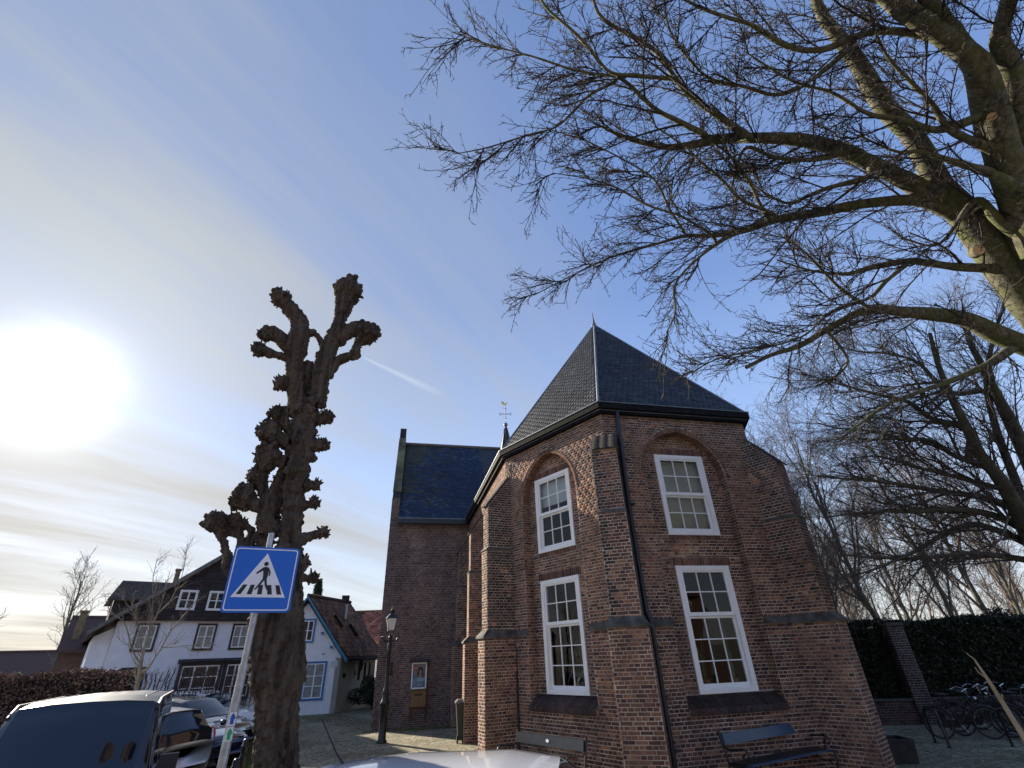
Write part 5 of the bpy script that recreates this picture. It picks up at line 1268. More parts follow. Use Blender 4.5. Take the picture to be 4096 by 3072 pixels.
def tubes_mesh(P, Rr, k):
    """P (N,K,3), Rr (N,K) -> verts, quads"""
    Nn, K, _ = P.shape
    T = np.empty_like(P); T[:, 1:-1] = P[:, 2:] - P[:, :-2]; T[:, 0] = P[:, 1] - P[:, 0]; T[:, -1] = P[:, -1] - P[:, -2]
    T /= np.linalg.norm(T, axis=2, keepdims=True) + 1e-12
    ref = np.zeros((Nn, 3)); ax = np.argmin(np.abs(T[:, 0]), axis=1); ref[np.arange(Nn), ax] = 1
    V = np.empty((Nn, K, k, 3))
    for i in range(K):
        a = ref - T[:, i] * (ref * T[:, i]).sum(1, keepdims=True); a /= np.linalg.norm(a, axis=1, keepdims=True) + 1e-12
        ref = a; b = np.cross(T[:, i], a)
        for j in range(k):
            w = 2 * np.pi * j / k
            V[:, i, j] = P[:, i] + (a * math.cos(w) + b * math.sin(w)) * Rr[:, i, None]
    base = (np.arange(Nn) * K * k)[:, None, None]; i = np.arange(K - 1)[None, :, None]; j = np.arange(k)[None, None, :]
    A = base + i * k + j; B_ = base + i * k + (j + 1) % k; F = np.stack([A, B_, B_ + k, A + k], -1).reshape(-1, 4)
    return V.reshape(-1, 3), F
def tubes_obj(name, sets, mat, parent, k=3, kind=None, smooth=True):
    Vs = []; Fs = []; o = 0
    for P, Rr, kk in sets:
        if len(P) == 0: continue
        V, F = tubes_mesh(P, Rr, kk); Vs.append(V); Fs.append(F + o); o += len(V)
    me = np_mesh(name, np.vstack(Vs), np.vstack(Fs), smooth=smooth)
    ob = link_mesh(name, me, mat, parent)
    if kind: tag(ob, kind=kind)
    return ob
def grow(P, Rr, n_child, t0, t1, length, ang, K, wander, bias, rng, r_ratio=.62, rmin=.003, taper=.25, curve=0.0, alt=True):
    """children of each parent polyline; n_child int; length (lo,hi) scaled along the parent"""
    Nn, Kp, _ = P.shape
    t = (np.arange(n_child)[None] + rng.uniform(.1, .9, (Nn, n_child))) / n_child; t = t0 + (t1 - t0) * t
    x = t * (Kp - 1); i = np.minimum(x.astype(int), Kp - 2); f = (x - i)[..., None]; ar = np.arange(Nn)[:, None]
    pos = P[ar, i] * (1 - f) + P[ar, i + 1] * f; tan = P[ar, i + 1] - P[ar, i]; tan /= np.linalg.norm(tan, axis=2, keepdims=True) + 1e-9
    rp = Rr[ar, i] * (1 - f[..., 0]) + Rr[ar, i + 1] * f[..., 0]
    pos = pos.reshape(-1, 3); tan = tan.reshape(-1, 3); rp = rp.ravel(); tt = t.ravel()
    rnd = rng.normal(size=pos.shape); perp = rnd - tan * (rnd * tan).sum(1, keepdims=True); perp /= np.linalg.norm(perp, axis=1, keepdims=True) + 1e-9
    a = rng.normal(ang, .22, len(pos))[:, None]
    d = tan * np.cos(a) + perp * np.sin(a) + np.array(bias) * rng.uniform(.5, 1.3, len(pos))[:, None]
    d /= np.linalg.norm(d, axis=1, keepdims=True)
    L = rng.uniform(length[0], length[1], len(pos)) * (1.15 - .55 * (tt - t0) / max(1e-6, t1 - t0))
    st = (L / (K - 1))[:, None]
    Q = np.empty((len(pos), K, 3)); Q[:, 0] = pos
    dd = d
    for k in range(1, K):
        dd = dd + rng.normal(0, wander, dd.shape) + np.array((0, 0, curve)); dd /= np.linalg.norm(dd, axis=1, keepdims=True)
        Q[:, k] = Q[:, k - 1] + dd * st
    r0 = np.maximum(rmin, np.minimum(rp * r_ratio, .0135 * L + .002))
    RR = r0[:, None] * np.linspace(1, taper, K)[None]; RR = np.maximum(RR, rmin * .55)
    return Q, RR
def canopy(limbs, rng, spacing=.33, l1=(.7, 2.0), l2=(.45, 1.0), l3=(.2, .45), l4=(.06, .18), n2=6, n3=5, n4=3, rmin=.0042, bias=(0, 0, .05), skip_thick=.2, t_start=.0):
    S = []; L1 = []
    for lb in limbs:
        Q = resample(lb, 12); ln = np.linalg.norm(np.diff(Q[:, :3], axis=0), axis=1).sum(); n = max(3, int(ln / spacing))
        P = Q[None, :, :3]; Rr = Q[None, :, 3]
        c, cr = grow(P, Rr, n, .12 + t_start, 1.0, l1, .66, 9, .07, bias, rng, rmin=rmin)
        # scale with the limb's own thickness
        i = np.linspace(0, 11, n).astype(int); sc = np.clip(Q[i, 3] / .05, .38, 1.0); keep = Q[i, 3] < skip_thick
        c = c[:, :1] + (c - c[:, :1]) * sc[:, None, None]; L1.append((c[keep], cr[keep] * sc[keep][:, None] ** .5))
    P1 = np.concatenate([a for a, b in L1]); R1 = np.concatenate([b for a, b in L1]); R1 = np.maximum(R1, rmin)
    P2, R2 = grow(P1, R1, n2, .12, 1.0, l2, .62, 7, .09, bias, rng, rmin=rmin * .72, curve=.015)
    P3, R3 = grow(P2, R2, n3, .1, 1.0, l3, .66, 4, .15, (0, 0, .02), rng, rmin=rmin * .55)
    P3b, R3b = grow(P1, R1, n3 + 3, .1, 1.0, l3, .72, 4, .15, (0, 0, .02), rng, rmin=rmin * .55)
    P3 = np.concatenate([P3, P3b]); R3 = np.concatenate([R3, R3b])
    out = [(P1, R1, 4), (P2, R2, 3), (P3, R3, 3)]
    if n4:
        P4, R4 = grow(P3, R3, n4, .2, 1.0, l4, .95, 3, .3, (0, 0, .03), rng, rmin=rmin * .45)
        out.append((P4, R4, 3))
    return out
def attach(lb, hosts, lo=.04, hi=1.6):
    """grow the start of a limb out of the nearest point of the limbs that carry it"""
    p = np.array(lb[0][:3]); best = None
    for Hh in hosts:
        d = np.linalg.norm(Hh[:, :3] - p, axis=1); i = int(np.argmin(d))
        if Hh[i, 3] > lb[0][3] * .8 and (best is None or d[i] < best[0]): best = (d[i], Hh[i])
    if best is not None and lo < best[0] < hi:
        return [(*best[1][:3], min(best[1][3], lb[0][3] * 1.15))] + [tuple(q) for q in lb]
    return [tuple(q) for q in lb]
rng = np.random.default_rng(5)
big = empty('bare_tree', (11.2, 8.4, 0)); tag(big, 'large bare spreading tree with thick mossy limbs reaching over the chapel roof', 'tree')
trunk = np.array([(11.3, 8.5, -.1, .78), (11.15, 8.35, 1.2, .60), (10.9, 8.1, 3.0, .54), (10.5, 7.75, 4.7, .50), (10.1, 7.4, 5.8, .46)])
tubes_obj('trunk', [(resample(trunk, 14)[None, :, :3], resample(trunk, 14)[None, :, 3], 16)], M['bark'], big)
BIG = []
for i, lb in enumerate(BIG_LIMBS):
    lb = [tuple(p) for p in lb]
    if lb[0][3] > .33: lb = [(10.5, 7.75, 4.6, .45)] + lb
    elif lb[0][0] > 8.6: lb = [(10.3, 7.6, 5.2, max(.2, lb[0][3]))] + lb
    if i > 0 and lb[0][0] < 9.5: lb = attach(lb, BIG)
    Q = smooth_limb(lb, 40)
    Q[:, 3] *= .86 - .12 * np.clip((Q[:, 3] - .05) / .15, 0, 1)
    rr = Q[:, 3] * (1 + .06 * np.sin(np.linspace(0, 19 + i, 40)) + rng.normal(0, .02, 40))
    Q[:, 3] = rr
    tubes_obj('limb', [(Q[None, :, :3], Q[None, :, 3], 12 if Q[0, 3] > .1 else 7)], M['bark'], big)
    BIG.append(Q)
tubes_obj('twigs', canopy(BIG, rng, spacing=.31, l1=(.7, 1.6), l2=(.42, .95), l3=(.12, .36), l4=(.04, .10), n2=5, n3=5, n4=2, rmin=.0105, bias=(-.10, .04, .0)), M['twig'], big, kind='stuff')
# two fresh saw cuts and a lopped limb end
cu = MB()
def cutmark(nm, c, d, r):
    d = Vector(d).normalized(); c = Vector(c); m = MB(); m.tube([c - d * .12, c], [r * 1.12, r], 14); s = m.build('branch_stub', M['bark'], big)
    m = MB(); m.tube([c, c + d * .006], r * .93, 14); m.build('cut_face', M['cut'], s)
M['cut'] = simple('sawn_wood', (.62, .42, .22), .8, var=.12, scale=12)
cutmark('a', (7.42, 5.55, 7.52), (-.35, -.85, -.35), .085)
i_ = int(np.argmin(np.linalg.norm(BIG[12][:, :3] - np.array((7.6, 4.75, 10.2)), axis=1))); q_ = Vector(BIG[12][i_, :3]); w_ = (Vector((0, 0, EYE)) - q_).normalized()
cutmark('b', q_ + w_ * (BIG[12][i_, 3] + .04), w_, .06)

# tree behind the hedge whose branches sweep out to the left
rng = np.random.default_rng(9)
t2 = empty('spreading_tree', (14.8, 14.6, 0)); tag(t2, 'bare tree behind the dark hedge with long level branches sweeping left', 'tree')
FAR = []
for lb in FAR_LIMBS:
    if FAR: lb = attach(lb, FAR, hi=4.0)
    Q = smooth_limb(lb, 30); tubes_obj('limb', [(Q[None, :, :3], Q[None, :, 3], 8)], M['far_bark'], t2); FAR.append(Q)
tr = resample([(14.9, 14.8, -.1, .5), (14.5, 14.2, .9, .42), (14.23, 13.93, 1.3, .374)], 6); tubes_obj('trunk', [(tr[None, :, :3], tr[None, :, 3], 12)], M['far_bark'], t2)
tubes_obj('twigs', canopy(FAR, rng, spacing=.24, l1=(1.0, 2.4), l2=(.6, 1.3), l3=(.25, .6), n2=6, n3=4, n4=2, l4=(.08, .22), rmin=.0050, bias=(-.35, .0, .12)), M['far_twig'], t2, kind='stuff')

def wild_tree(nm, lab, base, h, lean, seed, r0=.16, n1=14, spread=.6, group=None, twig=None, fine=2, bark=None, l1f=.42, t0=.25, cat='tree', rmin=.007):
    rng = np.random.default_rng(seed); e = empty(nm, tuple(base)); tag(e, lab, cat, group)
    K = 12; z = np.linspace(0, h, K); P = np.stack([base[0] + lean[0] * z + np.cumsum(rng.normal(0, .012 * h, K)) * .6, base[1] + lean[1] * z + np.cumsum(rng.normal(0, .012 * h, K)) * .6, z], 1); P[0, :2] = base[:2]
    Rr = r0 * np.linspace(1, .1, K) ** .8
    tubes_obj('trunk', [(P[None], Rr[None], 9)], bark or M['far_bark'], e)
    P1, R1 = grow(P[None], Rr[None], n1, t0, 1.0, (h * l1f * .7, h * l1f), spread, 8, .1, (0, 0, .25), rng, rmin=rmin * 1.3, curve=.04)
    P2, R2 = grow(P1, R1, 7, .15, 1.0, (h * .10, h * .2), .6, 6, .14, (0, 0, .12), rng, rmin=rmin)
    S = [(P1, R1, 5), (P2, R2, 3)]
    P3, R3 = grow(P2, R2, 6, .15, 1.0, (h * .035, h * .09), .65, 4, .18, (0, 0, .08), rng, rmin=rmin * .8); S.append((P3, R3, 3))
    if fine > 2:
        P4, R4 = grow(P3, R3, 3, .2, 1.0, (h * .015, h * .04), .7, 3, .2, (0, 0, .05), rng, rmin=rmin * .6); S.append((P4, R4, 3))
    tubes_obj('crown', S, twig or M['far_twig'], e, kind='stuff')
    return e
spots = [(9.3, 17.2, 9.0, (-.06, .02), .17, 'slender bare tree nearest the chapel wall, behind the hedge'),
         (10.6, 19.2, 10.5, (-.10, .0), .16, 'second slim bare tree from the chapel, leaning left behind the hedge'),
         (12.3, 20.3, 9.5, (-.05, .0), .14, 'forked bare tree above the brick pier of the hedge'),
         (14.4, 21.2, 12.0, (-.12, .0), .20, 'taller bare tree leaning left in the middle of the trees behind the hedge'),
         (17.0, 21.0, 11.0, (-.10, .0), .18, 'bare tree right of the middle behind the hedge'),
         (19.6, 22.5, 13.0, (-.08, .0), .22, 'thick bare tree near the right edge behind the hedge'),
         (11.8, 26.0, 9.0, (.02, 0), .15, 'bare tree far behind the hedge, seen just past the chapel buttress'),
         (15.6, 27.5, 10.0, (0, 0), .17, 'bare tree far back between two nearer leaning trees'),
         (21.5, 30.0, 11.0, (0, 0), .2, 'bare tree farthest back toward the right edge'),
         (25.5, 27.0, 12.0, (0, 0), .2, 'bare tree at the right edge far behind the hedge'),
         (17.5, 33.0, 9.0, (0, 0), .2, 'pale bare tree lowest on the skyline behind the hedge')]
for i, (x, y, h, ln, r, lab) in enumerate(spots):
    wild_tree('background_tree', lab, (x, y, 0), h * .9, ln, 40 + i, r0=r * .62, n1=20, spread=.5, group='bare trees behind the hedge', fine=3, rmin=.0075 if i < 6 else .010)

# far-off wood that reads as one mass of stems and twigs
rng = np.random.default_rng(77); nW = 46
bx_ = rng.uniform(12, 52, nW); by_ = rng.uniform(34, 52, nW); hW = rng.uniform(7.5, 12, nW); K = 10
P = np.zeros((nW, K, 3)); zz_ = np.linspace(0, 1, K)
P[:, :, 0] = bx_[:, None] + rng.normal(0, .5, (nW, 1)) * zz_; P[:, :, 1] = by_[:, None]; P[:, :, 2] = hW[:, None] * zz_; P[:, 1:, :2] += np.cumsum(rng.normal(0, .12, (nW, K - 1, 2)), 1)
Rr = .15 * np.linspace(1, .12, K)[None] * np.ones((nW, 1))
Q1, S1 = grow(P, Rr, 18, .15, 1, (2.2, 4.2), .6, 7, .1, (0, 0, .3), rng, rmin=.02); Q2, S2 = grow(Q1, S1, 8, .1, 1, (.8, 1.8), .65, 5, .14, (0, 0, .15), rng, rmin=.014); Q3, S3 = grow(Q2, S2, 5, .1, 1, (.3, .8), .7, 3, .18, (0, 0, .1), rng, rmin=.011)
dw = tubes_obj('distant_wood', [(P, Rr, 6), (Q1, S1, 4), (Q2, S2, 3), (Q3, S3, 3)], M['far_twig'], None, kind='stuff'); tag(dw, 'grey brown mass of bare trees far behind the hedge', 'wood')

# small tree in front of the white house (traced stems)
rng = np.random.default_rng(21)
st_ = empty('small_tree', (-9.65, 14.01, 0)); tag(st_, 'small bare multi-stemmed tree in front of the white house', 'tree')
ST = []
M['pale_bark'] = simple('pale_bark', (.20, .17, .13), .85, var=.3)
for k_, lb in enumerate(SMALL_TREE):
    if k_ == 0: lb = [(-9.6, 14.05, 0, .06)] + list(lb)
    Q = smooth_limb(lb, 22); Q[:, 3] = np.maximum(Q[:, 3], .008); ST.append(Q); tubes_obj('stem', [(Q[None, :, :3], Q[None, :, 3], 7)], M['pale_bark'], st_)
tubes_obj('twigs', canopy(ST, rng, spacing=.22, l1=(.5, 1.1), l2=(.25, .5), l3=(.08, .22), n2=4, n3=2, n4=0, rmin=.006, bias=(0, 0, .3)), M['pale_bark'], st_, kind='stuff')

# bare shrubs and small trees on the left skyline and behind the cottage
for i, (x, y, h, lab) in enumerate([(-36, 32, 6.0, 'rounded bare bush tree on the left skyline nearest the frame edge'), (-32.5, 31.0, 5.2, 'bare bush tree beside the tall yellow chimney'),
                                    (-27.4, 31.5, 7.2, 'thin bare tree standing behind the brown brick house'), (-5.8, 46, 9.6, 'bare treetop showing between red tiled roof and church'),
                                    (-2.6, 27.5, 0.1, '')]):
    if h > 1: wild_tree('skyline_tree', lab, (x, y, 0), h, (0, 0), 80 + i, r0=.14, n1=16, spread=.7, group='bare trees on the skyline', fine=2, rmin=.012, t0=.2, l1f=.5, twig=M['pale_bark'] if i < 3 else None)
# spruce behind the cottage
def spruce(base, h, lab):
    rng = np.random.default_rng(3); e = empty('spruce', tuple(base)); tag(e, lab, 'tree')
    m = MB(); m.tube([base, (base[0], base[1], h)], [.16, .02], 8); m.build('trunk', M['far_bark'], e)
    n = 900; t = rng.uniform(.25, 1, n); z = h * t; a = rng.uniform(0, 6.283, n); L = (1 - t) * h * .24 * rng.uniform(.6, 1.1, n) + .12
    P = np.empty((n, 4, 3)); d = np.stack([np.cos(a), np.sin(a), np.full(n, .05)], 1); p0 = np.stack([np.full(n, base[0]), np.full(n, base[1]), z], 1)
    for k in range(4): P[:, k] = p0 + d * (L * k / 3)[:, None]; P[:, k, 2] += -.12 * L * (k / 3) ** 1 + .15 * L * (k / 3) ** 2
    R1 = np.full((n, 4), .02); P2, R2 = grow(P, R1, 7, .1, 1, (.12, .3), .8, 3, .1, (0, 0, -.1), rng, rmin=.02)
    R2 = R2 * 1.5
    tubes_obj('needles', [(P, R1, 3), (P2, R2, 3)], simple('spruce_green', (.025, .040, .020), .9, var=.5), e, kind='stuff')
spruce((-16.5, 41.5, 0), 8.2, 'small dark spruce rising behind the white cottage roof')

# ------------------------------------------------------------------ pollarded tree beside the sign
rng = np.random.default_rng(17)
pol = empty('pollard_tree', (-2.65, 6.7, 0)); tag(pol, 'dark knobbly pollarded tree without twigs standing behind the crossing sign', 'tree')
def rnd_unit(): v = rng.normal(size=3); return Vector(v / np.linalg.norm(v))
trunk_mb = MB(); limbs_mb = []
spike = []
for k_, pts in enumerate(POLLARD):
    pts = [list(p) for p in pts]
    if k_ == 0: pts = [[pts[0][0] + .02, pts[0][1] + .03, -.1, .30]] + pts
    if k_ == 21: pts = [[-3.05, 6.53, 2.95, .08]] + pts
    if k_ in (22, 23, 25): pts = [[-3.07, 6.52, 3.45, .06]] + pts
    Q = smooth_limb(pts, max(8, 5 * len(pts)))
    mb = MB()
    mb.tube([tuple(q[:3]) for q in Q], [max(.03, q[3] * (1.0 if k_ == 0 else .80 if k_ == 1 else 1.08)) for q in Q], 14)
    # burls along the limb, knuckles at its end
    nb = int(len(Q) * (1.0 if k_ in (0,) else 3.2))
    for _ in range(nb):
        q = Q[rng.integers(2 if k_ == 0 else 0, len(Q))]; u_ = rnd_unit(); r_ = q[3]
        mb.sphere(Vector(q[:3]) + u_ * r_ * .82, r_ * (rng.uniform(.25, .5) if 2 <= k_ <= 8 else rng.uniform(.16, .34)), 7, 5)
    if k_ not in (0, 1, 4, 9, 18, 30, 31):
        q = Q[-1]; r_ = max(.07, q[3] * 1.42); q0 = Q[-3]; ax = (Vector(q[:3]) - Vector(q0[:3])).normalized()
        mb.sphere(Vector(q[:3]), r_, 12, 9)
        for _ in range(40):
            u_ = (rnd_unit() + ax * .35).normalized(); mb.sphere(Vector(q[:3]) + u_ * r_ * rng.uniform(.75, 1.15), r_ * rng.uniform(.16, .34), 7, 5)
        for _ in range(26):
            u_ = (rnd_unit() + ax * .4).normalized(); s0 = Vector(q[:3]) + u_ * r_; ln = rng.uniform(.02, .05)
            spike.append((np.array([s0, s0 + u_ * ln * .6, s0 + u_ * ln + Vector((0, 0, .01))]), np.array([.018, .014, .009])))
    if k_ in (1, 2, 3, 11, 14, 18):
        for _ in range(40):
            q = Q[rng.integers(0, len(Q))]; u_ = rnd_unit(); s0 = Vector(q[:3]) + u_ * q[3]; ln = rng.uniform(.03, .08)
            spike.append((np.array([s0, s0 + u_ * ln * .6, s0 + u_ * ln]), np.array([.013, .011, .006])))
    if k_ == 1:
        for _ in range(70):
            i = rng.integers(6, len(Q)); q = Q[i]; u_ = rnd_unit(); mb.sphere(Vector(q[:3]) + u_ * q[3] * .96, rng.uniform(.03, .085), 7, 5)
    limbs_mb.append((k_, mb))
tex = bpy.data.textures.new('bark_lumps', 'CLOUDS'); tex.noise_scale = .09; tex.noise_depth = 3
tex2 = bpy.data.textures.new('bark_ridges', 'CLOUDS'); tex2.noise_scale = .035; tex2.noise_depth = 2
def woody(nm, mbs, vox, s1, s2):
    m = MB()
    for q in mbs: m.add(q.v, q.f, True)
    o = m.build(nm, M['pollard'], pol)
    r_ = o.modifiers.new('remesh', 'REMESH'); r_.mode = 'VOXEL'; r_.voxel_size = vox; r_.use_smooth_shade = True
    d1 = o.modifiers.new('lumps', 'DISPLACE'); d1.texture = tex; d1.strength = s1; d1.mid_level = .5
    d2 = o.modifiers.new('ridges', 'DISPLACE'); d2.texture = tex2; d2.strength = s2; d2.mid_level = .5
    return o
woody('trunk', [m for k, m in limbs_mb if k in (0, 1)], .016, .09, .035)
grp = {'main': [2, 3]}
for k, m in limbs_mb:
    if k in (0, 1): continue
    woody('pollard_limb', [m], .013, .06, .04)
SPp = np.array([a for a, b in spike]); SPr = np.array([b for a, b in spike])
tubes_obj('sprouts', [(SPp, SPr, 4)], M['sprout'], pol, kind='stuff')
# dark cavity low in the trunk
cv = MB()
cv.sphere((-2.60, 6.40, 1.02), .1, 10, 8, (.42, .3, 1.8)); cv.build('hollow', M['black'], pol)

# ------------------------------------------------------------------ hedges
def leaf_box(name, lab, poly_path, w, h, n, mat, size, z0=0, cat='hedge'):
    """path of (x,y); hedge body as many small leaves near the surface"""
    rng = np.random.default_rng(len(lab)); P = [np.array(p, float) for p in poly_path]
    seg = [np.linalg.norm(b - a) for a, b in zip(P[:-1], P[1:])]; tot = sum(seg)
    s_ = rng.uniform(0, tot, n); C = np.zeros((n, 3)); acc = 0
    side = rng.random(n)
    for a, b, L in zip(P[:-1], P[1:], seg):
        k = (s_ >= acc) & (s_ < acc + L); t = (s_[k] - acc) / L; d = (b - a) / L; nn = np.array((-d[1], d[0]))
        f = np.where(side[k] < .42, -1, np.where(side[k] < .6, 1, 0)); off = np.where(f == 0, rng.uniform(-1, 1, k.sum()), f + rng.normal(0, .10, k.sum())) * w / 2
        z = np.where(f == 0, h + rng.normal(0, .05, k.sum()) + .05 * np.sin(s_[k] * 2.1), rng.uniform(z0, h, k.sum()))
        C[k, 0] = a[0] + (b - a)[0] * t + nn[0] * off; C[k, 1] = a[1] + (b - a)[1] * t + nn[1] * off; C[k, 2] = z; acc += L
    C += rng.normal(0, .02, C.shape)
    u = rng.normal(size=(n, 3)); u /= np.linalg.norm(u, axis=1, keepdims=True); v = rng.normal(size=(n, 3)); v -= u * (u * v).sum(1, keepdims=True); v /= np.linalg.norm(v, axis=1, keepdims=True)
    sz = size * rng.uniform(.6, 1.3, (n, 1)); V = np.stack([C - u * sz, C + v * sz * .6, C + u * sz, C - v * sz * .6], 1)
    e = empty(name, (P[0][0], P[0][1], 0)); tag(e, lab, cat)
    o = link_mesh('foliage', np_mesh('foliage', V.reshape(-1, 3), np.arange(4 * n).reshape(-1, 4), attr={'tint': rng.random(n)}), mat, e); tag(o, kind='stuff')
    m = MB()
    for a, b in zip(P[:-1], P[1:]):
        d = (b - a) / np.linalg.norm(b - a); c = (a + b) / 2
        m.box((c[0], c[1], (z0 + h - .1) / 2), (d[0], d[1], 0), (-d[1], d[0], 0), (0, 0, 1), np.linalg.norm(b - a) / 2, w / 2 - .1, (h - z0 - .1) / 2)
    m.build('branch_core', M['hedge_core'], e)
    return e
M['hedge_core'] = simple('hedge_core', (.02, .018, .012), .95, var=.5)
M['yew'] = tinted('evergreen_leaf', [(0, (.010, .014, .008)), (.6, (.025, .035, .016)), (1, (.05, .06, .025))], rough=.6)
M['beech'] = tinted('beech_leaf', [(0, (.07, .045, .035)), (.5, (.19, .115, .08)), (1, (.34, .21, .14))], rough=.8)
leaf_box('evergreen_hedge', 'tall dark clipped evergreen hedge above the low brick wall right of the chapel', [(8.2, 18.7), (12.0, 18.35), (24, 17.3)], .8, 2.72, 60000, M['yew'], .05, .55)
leaf_box('beech_hedge', 'brown clipped beech hedge at far left behind the parked cars', [(-24, 17.2), (-16.5, 17.2), (-12.6, 17.9)], .8, 2.18, 42000, M['beech'], .045)
# ivy-clad and evergreen shrubs among the trees behind
def shrub(nm, lab, c, r, n, mat, size, cat='shrub', flat=.9):
    rng = np.random.default_rng(int(abs(c[0] * 100))); e = empty(nm, (c[0], c[1], 0)); tag(e, lab, cat)
    k = 16; cc = rng.normal(0, .45, (k, 3)) * np.array((r, r, r * flat)); cc[:, 2] = np.abs(cc[:, 2]); ci = rng.integers(0, k, n)
    u = rng.normal(size=(n, 3)); u /= np.linalg.norm(u, axis=1, keepdims=True)
    C = np.array((c[0], c[1], c[2])) + cc[ci] + u * (r * .45 * rng.uniform(.75, 1.05, (n, 1)))
    C[:, 2] = np.maximum(C[:, 2], .02)
    a = rng.normal(size=(n, 3)); a /= np.linalg.norm(a, axis=1, keepdims=True); b_ = np.cross(a, u); b_ /= np.linalg.norm(b_, axis=1, keepdims=True) + 1e-9
    sz = size * rng.uniform(.6, 1.3, (n, 1)); V = np.stack([C - a * sz, C + b_ * sz * .6, C + a * sz, C - b_ * sz * .6], 1)
    o = link_mesh('foliage', np_mesh('foliage', V.reshape(-1, 3), np.arange(4 * n).reshape(-1, 4), attr={'tint': rng.random(n)}), mat, e); tag(o, kind='stuff')
    m = MB(); m.tube([(c[0], c[1], 0), (c[0], c[1], c[2] + r * .3)], [.08, .03], 6); m.build('stem', M['far_bark'], e)
M['olive_leaf'] = tinted('olive_leaf', [(0, (.02, .022, .01)), (.6, (.06, .06, .025)), (1, (.12, .12, .045))], rough=.7)
shrub('evergreen_shrub', 'rounded evergreen bush showing above the hedge beside the chapel buttress', (11.4, 20.4, 1.9), 1.0, 5000, M['olive_leaf'], .06)
shrub('evergreen_shrub', 'dark ivy covered evergreen at the right edge above the hedge', (21.8, 19.4, 2.8), 1.3, 9000, M['yew'], .07, flat=1.8)
shrub('evergreen_shrub', 'low dark bush top on the hedge toward the right', (17.5, 19.8, 2.0), .9, 5000, M['yew'], .06)
shrub('cottage_shrub', 'dark rounded shrub growing against the cream side wall of the cottage', (-8.1, 30.0, .5), .85, 6000, M['yew'], .05)
shrub('cottage_shrub', 'tall dark climber beside the church end of the cottage wall', (-7.5, 32.8, .9), .95, 7000, M['yew'], .05, flat=1.6)
shrub('garden_shrub', 'pale green bush above the beech hedge at far left', (-19.5, 19.6, 2.0), .6, 3500, simple('pale_leaf', (.16, .19, .10), .8, var=.4), .05)
# trained espalier hedge of bare stems in front of the white house
rng = np.random.default_rng(33)
es = empty('espalier_hedge', (-10.6, 18.6, 0)); tag(es, 'bare trained hedge of thin upright stems in front of the white house', 'hedge')
n = 46; xs = np.linspace(0, 1, n); pa = np.array((-12.9, 17.8)); pb = np.array((-8.9, 21.4))
P = np.zeros((n, 8, 3)); 
for k in range(8):
    P[:, k, :2] = pa + (pb - pa) * (xs[:, None] + rng.normal(0, .006, (n, 1))); P[:, k, 2] = 2.15 * k / 7
P[:, 1:] += rng.normal(0, .03, P[:, 1:].shape); Rr = np.full((n, 8), .018)
P2, R2 = grow(P, Rr, 16, .15, 1, (.2, .5), .8, 5, .25, (0, 0, .25), rng, rmin=.006); P3, R3 = grow(P2, R2, 4, .2, 1, (.08, .2), .8, 3, .25, (0, 0, .1), rng, rmin=.005)
tubes_obj('stems', [(P, Rr, 5), (P2, R2, 3), (P3, R3, 3)], simple('hedge_twig', (.085, .055, .045), .9, var=.3), es, kind='stuff')
# low brick wall under the hedge, and a brick pier
lw = empty('garden_wall', (8.4, 18.0, 0)); tag(lw, 'low dark brick garden wall under the evergreen hedge', 'wall')
GW = Wall()
g0 = np.array((7.6, 18.16, 0)); g1 = np.array((24.0, 16.75, 0)); gu = (g1 - g0) / np.linalg.norm(g1 - g0); gn = np.array((gu[1], -gu[0], 0)); GL = np.linalg.norm(g1 - g0)
gt = lambda a, z: random.uniform(.0, .4)
GW.face(g0, gu, gn, (0, GL), 0, .60, None, gt)
m = MB(); m.prism([g0, g0 + gu * GL, g0 + gu * GL + up3 * .6, g0 + up3 * .6], -gn * .22); gwo = m.build('wall_core', M['church_mortar'], lw)
m = MB(); m.prism([g0 + gn * .04 + up3 * .605, g0 + gu * GL + gn * .04 + up3 * .605, g0 + gu * GL + gn * .04 + up3 * .66, g0 + gn * .04 + up3 * .66], -gn * .3); m.build('coping', M['stone'], lw)
flush_bricks(GW, gwo, M['brick'], M['church_mortar'])
pr_ = empty('brick_pier', (12.4, 17.7, 0)); tag(pr_, 'slim brick pier standing against the evergreen hedge', 'pier')
PW = Wall(); pc = g0 + gu * 4.65 + gn * .12
for sgn in (0, 1, 2):
    if sgn == 0: PW.face(pc - gu * .24, gu, gn, (0, .48), 0, 2.66, None, lambda a, z: random.uniform(0, .15))  # darkest brick tints on the front paint in the pier's shadow
    if sgn == 1: PW.face(pc - gu * .24 - gn * .4, gn, -gu, (0, .4), 0, 2.66, None, gt)
    if sgn == 2: PW.face(pc + gu * .24 - gn * .4, gn, gu, (0, .4), 0, 2.66, None, gt)
m = MB(); m.box(pc - gn * .2 + up3 * 2.70, gu, gn, up3, .28, .24, .04); pco = m.build('cap', M['stone'], pr_)
flush_bricks(PW, pco, M['brick'], M['church_mortar'], limit=250)
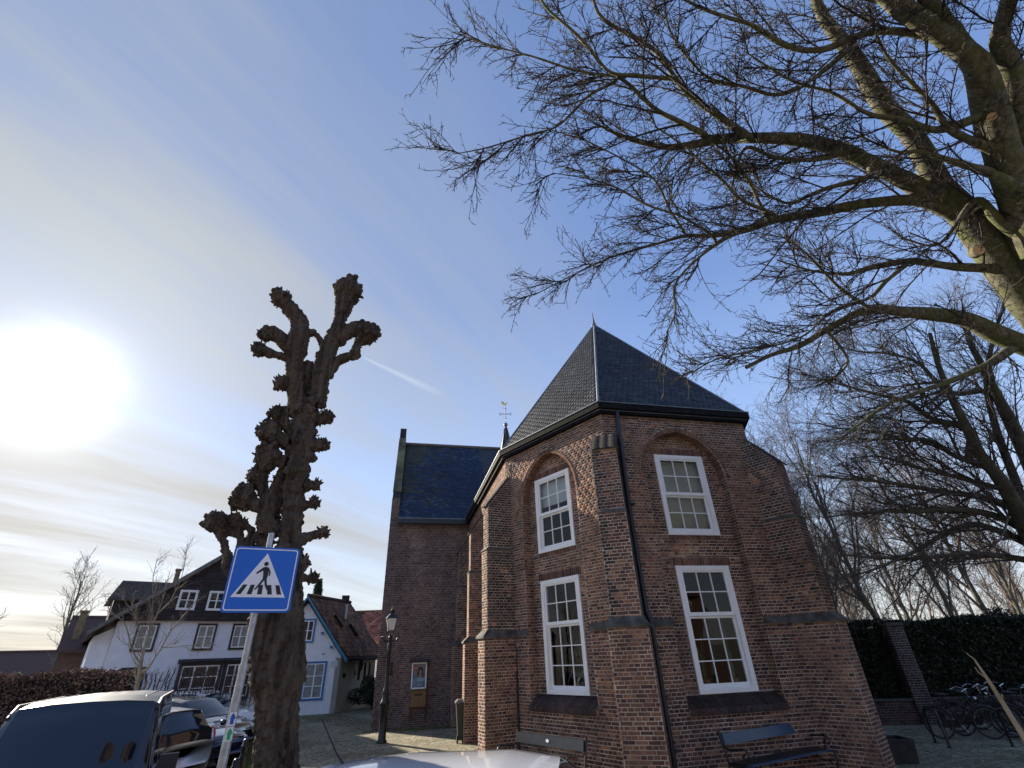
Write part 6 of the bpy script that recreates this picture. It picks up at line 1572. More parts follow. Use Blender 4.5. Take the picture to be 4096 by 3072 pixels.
# leaning pale sapling near the right edge
sp = empty('sapling', (6.4, 7.4, 0)); tag(sp, 'thin pale leaning sapling stem in front of the bicycles', 'sapling')
def pt(az_, el_, d): return (d * math.sin(R(az_)), d * math.cos(R(az_)), EYE + d * math.tan(R(el_)))
a_ = [pt(40.6, -12.9, 9.8), pt(39.95, -7.2, 9.7), pt(39.55, -4.4, 9.65), pt(39.3, -2.9, 9.6), pt(39.05, -1.6, 9.6)]
m = MB(); m.tube(a_, [.045, .034, .027, .02, .01], 8); m.tube([a_[2], pt(39.75, -3.9, 9.6)], [.014, .008], 5); m.tube([a_[3], pt(38.95, -2.5, 9.6), pt(38.85, -2.1, 9.6)], [.01, .008, .005], 5); m.tube([a_[4], pt(38.7, -1.1, 9.6)], [.009, .004], 5)
m.build('stem', simple('pale_stem', (.30, .24, .15), .7, var=.25), sp)
# ------------------------------------------------------------------ crossing sign on its pole
sg = empty('crossing_sign', (-2.59, 5.05, 0)); tag(sg, 'blue square pedestrian crossing sign on a grey steel pole', 'road sign')
su = azd(-27.15 + 90); sn_ = azd(-27.15)           # su to the right, sn_ away from the viewer
S0 = np.array((-2.592, 5.055, 3.0))
def Sg(x, z, d=0.0): return S0 + su * x + up3 * z - sn_ * d
def rrect(w, r, n=6):
    pts = []
    for cx_, cz_, a0 in ((w - r, w - r, 0), (-w + r, w - r, 90), (-w + r, -w + r, 180), (w - r, -w + r, 270)):
        for i in range(n + 1):
            a = R(a0 + 90 * i / n); pts.append((cx_ + r * math.cos(a), cz_ + r * math.sin(a)))
    return pts
M['sign_blue'] = simple('sign_blue', (.006, .14, .60), .35, var=.03)
M['sign_white'] = simple('sign_white', (.86, .86, .88), .35, var=.03)
M['sign_black'] = simple('sign_black', (.012, .014, .016), .5, var=.05)
def plate(nm, poly, d0, th, mat, parent=sg):
    m = MB(); m.prism([Sg(x, z, d0) for x, z in poly], -sn_ * th); return m.build(nm, mat, parent)
pl = plate('sign_plate', rrect(.305, .035), 0, .018, M['sign_blue'])
inner_, outer_ = rrect(.278, .022), rrect(.288, .028)
m = MB(); n = len(inner_)
m.add([Sg(x, z, .0205) for x, z in inner_] + [Sg(x, z, .0205) for x, z in outer_], [(i, (i + 1) % n, n + (i + 1) % n, n + i) for i in range(n)]); m.build('white_border', M['sign_white'], pl)
plate('white_triangle', [(-.246, -.17), (.240, -.17), (.002, .246)], .0185, .002, M['sign_white'], pl)
fig = MB()
def fp(poly): fig.prism([Sg(x, z, .0212) for x, z in poly], -sn_ * .0015)
fp([(.010 + .021 * math.cos(t), .142 + .021 * math.sin(t)) for t in np.linspace(0, 2 * math.pi, 15)[:-1]])
fp([(-.012, .108), (.004, .114), (.030, .112), (.042, .10), (.046, .05), (.040, -.004), (.004, -.004), (.0, .04)])
fp([(-.012, .108), (.004, .085), (-.058, .044), (-.068, .054)])
fp([(.030, .112), (.046, .098), (.066, .058), (.060, .028), (.049, .030), (.052, .058), (.036, .088)])
fp([(.002, -.002), (.026, -.002), (-.005, -.055), (-.040, -.10), (-.055, -.098), (-.022, -.048)])
fp([(.018, -.002), (.041, -.002), (.053, -.055), (.080, -.100), (.072, -.112), (.060, -.104), (.034, -.060)])
fig.build('walking_figure', M['sign_black'], pl)
for xt, xb in ((-.139, -.183), (-.073, -.088), (0, .003), (.076, .094), (.150, .180)):
    w_ = .021; m = MB(); m.prism([Sg(xt - w_ * .9, -.056, .0211), Sg(xt + w_ * .9, -.056, .0211), Sg(xb + w_, -.143, .0211), Sg(xb - w_, -.143, .0211)], -sn_ * .0014); m.build('crossing_stripe', M['sign_black'], pl)
m = MB(); m.tube([S0 + sn_ * .045 + np.array((-.015, 0, -3.0)), S0 + sn_ * .045 + up3 * -.75], .038, 14); m.tube([S0 + sn_ * .045 + up3 * -.75, S0 + sn_ * .045 + up3 * .46], .030, 14); m.tube([S0 + sn_ * .045 + up3 * -.78, S0 + sn_ * .045 + up3 * -.74], .042, 14)
pole = m.build('pole', M['galv'], sg)
m = MB()
for z in (.17, -.17):
    m.box(S0 + sn_ * .02 + up3 * z, su, up3, sn_, .10, .018, .012); m.lathe([(.036, -.018), (.038, 0), (.036, .018)], 12, tuple(S0 + sn_ * .045 + up3 * z))
m.build('clamp', M['galv'], sg)
# route stickers wrapped on the pole
M['stk_blue'] = simple('sticker_blue', (.01, .08, .42), .4); M['stk_green'] = simple('sticker_green', (.02, .36, .14), .4); M['stk_white'] = simple('sticker_white', (.7, .72, .68), .4)
for z, mt in ((1.845, 'stk_blue'), (1.735, 'stk_green')):
    c = S0 + sn_ * .045 + up3 * (z - 3.0); rr_ = .0395
    def wrap(pts, rad): return [c - sn_ * (rad * math.cos(x / rad)) + su * (rad * math.sin(x / rad)) + up3 * y for x, y in pts]
    m = MB(); N_ = 8
    xs = np.linspace(-.032, .032, N_); vs = wrap([(x, -.05) for x in xs] + [(x, .05) for x in xs], rr_); m.add(vs, [(i, i + 1, N_ + i + 1, N_ + i) for i in range(N_ - 1)], True); st_o = m.build('sticker', M['stk_white'], pole)
    m = MB(); vs = wrap([(-.03, .0), (-.015, .0), (-.015, -.04), (0, -.04), (.015, -.04), (.015, .0), (.03, .0), (.015, .024), (0, .045), (-.015, .024)], rr_ + .001); m.add(vs, [(1, 2, 3, 8), (3, 4, 5, 8), (0, 1, 8, 9), (5, 6, 7, 8), (1, 8, 9), (5, 8, 7)]); m.build('arrow', M[mt], st_o)

# ------------------------------------------------------------------ street lamp
LP = (-4.53, 18.334, 0)
lp = empty('street_lamp', LP); tag(lp, 'black cast iron street lamp with square glass lantern in front of the church', 'street lamp')
m = MB(); m.lathe([(.16, 0), (.16, .05), (.12, .10), (.115, .95), (.15, 1.0), (.155, 1.06), (.11, 1.12), (.09, 1.3), (.105, 1.36), (.08, 1.42), (.06, 1.5), (.055, 2.45), (.085, 2.5), (.06, 2.56), (.085, 2.66), (.055, 2.72), (.05, 2.85), (.08, 2.9), (.05, 2.95), (.035, 3.0)], 16, LP); m.build('post', M['black'], lp)
m = MB(); lc_ = np.array(LP); xx = np.array((.97, .2, 0))
for s_ in (-1, 1):
    m.tube([lc_ + up3 * 2.86, lc_ + xx * s_ * .12 + up3 * 2.80, lc_ + xx * s_ * .24 + up3 * 2.86, lc_ + xx * s_ * .26 + up3 * 2.95, lc_ + xx * s_ * .2 + up3 * 2.96], [.025, .022, .02, .018, .012], 6); m.sphere(lc_ + xx * s_ * .29 + up3 * 2.93, .035)
for s_ in (-1, 1): m.tube([lc_ + up3 * 2.95, lc_ + xx * s_ * .08 + up3 * 3.02, lc_ + xx * s_ * .10 + up3 * 3.12], .014, 5)
m.build('scroll_arm', M['black'], lp)
M['lamp_glass'] = simple('lamp_glass', (.62, .63, .60), .25, var=.08, scale=3)
hd = MB(); rot = R(20)
def lq(x, y, z): return lc_ + np.array((x * math.cos(rot) - y * math.sin(rot), x * math.sin(rot) + y * math.cos(rot), z))
for i in range(4):
    a = [(-1, -1), (1, -1), (1, 1), (-1, 1)]; p, q = a[i], a[(i + 1) % 4]
    g_ = MB(); g_.add([lq(p[0] * .10, p[1] * .10, 3.14), lq(q[0] * .10, q[1] * .10, 3.14), lq(q[0] * .165, q[1] * .165, 3.50), lq(p[0] * .165, p[1] * .165, 3.50)], [(0, 1, 2, 3)]); g_.build('lantern_pane', M['lamp_glass'], lp)
    hd.tube([lq(p[0] * .10, p[1] * .10, 3.13), lq(p[0] * .167, p[1] * .167, 3.51)], .011, 4)
    hd.tube([lq(p[0] * .10, p[1] * .10, 3.13), lq(q[0] * .10, q[1] * .10, 3.13)], .012, 4); hd.tube([lq(p[0] * .167, p[1] * .167, 3.51), lq(q[0] * .167, q[1] * .167, 3.51)], .014, 4)
hd.build('lantern_frame', M['black'], lp)
h2 = MB(); b_ = [lq(x * .20, y * .20, 3.51) for x, y in ((-1, -1), (1, -1), (1, 1), (-1, 1))]; t_ = [lq(x * .06, y * .06, 3.66) for x, y in ((-1, -1), (1, -1), (1, 1), (-1, 1))]
h2.add(b_ + t_, [(0, 1, 5, 4), (1, 2, 6, 5), (2, 3, 7, 6), (3, 0, 4, 7), (0, 3, 2, 1), (4, 5, 6, 7)]); h2.lathe([(.055, 3.65), (.055, 3.74), (.075, 3.75), (.02, 3.80), (.025, 3.84), (.0, 3.9)], 8, LP); h2.build('lantern_roof', M['black'], lp)

# ------------------------------------------------------------------ wheelie bin
wb_ = empty('wheelie_bin', (-1.86, 17.95, 0), R(100)); tag(wb_, 'dark green wheelie bin standing between the chapel buttresses', 'bin')
M['bin_green'] = simple('bin_plastic', (.018, .028, .02), .4, var=.15); M['bin_lid'] = simple('bin_lid', (.12, .13, .12), .3, var=.1)
m = MB(); vs = [(x * sx, y * sy, z) for z, sx, sy in ((.08, .22, .24), (.98, .28, .31)) for x, y in ((-1, -1), (1, -1), (1, 1), (-1, 1))]; m.add(vs, [(0, 3, 2, 1), (4, 5, 6, 7), (0, 1, 5, 4), (1, 2, 6, 5), (2, 3, 7, 6), (3, 0, 4, 7)]); m.build('bin_body', M['bin_green'], wb_, local=True)
m = MB(); vs = [(x * sx, y * sy, z) for z, sx, sy in ((.99, .31, .34), (1.03, .31, .34), (1.10, .2, .25)) for x, y in ((-1, -1), (1, -1), (1, 1), (-1, 1))]; m.add(vs, [(0, 3, 2, 1), (8, 9, 10, 11)] + [(a + i, a + (i + 1) % 4, a + 4 + (i + 1) % 4, a + 4 + i) for a in (0, 4) for i in range(4)]); m.build('lid', M['bin_lid'], wb_, local=True)
m = MB(); m.tube([(-.34, -.22, 1.02), (-.34, .22, 1.02)], .018, 8); m.build('handle', M['bin_green'], wb_, local=True)
for s_ in (-1, 1):
    m = MB(); m.tube([(-.2, s_ * .24, .1), (-.2, s_ * .29, .1)], .1, 14); m.build('wheel', M['rubber'], wb_, local=True)

# ------------------------------------------------------------------ benches
M['bench_paint'] = simple('bench_blue', (.035, .075, .14), .35, var=.15, scale=3)
M['bench_grey'] = simple('bench_black', (.022, .026, .032), .22, var=.3, scale=3)
def bench(loc, az_face, L_, board, lab, plate_=False):
    e = empty('bench', loc, R(90 - az_face)); tag(e, lab, 'bench', 'benches against the chapel')      # local +x faces forward
    q = MB(); q.box((-.215, 0, .78), (0, 1, 0), (-.16, 0, .987), (1, 0, .16), L_ / 2 - .05, .085, .016); q.build('backrest', board, e, local=True)
    for k in range(5):
        x = -.14 + k * .092; q = MB(); q.bx(x, x + .075, -L_ / 2 + .03, L_ / 2 - .03, .44 - .012 * (2 - abs(k - 2)) * .5, .462); q.build('seat_slat', M['black'] if k < 4 else board, e, local=True)
    for s_ in (-1, 1):
        y = s_ * (L_ / 2 - .03); q = MB()
        q.tube([(-.30, y, 0), (-.20, y, .22), (-.17, y, .43), (-.22, y, .66), (-.27, y, .90)], [.024, .022, .024, .022, .028], 8)
        q.tube([(-.17, y, .43), (.05, y, .41), (.30, y, .44), (.33, y, .30), (.28, y, .12), (.36, y, 0)], [.024, .02, .022, .022, .02, .026], 8)
        q.tube([(-.24, y, .70), (-.12, y, .64), (.05, y, .66), (.22, y, .67)], .018, 7)
        sc_ = [(.22 + .0 + (.085 - .006 * i) * math.cos(R(90 - 32 * i)), y, .585 + (.085 - .006 * i) * math.sin(R(90 - 32 * i))) for i in range(14)]; q.tube(sc_, .014, 6)
        q.tube([(.14, y, .45), (.17, y, .52), (.15, y, .60)], .014, 6)
        q.tube([(-.12, y, .42), (.0, y, .28), (.20, y, .26)], .014, 6)
        q.build('cast_iron_end', M['black'], e, local=True)
    if plate_:
        q = MB(); vs = [(-.19 + .0, .045 * math.cos(t) * 1.0, .785 + .028 * math.sin(t)) for t in np.linspace(0, 2 * math.pi, 15)[:-1]]; q.prism([(x - .002, y, z) for x, y, z in vs], (.004, 0, 0)); q.build('oval_badge', M['sign_white'], e, local=True)
    return e
bL = np.array((.30, 11.31, 0)) 
bench(tuple(bL - np.array((-.7624, -.6471, 0)) * -.05), -130.3, 2.0, M['bench_grey'], 'black bench with an oval badge under the left chapel window', True)
bR = np.array((4.72, 11.20, 0)); fR = azd(148.9 + 3)
bench(tuple(bR), 150, 2.45, M['bench_paint'], 'bench with a blue back board in the shade of the right chapel wall')

# planter and bicycle parking on the right
pln = empty('planter', (7.9, 12.85, 0), R(-3)); tag(pln, 'low dark square planter box beside the right chapel buttress', 'planter')
m = MB(); vs = [(x * s_, y * s_, z) for z, s_ in ((0, .25), (.42, .29), (.42, .25), (.36, .25)) for x, y in ((-1, -1), (1, -1), (1, 1), (-1, 1))]
m.add(vs, [(0, 3, 2, 1)] + [(a + i, a + (i + 1) % 4, a + 4 + (i + 1) % 4, a + 4 + i) for a in (0, 4, 8) for i in range(4)]); m.build('planter_box', simple('planter_dark', (.03, .028, .026), .85, var=.3), pln, local=True)
m = MB(); m.bx(-.25, .25, -.25, .25, .3, .36); m.build('soil', simple('soil', (.03, .022, .016), .95), pln, local=True)

def bicycle(paint):
    e = empty('bicycle', (0, 0, 0)); RW = .34
    def ring_(nm, cx, r, rt, mat, par, n=28):
        q = MB(); q.tube([(cx + r * math.cos(2 * math.pi * i / n), 0, RW + r * math.sin(2 * math.pi * i / n)) for i in range(n + 1)], rt, 6, caps=False); return q.build(nm, mat, par, local=True)
    for cx in (-.53, .55):
        w = ring_('wheel', cx, RW - .018, .019, M['rubber'], e); ring_('rim', cx, RW - .045, .010, M['dull_metal'], w)
        q = MB()
        for i in range(18):
            a = 2 * math.pi * i / 18; q.tube([(cx + .02 * math.cos(a + .5), .012 * (1 if i % 2 else -1), RW + .02 * math.sin(a + .5)), (cx + (RW - .045) * math.cos(a), 0, RW + (RW - .045) * math.sin(a))], .0022, 3, caps=False)
        q.tube([(cx, -.05, RW), (cx, .05, RW)], .018, 8); q.build('spokes', M['dull_metal'], w, local=True)
        q = MB(); pts = [(cx + (RW + .025) * math.cos(R(a)), 0, RW + (RW + .025) * math.sin(R(a))) for a in (range(20, 200, 15) if cx < 0 else range(0, 160, 15))]; q.tube(pts, .022, 6); q.build('mudguard', M['black'] if paint != 'c' else M['chrome'], e, local=True)
    q = MB(); BB = (-.08, 0, .30); ST_ = (-.22, 0, .86); HT = (.36, 0, .88); HB = (.40, 0, .74)
    for a, b, r_ in ((BB, (-.20, 0, .78), .016), (BB, HB, .018), ((-.15, 0, .56), HT, .016), ((-.20, 0, .76), (-.53, 0, RW), .010), (BB, (-.53, 0, RW), .011), (HT, HB, .019), (HB, (.55, 0, RW), .013)): q.tube([a, b], r_, 7)
    q.build('frame', M['black'], e, local=True)
    q = MB(); q.tube([(-.20, 0, .78), (-.235, 0, .93)], .013, 6); q.sphere((-.26, 0, .96), .12, 10, 6, (1.15, .75, .32)); q.sphere((-.14, 0, .96), .07, 8, 5, (1.4, .4, .35)); q.build('saddle', M['rubber'], e, local=True)
    q = MB(); q.tube([(.35, 0, .88), (.33, 0, 1.02), (.36, 0, 1.06)], .013, 6); q.tube([(.12, -.29, 1.04), (.26, -.27, 1.10), (.36, -.1, 1.07), (.36, .1, 1.07), (.26, .27, 1.10), (.12, .29, 1.04)], .012, 7); q.build('handlebar', M['chrome'], e, local=True)
    q = MB(); q.sphere((.47, 0, .86), .045, 8, 6); q.build('headlight', M['chrome'], e, local=True)
    q = MB(); q.bx(-.74, -.30, -.07, .07, .745, .76); q.tube([(-.7, .06, .75), (-.53, .06, RW)], .006, 4); q.tube([(-.7, -.06, .75), (-.53, -.06, RW)], .006, 4); q.build('luggage_rack', M['black'], e, local=True)
    q = MB(); q.bx(-.55, -.05, .035, .05, .24, .40); q.build('chain_case', M['black'], e, local=True)
    q = MB(); q.tube([(-.08, -.05, .30), (.02, -.06, .16)], .01, 5); q.bx(-.03, .07, -.13, -.05, .145, .165); q.tube([(-.08, .05, .30), (-.18, .06, .44)], .01, 5); q.bx(-.23, -.13, .05, .13, .43, .45); q.build('pedal_crank', M['chrome'], e, local=True)
    q = MB(); q.tube([(-.45, .02, .3), (-.40, .14, .02)], .01, 5); q.build('kickstand', M['black'], e, local=True)
    return e
bk0 = bicycle('a')
BK = [((11.20, 15.05, 0), -16, 'nearest bicycle, parked with its front wheel toward the low wall by the buttress'), ((12.00, 15.35, 0), -22, 'second bicycle from the chapel, partly behind the nearest one'),
      ((12.75, 14.75, 0), -28, 'third bicycle from the chapel, behind the pale sapling'), ((13.55, 15.5, 0), -18, 'bicycle between the pale sapling and the right edge, farther back'), ((14.15, 14.6, 0), -32, 'rightmost dark bicycle at the right edge of the photo')]
BK += [((12.35, 16.0, 0), -12, 'dark bicycle standing behind the second one, close to the low wall'), ((13.2, 16.3, 0), -8, 'dark bicycle behind the sapling, close to the hedge wall'), ((14.3, 16.1, 0), -10, 'farthest dark bicycle by the wall at the right edge')]
for i, (loc, rz, lab) in enumerate(BK):
    o = bk0 if i == 0 else copy_tree(bk0)
    o.location = loc; o.rotation_euler = (R(random.uniform(-4, 4)), 0, R(rz)); tag(o, lab, 'bicycle', 'bicycles parked in front of the hedge')
for x, y, lab in ((10.05, 14.45, 'black bicycle hoop beside the nearest bicycle'), (11.2, 13.6, 'black bicycle hoop standing nearest the camera on the gravel')):
    e = empty('bicycle_hoop', (x, y, 0), R(75)); tag(e, lab, 'bicycle rack', 'bicycle hoops')
    q = MB(); q.tube([(-.35, 0, 0), (-.35, 0, .62), (-.28, 0, .72), (.28, 0, .72), (.35, 0, .62), (.35, 0, 0)], .026, 8); q.build('hoop', M['black'], e, local=True)
    q = MB()
    for s_ in (-.35, .35): q.lathe([(0, .012), (.06, .012), (.06, 0)], 10, (s_, 0, 0))
    q.build('base_plate', M['black'], e, local=True)

# bollards
for loc, h, lab in (((-5.55, 11.54, 0), 1.0, 'black bollard with a domed top between the parked cars and the lopped tree'), ((-4.54, 9.26, 0), 1.0, 'nearer black bollard, close to the sign pole')):
    e = empty('bollard', loc); tag(e, lab, 'bollard', 'black bollards by the parking place')
    q = MB(); q.lathe([(.075, 0), (.075, .06), (.055, .1), (.055, h - .16), (.068, h - .15), (.068, h - .11), (.055, h - .1), (.052, h - .03), (.03, h - .005), (0, h)], 14, loc); q.build('post', M['black'], e)
    q = MB(); q.lathe([(.057, h - .30), (.0575, h - .26), (.057, h - .22)], 14, loc); q.build('band', M['rubber'], e)

# ------------------------------------------------------------------ cars
def paint(nm, col, metal=.0, rough=.25):
    m, t, b = mat_new(nm); b.inputs['Base Color'].default_value = (*col, 1); b.inputs['Metallic'].default_value = metal; b.inputs['Roughness'].default_value = rough
    b.inputs['Coat Weight'].default_value = 0.25 if nm == 'silver_van' else 1.0; b.inputs['Coat Roughness'].default_value = .03; return m
M['car_window'] = None
mm, tt, bb = mat_new('car_window'); bb.inputs['Base Color'].default_value = (.006, .010, .016, 1); bb.inputs['Roughness'].default_value = .03; bb.inputs['IOR'].default_value = 1.7; M['car_window'] = mm
M['red_lens'] = simple('red_lens', (.45, .01, .01), .15); M['orange_lens'] = simple('orange_lens', (.9, .28, .02), .2); M['clear_lens'] = simple('clear_lens', (.55, .57, .6), .08, .3)
M['plastic'] = simple('black_plastic', (.02, .02, .022), .55)
def car(nm, lab, loc, az, prof, W_, body_mat, wheels, wheel_r=.32, pillars=(), rail=None, windows=True):
    e = empty(nm, loc, R(90 - az)); tag(e, lab, 'car')
    prof = np.array(prof, float); xs = prof[:, 0]; X = np.unique(np.concatenate([np.linspace(xs[0], xs[-1], 46), xs]))
    def itp(c): return np.interp(X, xs, prof[:, c])
    zb, zbelt, zt, wk, wr = itp(1), itp(2), itp(3), itp(4), itp(5)
    def sm(a): 
        b = a.copy(); b[1:-1] = .25 * a[:-2] + .5 * a[1:-1] + .25 * a[2:]; return b
    zt = sm(zt); zbelt = sm(zbelt); wk = sm(wk)
    rings = []
    for i, x in enumerate(X):
        w = W_ / 2 * wk[i]; r = W_ / 2 * wr[i]; gl = zt[i] - zbelt[i]
        pts = [(w * .82, zb[i]), (w * .96, zb[i] + .08), (w, zb[i] + .30), (w * 1.0, (zb[i] + zbelt[i]) / 2 + .1), (w * .975, zbelt[i] - .04), (w * .955, zbelt[i] + .005)]
        rr = r if gl > .12 else w * .93 
        top = max(zt[i], zbelt[i] + .02)
        pts += [(rr + (w * .955 - rr) * .35, zbelt[i] + (top - zbelt[i]) * .65), (rr, top - .055 * min(1, gl / .2 + .3)), (rr * .9, top - .015), (rr * .5, top + .015), (0, top + .022)]
        rings.append([(x, y, z) for y, z in pts] + [(x, -y, z) for y, z in pts[-2::-1]])
    x_lo, x_hi = xs[0], xs[-1]
    def bulge(p):
        k = 1 - (abs(p[1]) / (W_ / 2)) ** 2; g = max(0, min(1, (p[0] - .2) / .6)) - max(0, min(1, (-.6 - p[0]) / .6))
        return (p[0] + .13 * k * g, p[1], p[2])
    rings = [[bulge(p) for p in r] for r in rings]
    n = len(rings[0]); V = [p for r in rings for p in r]
    body, glass = [], {'windscreen': [], 'rear_window': [], 'side_window': []}
    for i in range(len(X) - 1):
        xm = (X[i] + X[i + 1]) / 2; gl = min(zt[i] - zbelt[i], zt[i + 1] - zbelt[i + 1]); slope = (zt[i + 1] - zt[i]) / (X[i + 1] - X[i])
        for j in range(n - 1):
            f = (i * n + j, (i + 1) * n + j, (i + 1) * n + j + 1, i * n + j + 1); jj = j if j < n // 2 else n - 2 - j
            key = None
            if windows and jj in (5, 6) and gl > .22 and not any(a < xm < b for a, b in pillars): key = 'side_window'
            if windows and jj >= 8 and abs(slope) > .33 and max(zt[i], zt[i + 1]) - zbelt[i] > .1: key = 'windscreen' if slope < 0 else 'rear_window'
            (glass[key] if key else body).append(f)
    body.append(tuple(range(n))[::-1]); body.append(tuple((len(X) - 1) * n + k for k in range(n)))
    def sub(nm_, faces, mat, par, off=0.0):
        ids = sorted({k for f in faces for k in f}); mp = {k: i for i, k in enumerate(ids)}
        me = bpy.data.meshes.new(nm_); me.from_pydata([V[k] for k in ids], [], [tuple(mp[k] for k in f) for f in faces])
        for p in me.polygons: p.use_smooth = True
        me.update(); return link_mesh(nm_, me, mat, par, local=True)
    bo = sub('body', body, body_mat, e)
    for k, fs in glass.items():
        if not fs: continue
        if k == 'side_window':
            for s_ in (0, 1):
                h = [f for f in fs if (V[f[0]][1] > 0) == bool(s_)]
                if h: sub(k, h, M['car_window'], e)
        else: sub(k, fs, M['car_window'], e)
    for x in wheels:
        for s_ in (-1, 1):
            y = s_ * (W_ / 2 - .10)
            q = MB(); q.tube([(x, s_ * (W_ / 2 - .02), wheel_r), (x, s_ * (W_ / 2 + .004), wheel_r)], wheel_r + .075, 26); q.build('wheel_arch', M['plastic'], e, local=True)
            prof_w = [(.19, -.09), (wheel_r - .03, -.10), (wheel_r, -.06), (wheel_r, .06), (wheel_r - .03, .10), (.19, .09)]
            q = MB(); k = 24; vs = [(x + r_ * math.cos(2 * math.pi * j / k), y + d_ + s_ * .03, wheel_r + r_ * math.sin(2 * math.pi * j / k)) for r_, d_ in prof_w for j in range(k)]
            q.add(vs, [(a * k + j, a * k + (j + 1) % k, (a + 1) * k + (j + 1) % k, (a + 1) * k + j) for a in range(5) for j in range(k)], True); wo = q.build('wheel', M['rubber'], e, local=True)
            q = MB(); yo = y + s_ * .115
            for j in range(5):
                a = 2 * math.pi * j / 5 + .3; q.box((x + .105 * math.cos(a), yo, wheel_r + .105 * math.sin(a)), (math.cos(a), 0, math.sin(a)), (0, 1, 0), (-math.sin(a), 0, math.cos(a)), .10, .012, .024)
            q.tube([(x + .205 * math.cos(2 * math.pi * j / k), yo, wheel_r + .205 * math.sin(2 * math.pi * j / k)) for j in range(k + 1)], .018, 5, caps=False); q.tube([(x, yo - .02 * s_, wheel_r), (x, yo + .015 * s_, wheel_r)], .05, 10); q.tube([(x, y - .02, wheel_r), (x, y - .01, wheel_r)], .2, 20)
            q.build('rim', M['chrome'], wo, local=True)
    xf, xr_ = xs[-1], xs[0]; zf = float(np.interp(xf - .25, X, zt))
    for s_ in (-1, 1):
        yy = s_ * W_ / 2
        q = MB(); q.sphere((xf - .17, yy * .72, zf - .12), .14, 10, 7, (1.1, 1.1, .55)); q.build('headlight', M['clear_lens'], e, local=True)
        q = MB(); q.sphere((xf - .30, yy * .90, zf - .15), .07, 8, 6, (1.2, .8, .6)); q.build('indicator', M['orange_lens'], e, local=True)
        zr_ = float(np.interp(xr_ + .15, X, zbelt)); q = MB(); q.sphere((xr_ + .12, yy * .84, zr_ - .06), .15, 10, 7, (.7, .7, 1.25)); q.build('tail_light', M['red_lens'], e, local=True)
        xm_ = max([b for a, b in pillars] + [.6]) if pillars else .7
        q = MB(); q.sphere((xm_ + .12, yy + s_ * .10, float(np.interp(xm_, X, zbelt)) + .07), .12, 10, 7, (.55, .9, .62)); q.build('wing_mirror', body_mat if body_mat.name != 'silver_van' else M['plastic'], e, local=True)
    q = MB(); q.bx(xf - .05, xf + .005, -.5, .5, .56, .70); q.build('grille', M['plastic'], e, local=True)
    return e
hatch = [(-2.05, .42, .80, .84, .80, .8), (-1.98, .25, .92, 1.0, .92, .74), (-1.60, .22, .98, 1.40, .98, .70), (-1.0, .20, .97, 1.46, 1.0, .70), (.0, .20, .95, 1.47, 1.0, .70), (.45, .20, .94, 1.40, 1.0, .70), (1.05, .20, .93, .97, 1.0, .80), (1.5, .22, .84, .88, .98, .8), (1.85, .25, .74, .78, .92, .8), (2.05, .38, .60, .62, .78, .8)]
sal = [(-2.2, .42, .82, .86, .80, .8), (-2.1, .25, .92, .96, .92, .8), (-1.6, .22, .97, 1.10, .98, .72), (-1.0, .20, .97, 1.40, 1.0, .68), (-.3, .20, .96, 1.45, 1.0, .68), (.3, .20, .95, 1.40, 1.0, .68), (1.0, .20, .94, .98, 1.0, .80), (1.6, .22, .84, .88, .98, .8), (2.0, .25, .74, .77, .92, .8), (2.2, .38, .60, .62, .76, .8)]
est = [(-2.25, .42, .85, .95, .82, .8), (-2.18, .25, .98, 1.15, .93, .74), (-1.85, .22, 1.0, 1.46, .98, .70), (-1.0, .20, .99, 1.52, 1.0, .70), (.1, .20, .97, 1.52, 1.0, .70), (.55, .20, .96, 1.42, 1.0, .70), (1.15, .20, .95, 1.0, 1.0, .80), (1.7, .22, .88, .92, .98, .8), (2.05, .25, .78, .82, .92, .8), (2.25, .38, .62, .64, .76, .8)]
rd = [(-1.95, .40, .72, .76, .80, .8), (-1.85, .22, .84, .88, .92, .8), (-1.2, .2, .88, .96, 1.0, .7), (-.6, .18, .88, 1.20, 1.0, .62), (-.1, .18, .87, 1.24, 1.0, .62), (.2, .18, .86, 1.16, 1.0, .62), (.7, .18, .85, .90, 1.0, .8), (1.3, .2, .80, .84, .98, .8), (1.75, .22, .70, .74, .90, .8), (1.95, .36, .56, .58, .74, .8)]
car('parked_car', 'cream white parked car farthest back, in front of the white house bay windows', (-11.45, 19.95, 0), 103, est, 1.78, paint('cream_paint', (.62, .60, .55)), (-1.35, 1.42), pillars=((-.5, -.38), (.62, .9), (-1.7, -1.3)))
car('parked_car', 'black parked car, between the cream car and the low dark blue car', (-10.25, 17.15, 0), 106, hatch, 1.74, paint('black_car_paint', (.008, .009, .012)), (-1.25, 1.28), pillars=((-.35, -.25), (.5, .7)))
car('parked_car', 'low dark blue sports car with orange front indicator and bright wheels', (-9.3, 15.1, 0), 108, rd, 1.70, paint('blue_car_paint', (.010, .014, .045)), (-1.15, 1.18), .30, pillars=((-.3, -.2),))
car('parked_car', 'white hatchback seen from behind, its tail with red lights showing beside the van', (-9.35, 13.25, 0), 287, hatch, 1.72, paint('white_car_paint', (.72, .73, .75)), (-1.25, 1.28), pillars=((-.35, -.25), (.5, .7), (-1.75, -1.3)))
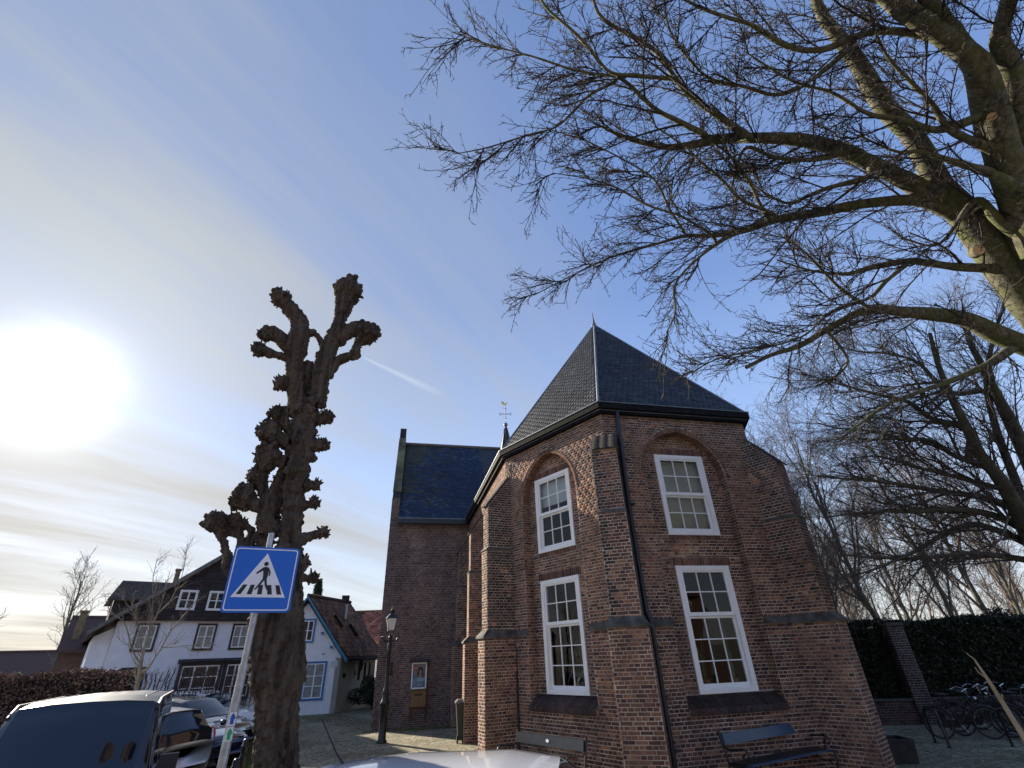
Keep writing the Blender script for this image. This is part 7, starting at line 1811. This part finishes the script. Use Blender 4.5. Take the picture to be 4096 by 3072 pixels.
wc_ = car('parked_car', 'glossy white car roof at the bottom of the photo, nearest the camera', (-.18, 5.15, 0), 96, [(a, b, c, d * 1.0, e_, f_ + .08) for a, b, c, d, e_, f_ in hatch], 1.78, paint('near_white_paint', (.70, .71, .74)), (-1.25, 1.28), pillars=((-.35, -.25), (.5, .7)))
q = MB(); q.tube([(-1.52, .2, 1.40), (-1.62, .2, 1.50), (-1.82, .2, 1.78)], [.012, .008, .006], 6); q.build('antenna', M['plastic'], wc_, local=True)
# tall boxy van at the left, windscreen towards the camera
van_p = [(-2.6, .40, 1.0, 1.20, .90, .84), (-2.5, .28, 1.08, 1.80, .97, .84), (-2.2, .24, 1.10, 1.92, 1.0, .84), (.0, .22, 1.10, 1.94, 1.0, .84), (.55, .22, 1.10, 1.90, 1.0, .83), (1.22, .22, 1.12, 1.17, 1.0, .86), (1.6, .24, 1.02, 1.06, .98, .86), (1.85, .28, .90, .94, .92, .84), (1.95, .40, .70, .72, .84, .84)]
van = car('van', 'dark van with ribbed sky-reflecting roof and blue-tinted windscreen, at the lower left corner', (-5.775, 7.58, 0), 150, van_p, 1.80, paint('silver_van', (.035, .04, .058), .3, .38), (-1.5, 1.25), .34, pillars=((-.45, -.32), (.45, .62), (-1.75, -1.6)))
for y_ in (-.54, -.36, -.18, 0, .18, .36, .54):
    q = MB(); q.tube([(.20, y_, 1.935 - .03 * abs(y_)), (.0, y_, 1.949 - .03 * abs(y_)), (-2.1, y_, 1.938 - .03 * abs(y_))], [.004, .014, .014], 6); q.build('roof_rib', bpy.data.materials['silver_van'], van, local=True)
for s_ in (-1, 1):
    q = MB(); q.tube([(.62, s_ * .735, 1.80), (.30, s_ * .745, 1.905), (-2.2, s_ * .75, 1.90)], .022, 8); q.build('roof_gutter', M['plastic'], van, local=True)
    q = MB(); q.box((.92, s_ * 1.02, 1.20), (1, 0, 0), (0, 1, 0), (0, 0, 1), .05, .10, .14); q.tube([(.95, s_ * .86, 1.16), (1.0, s_ * .98, 1.18)], .03, 6); q.build('door_mirror', M['plastic'], van, local=True)
    q = MB(); q.tube([(1.22, s_ * .25 - .1, 1.19), (1.12, s_ * .25 + .05, 1.245), (1.02, s_ * .25 + .42, 1.325)], [.016, .012, .010], 5); q.build('wiper', M['plastic'], van, local=True)
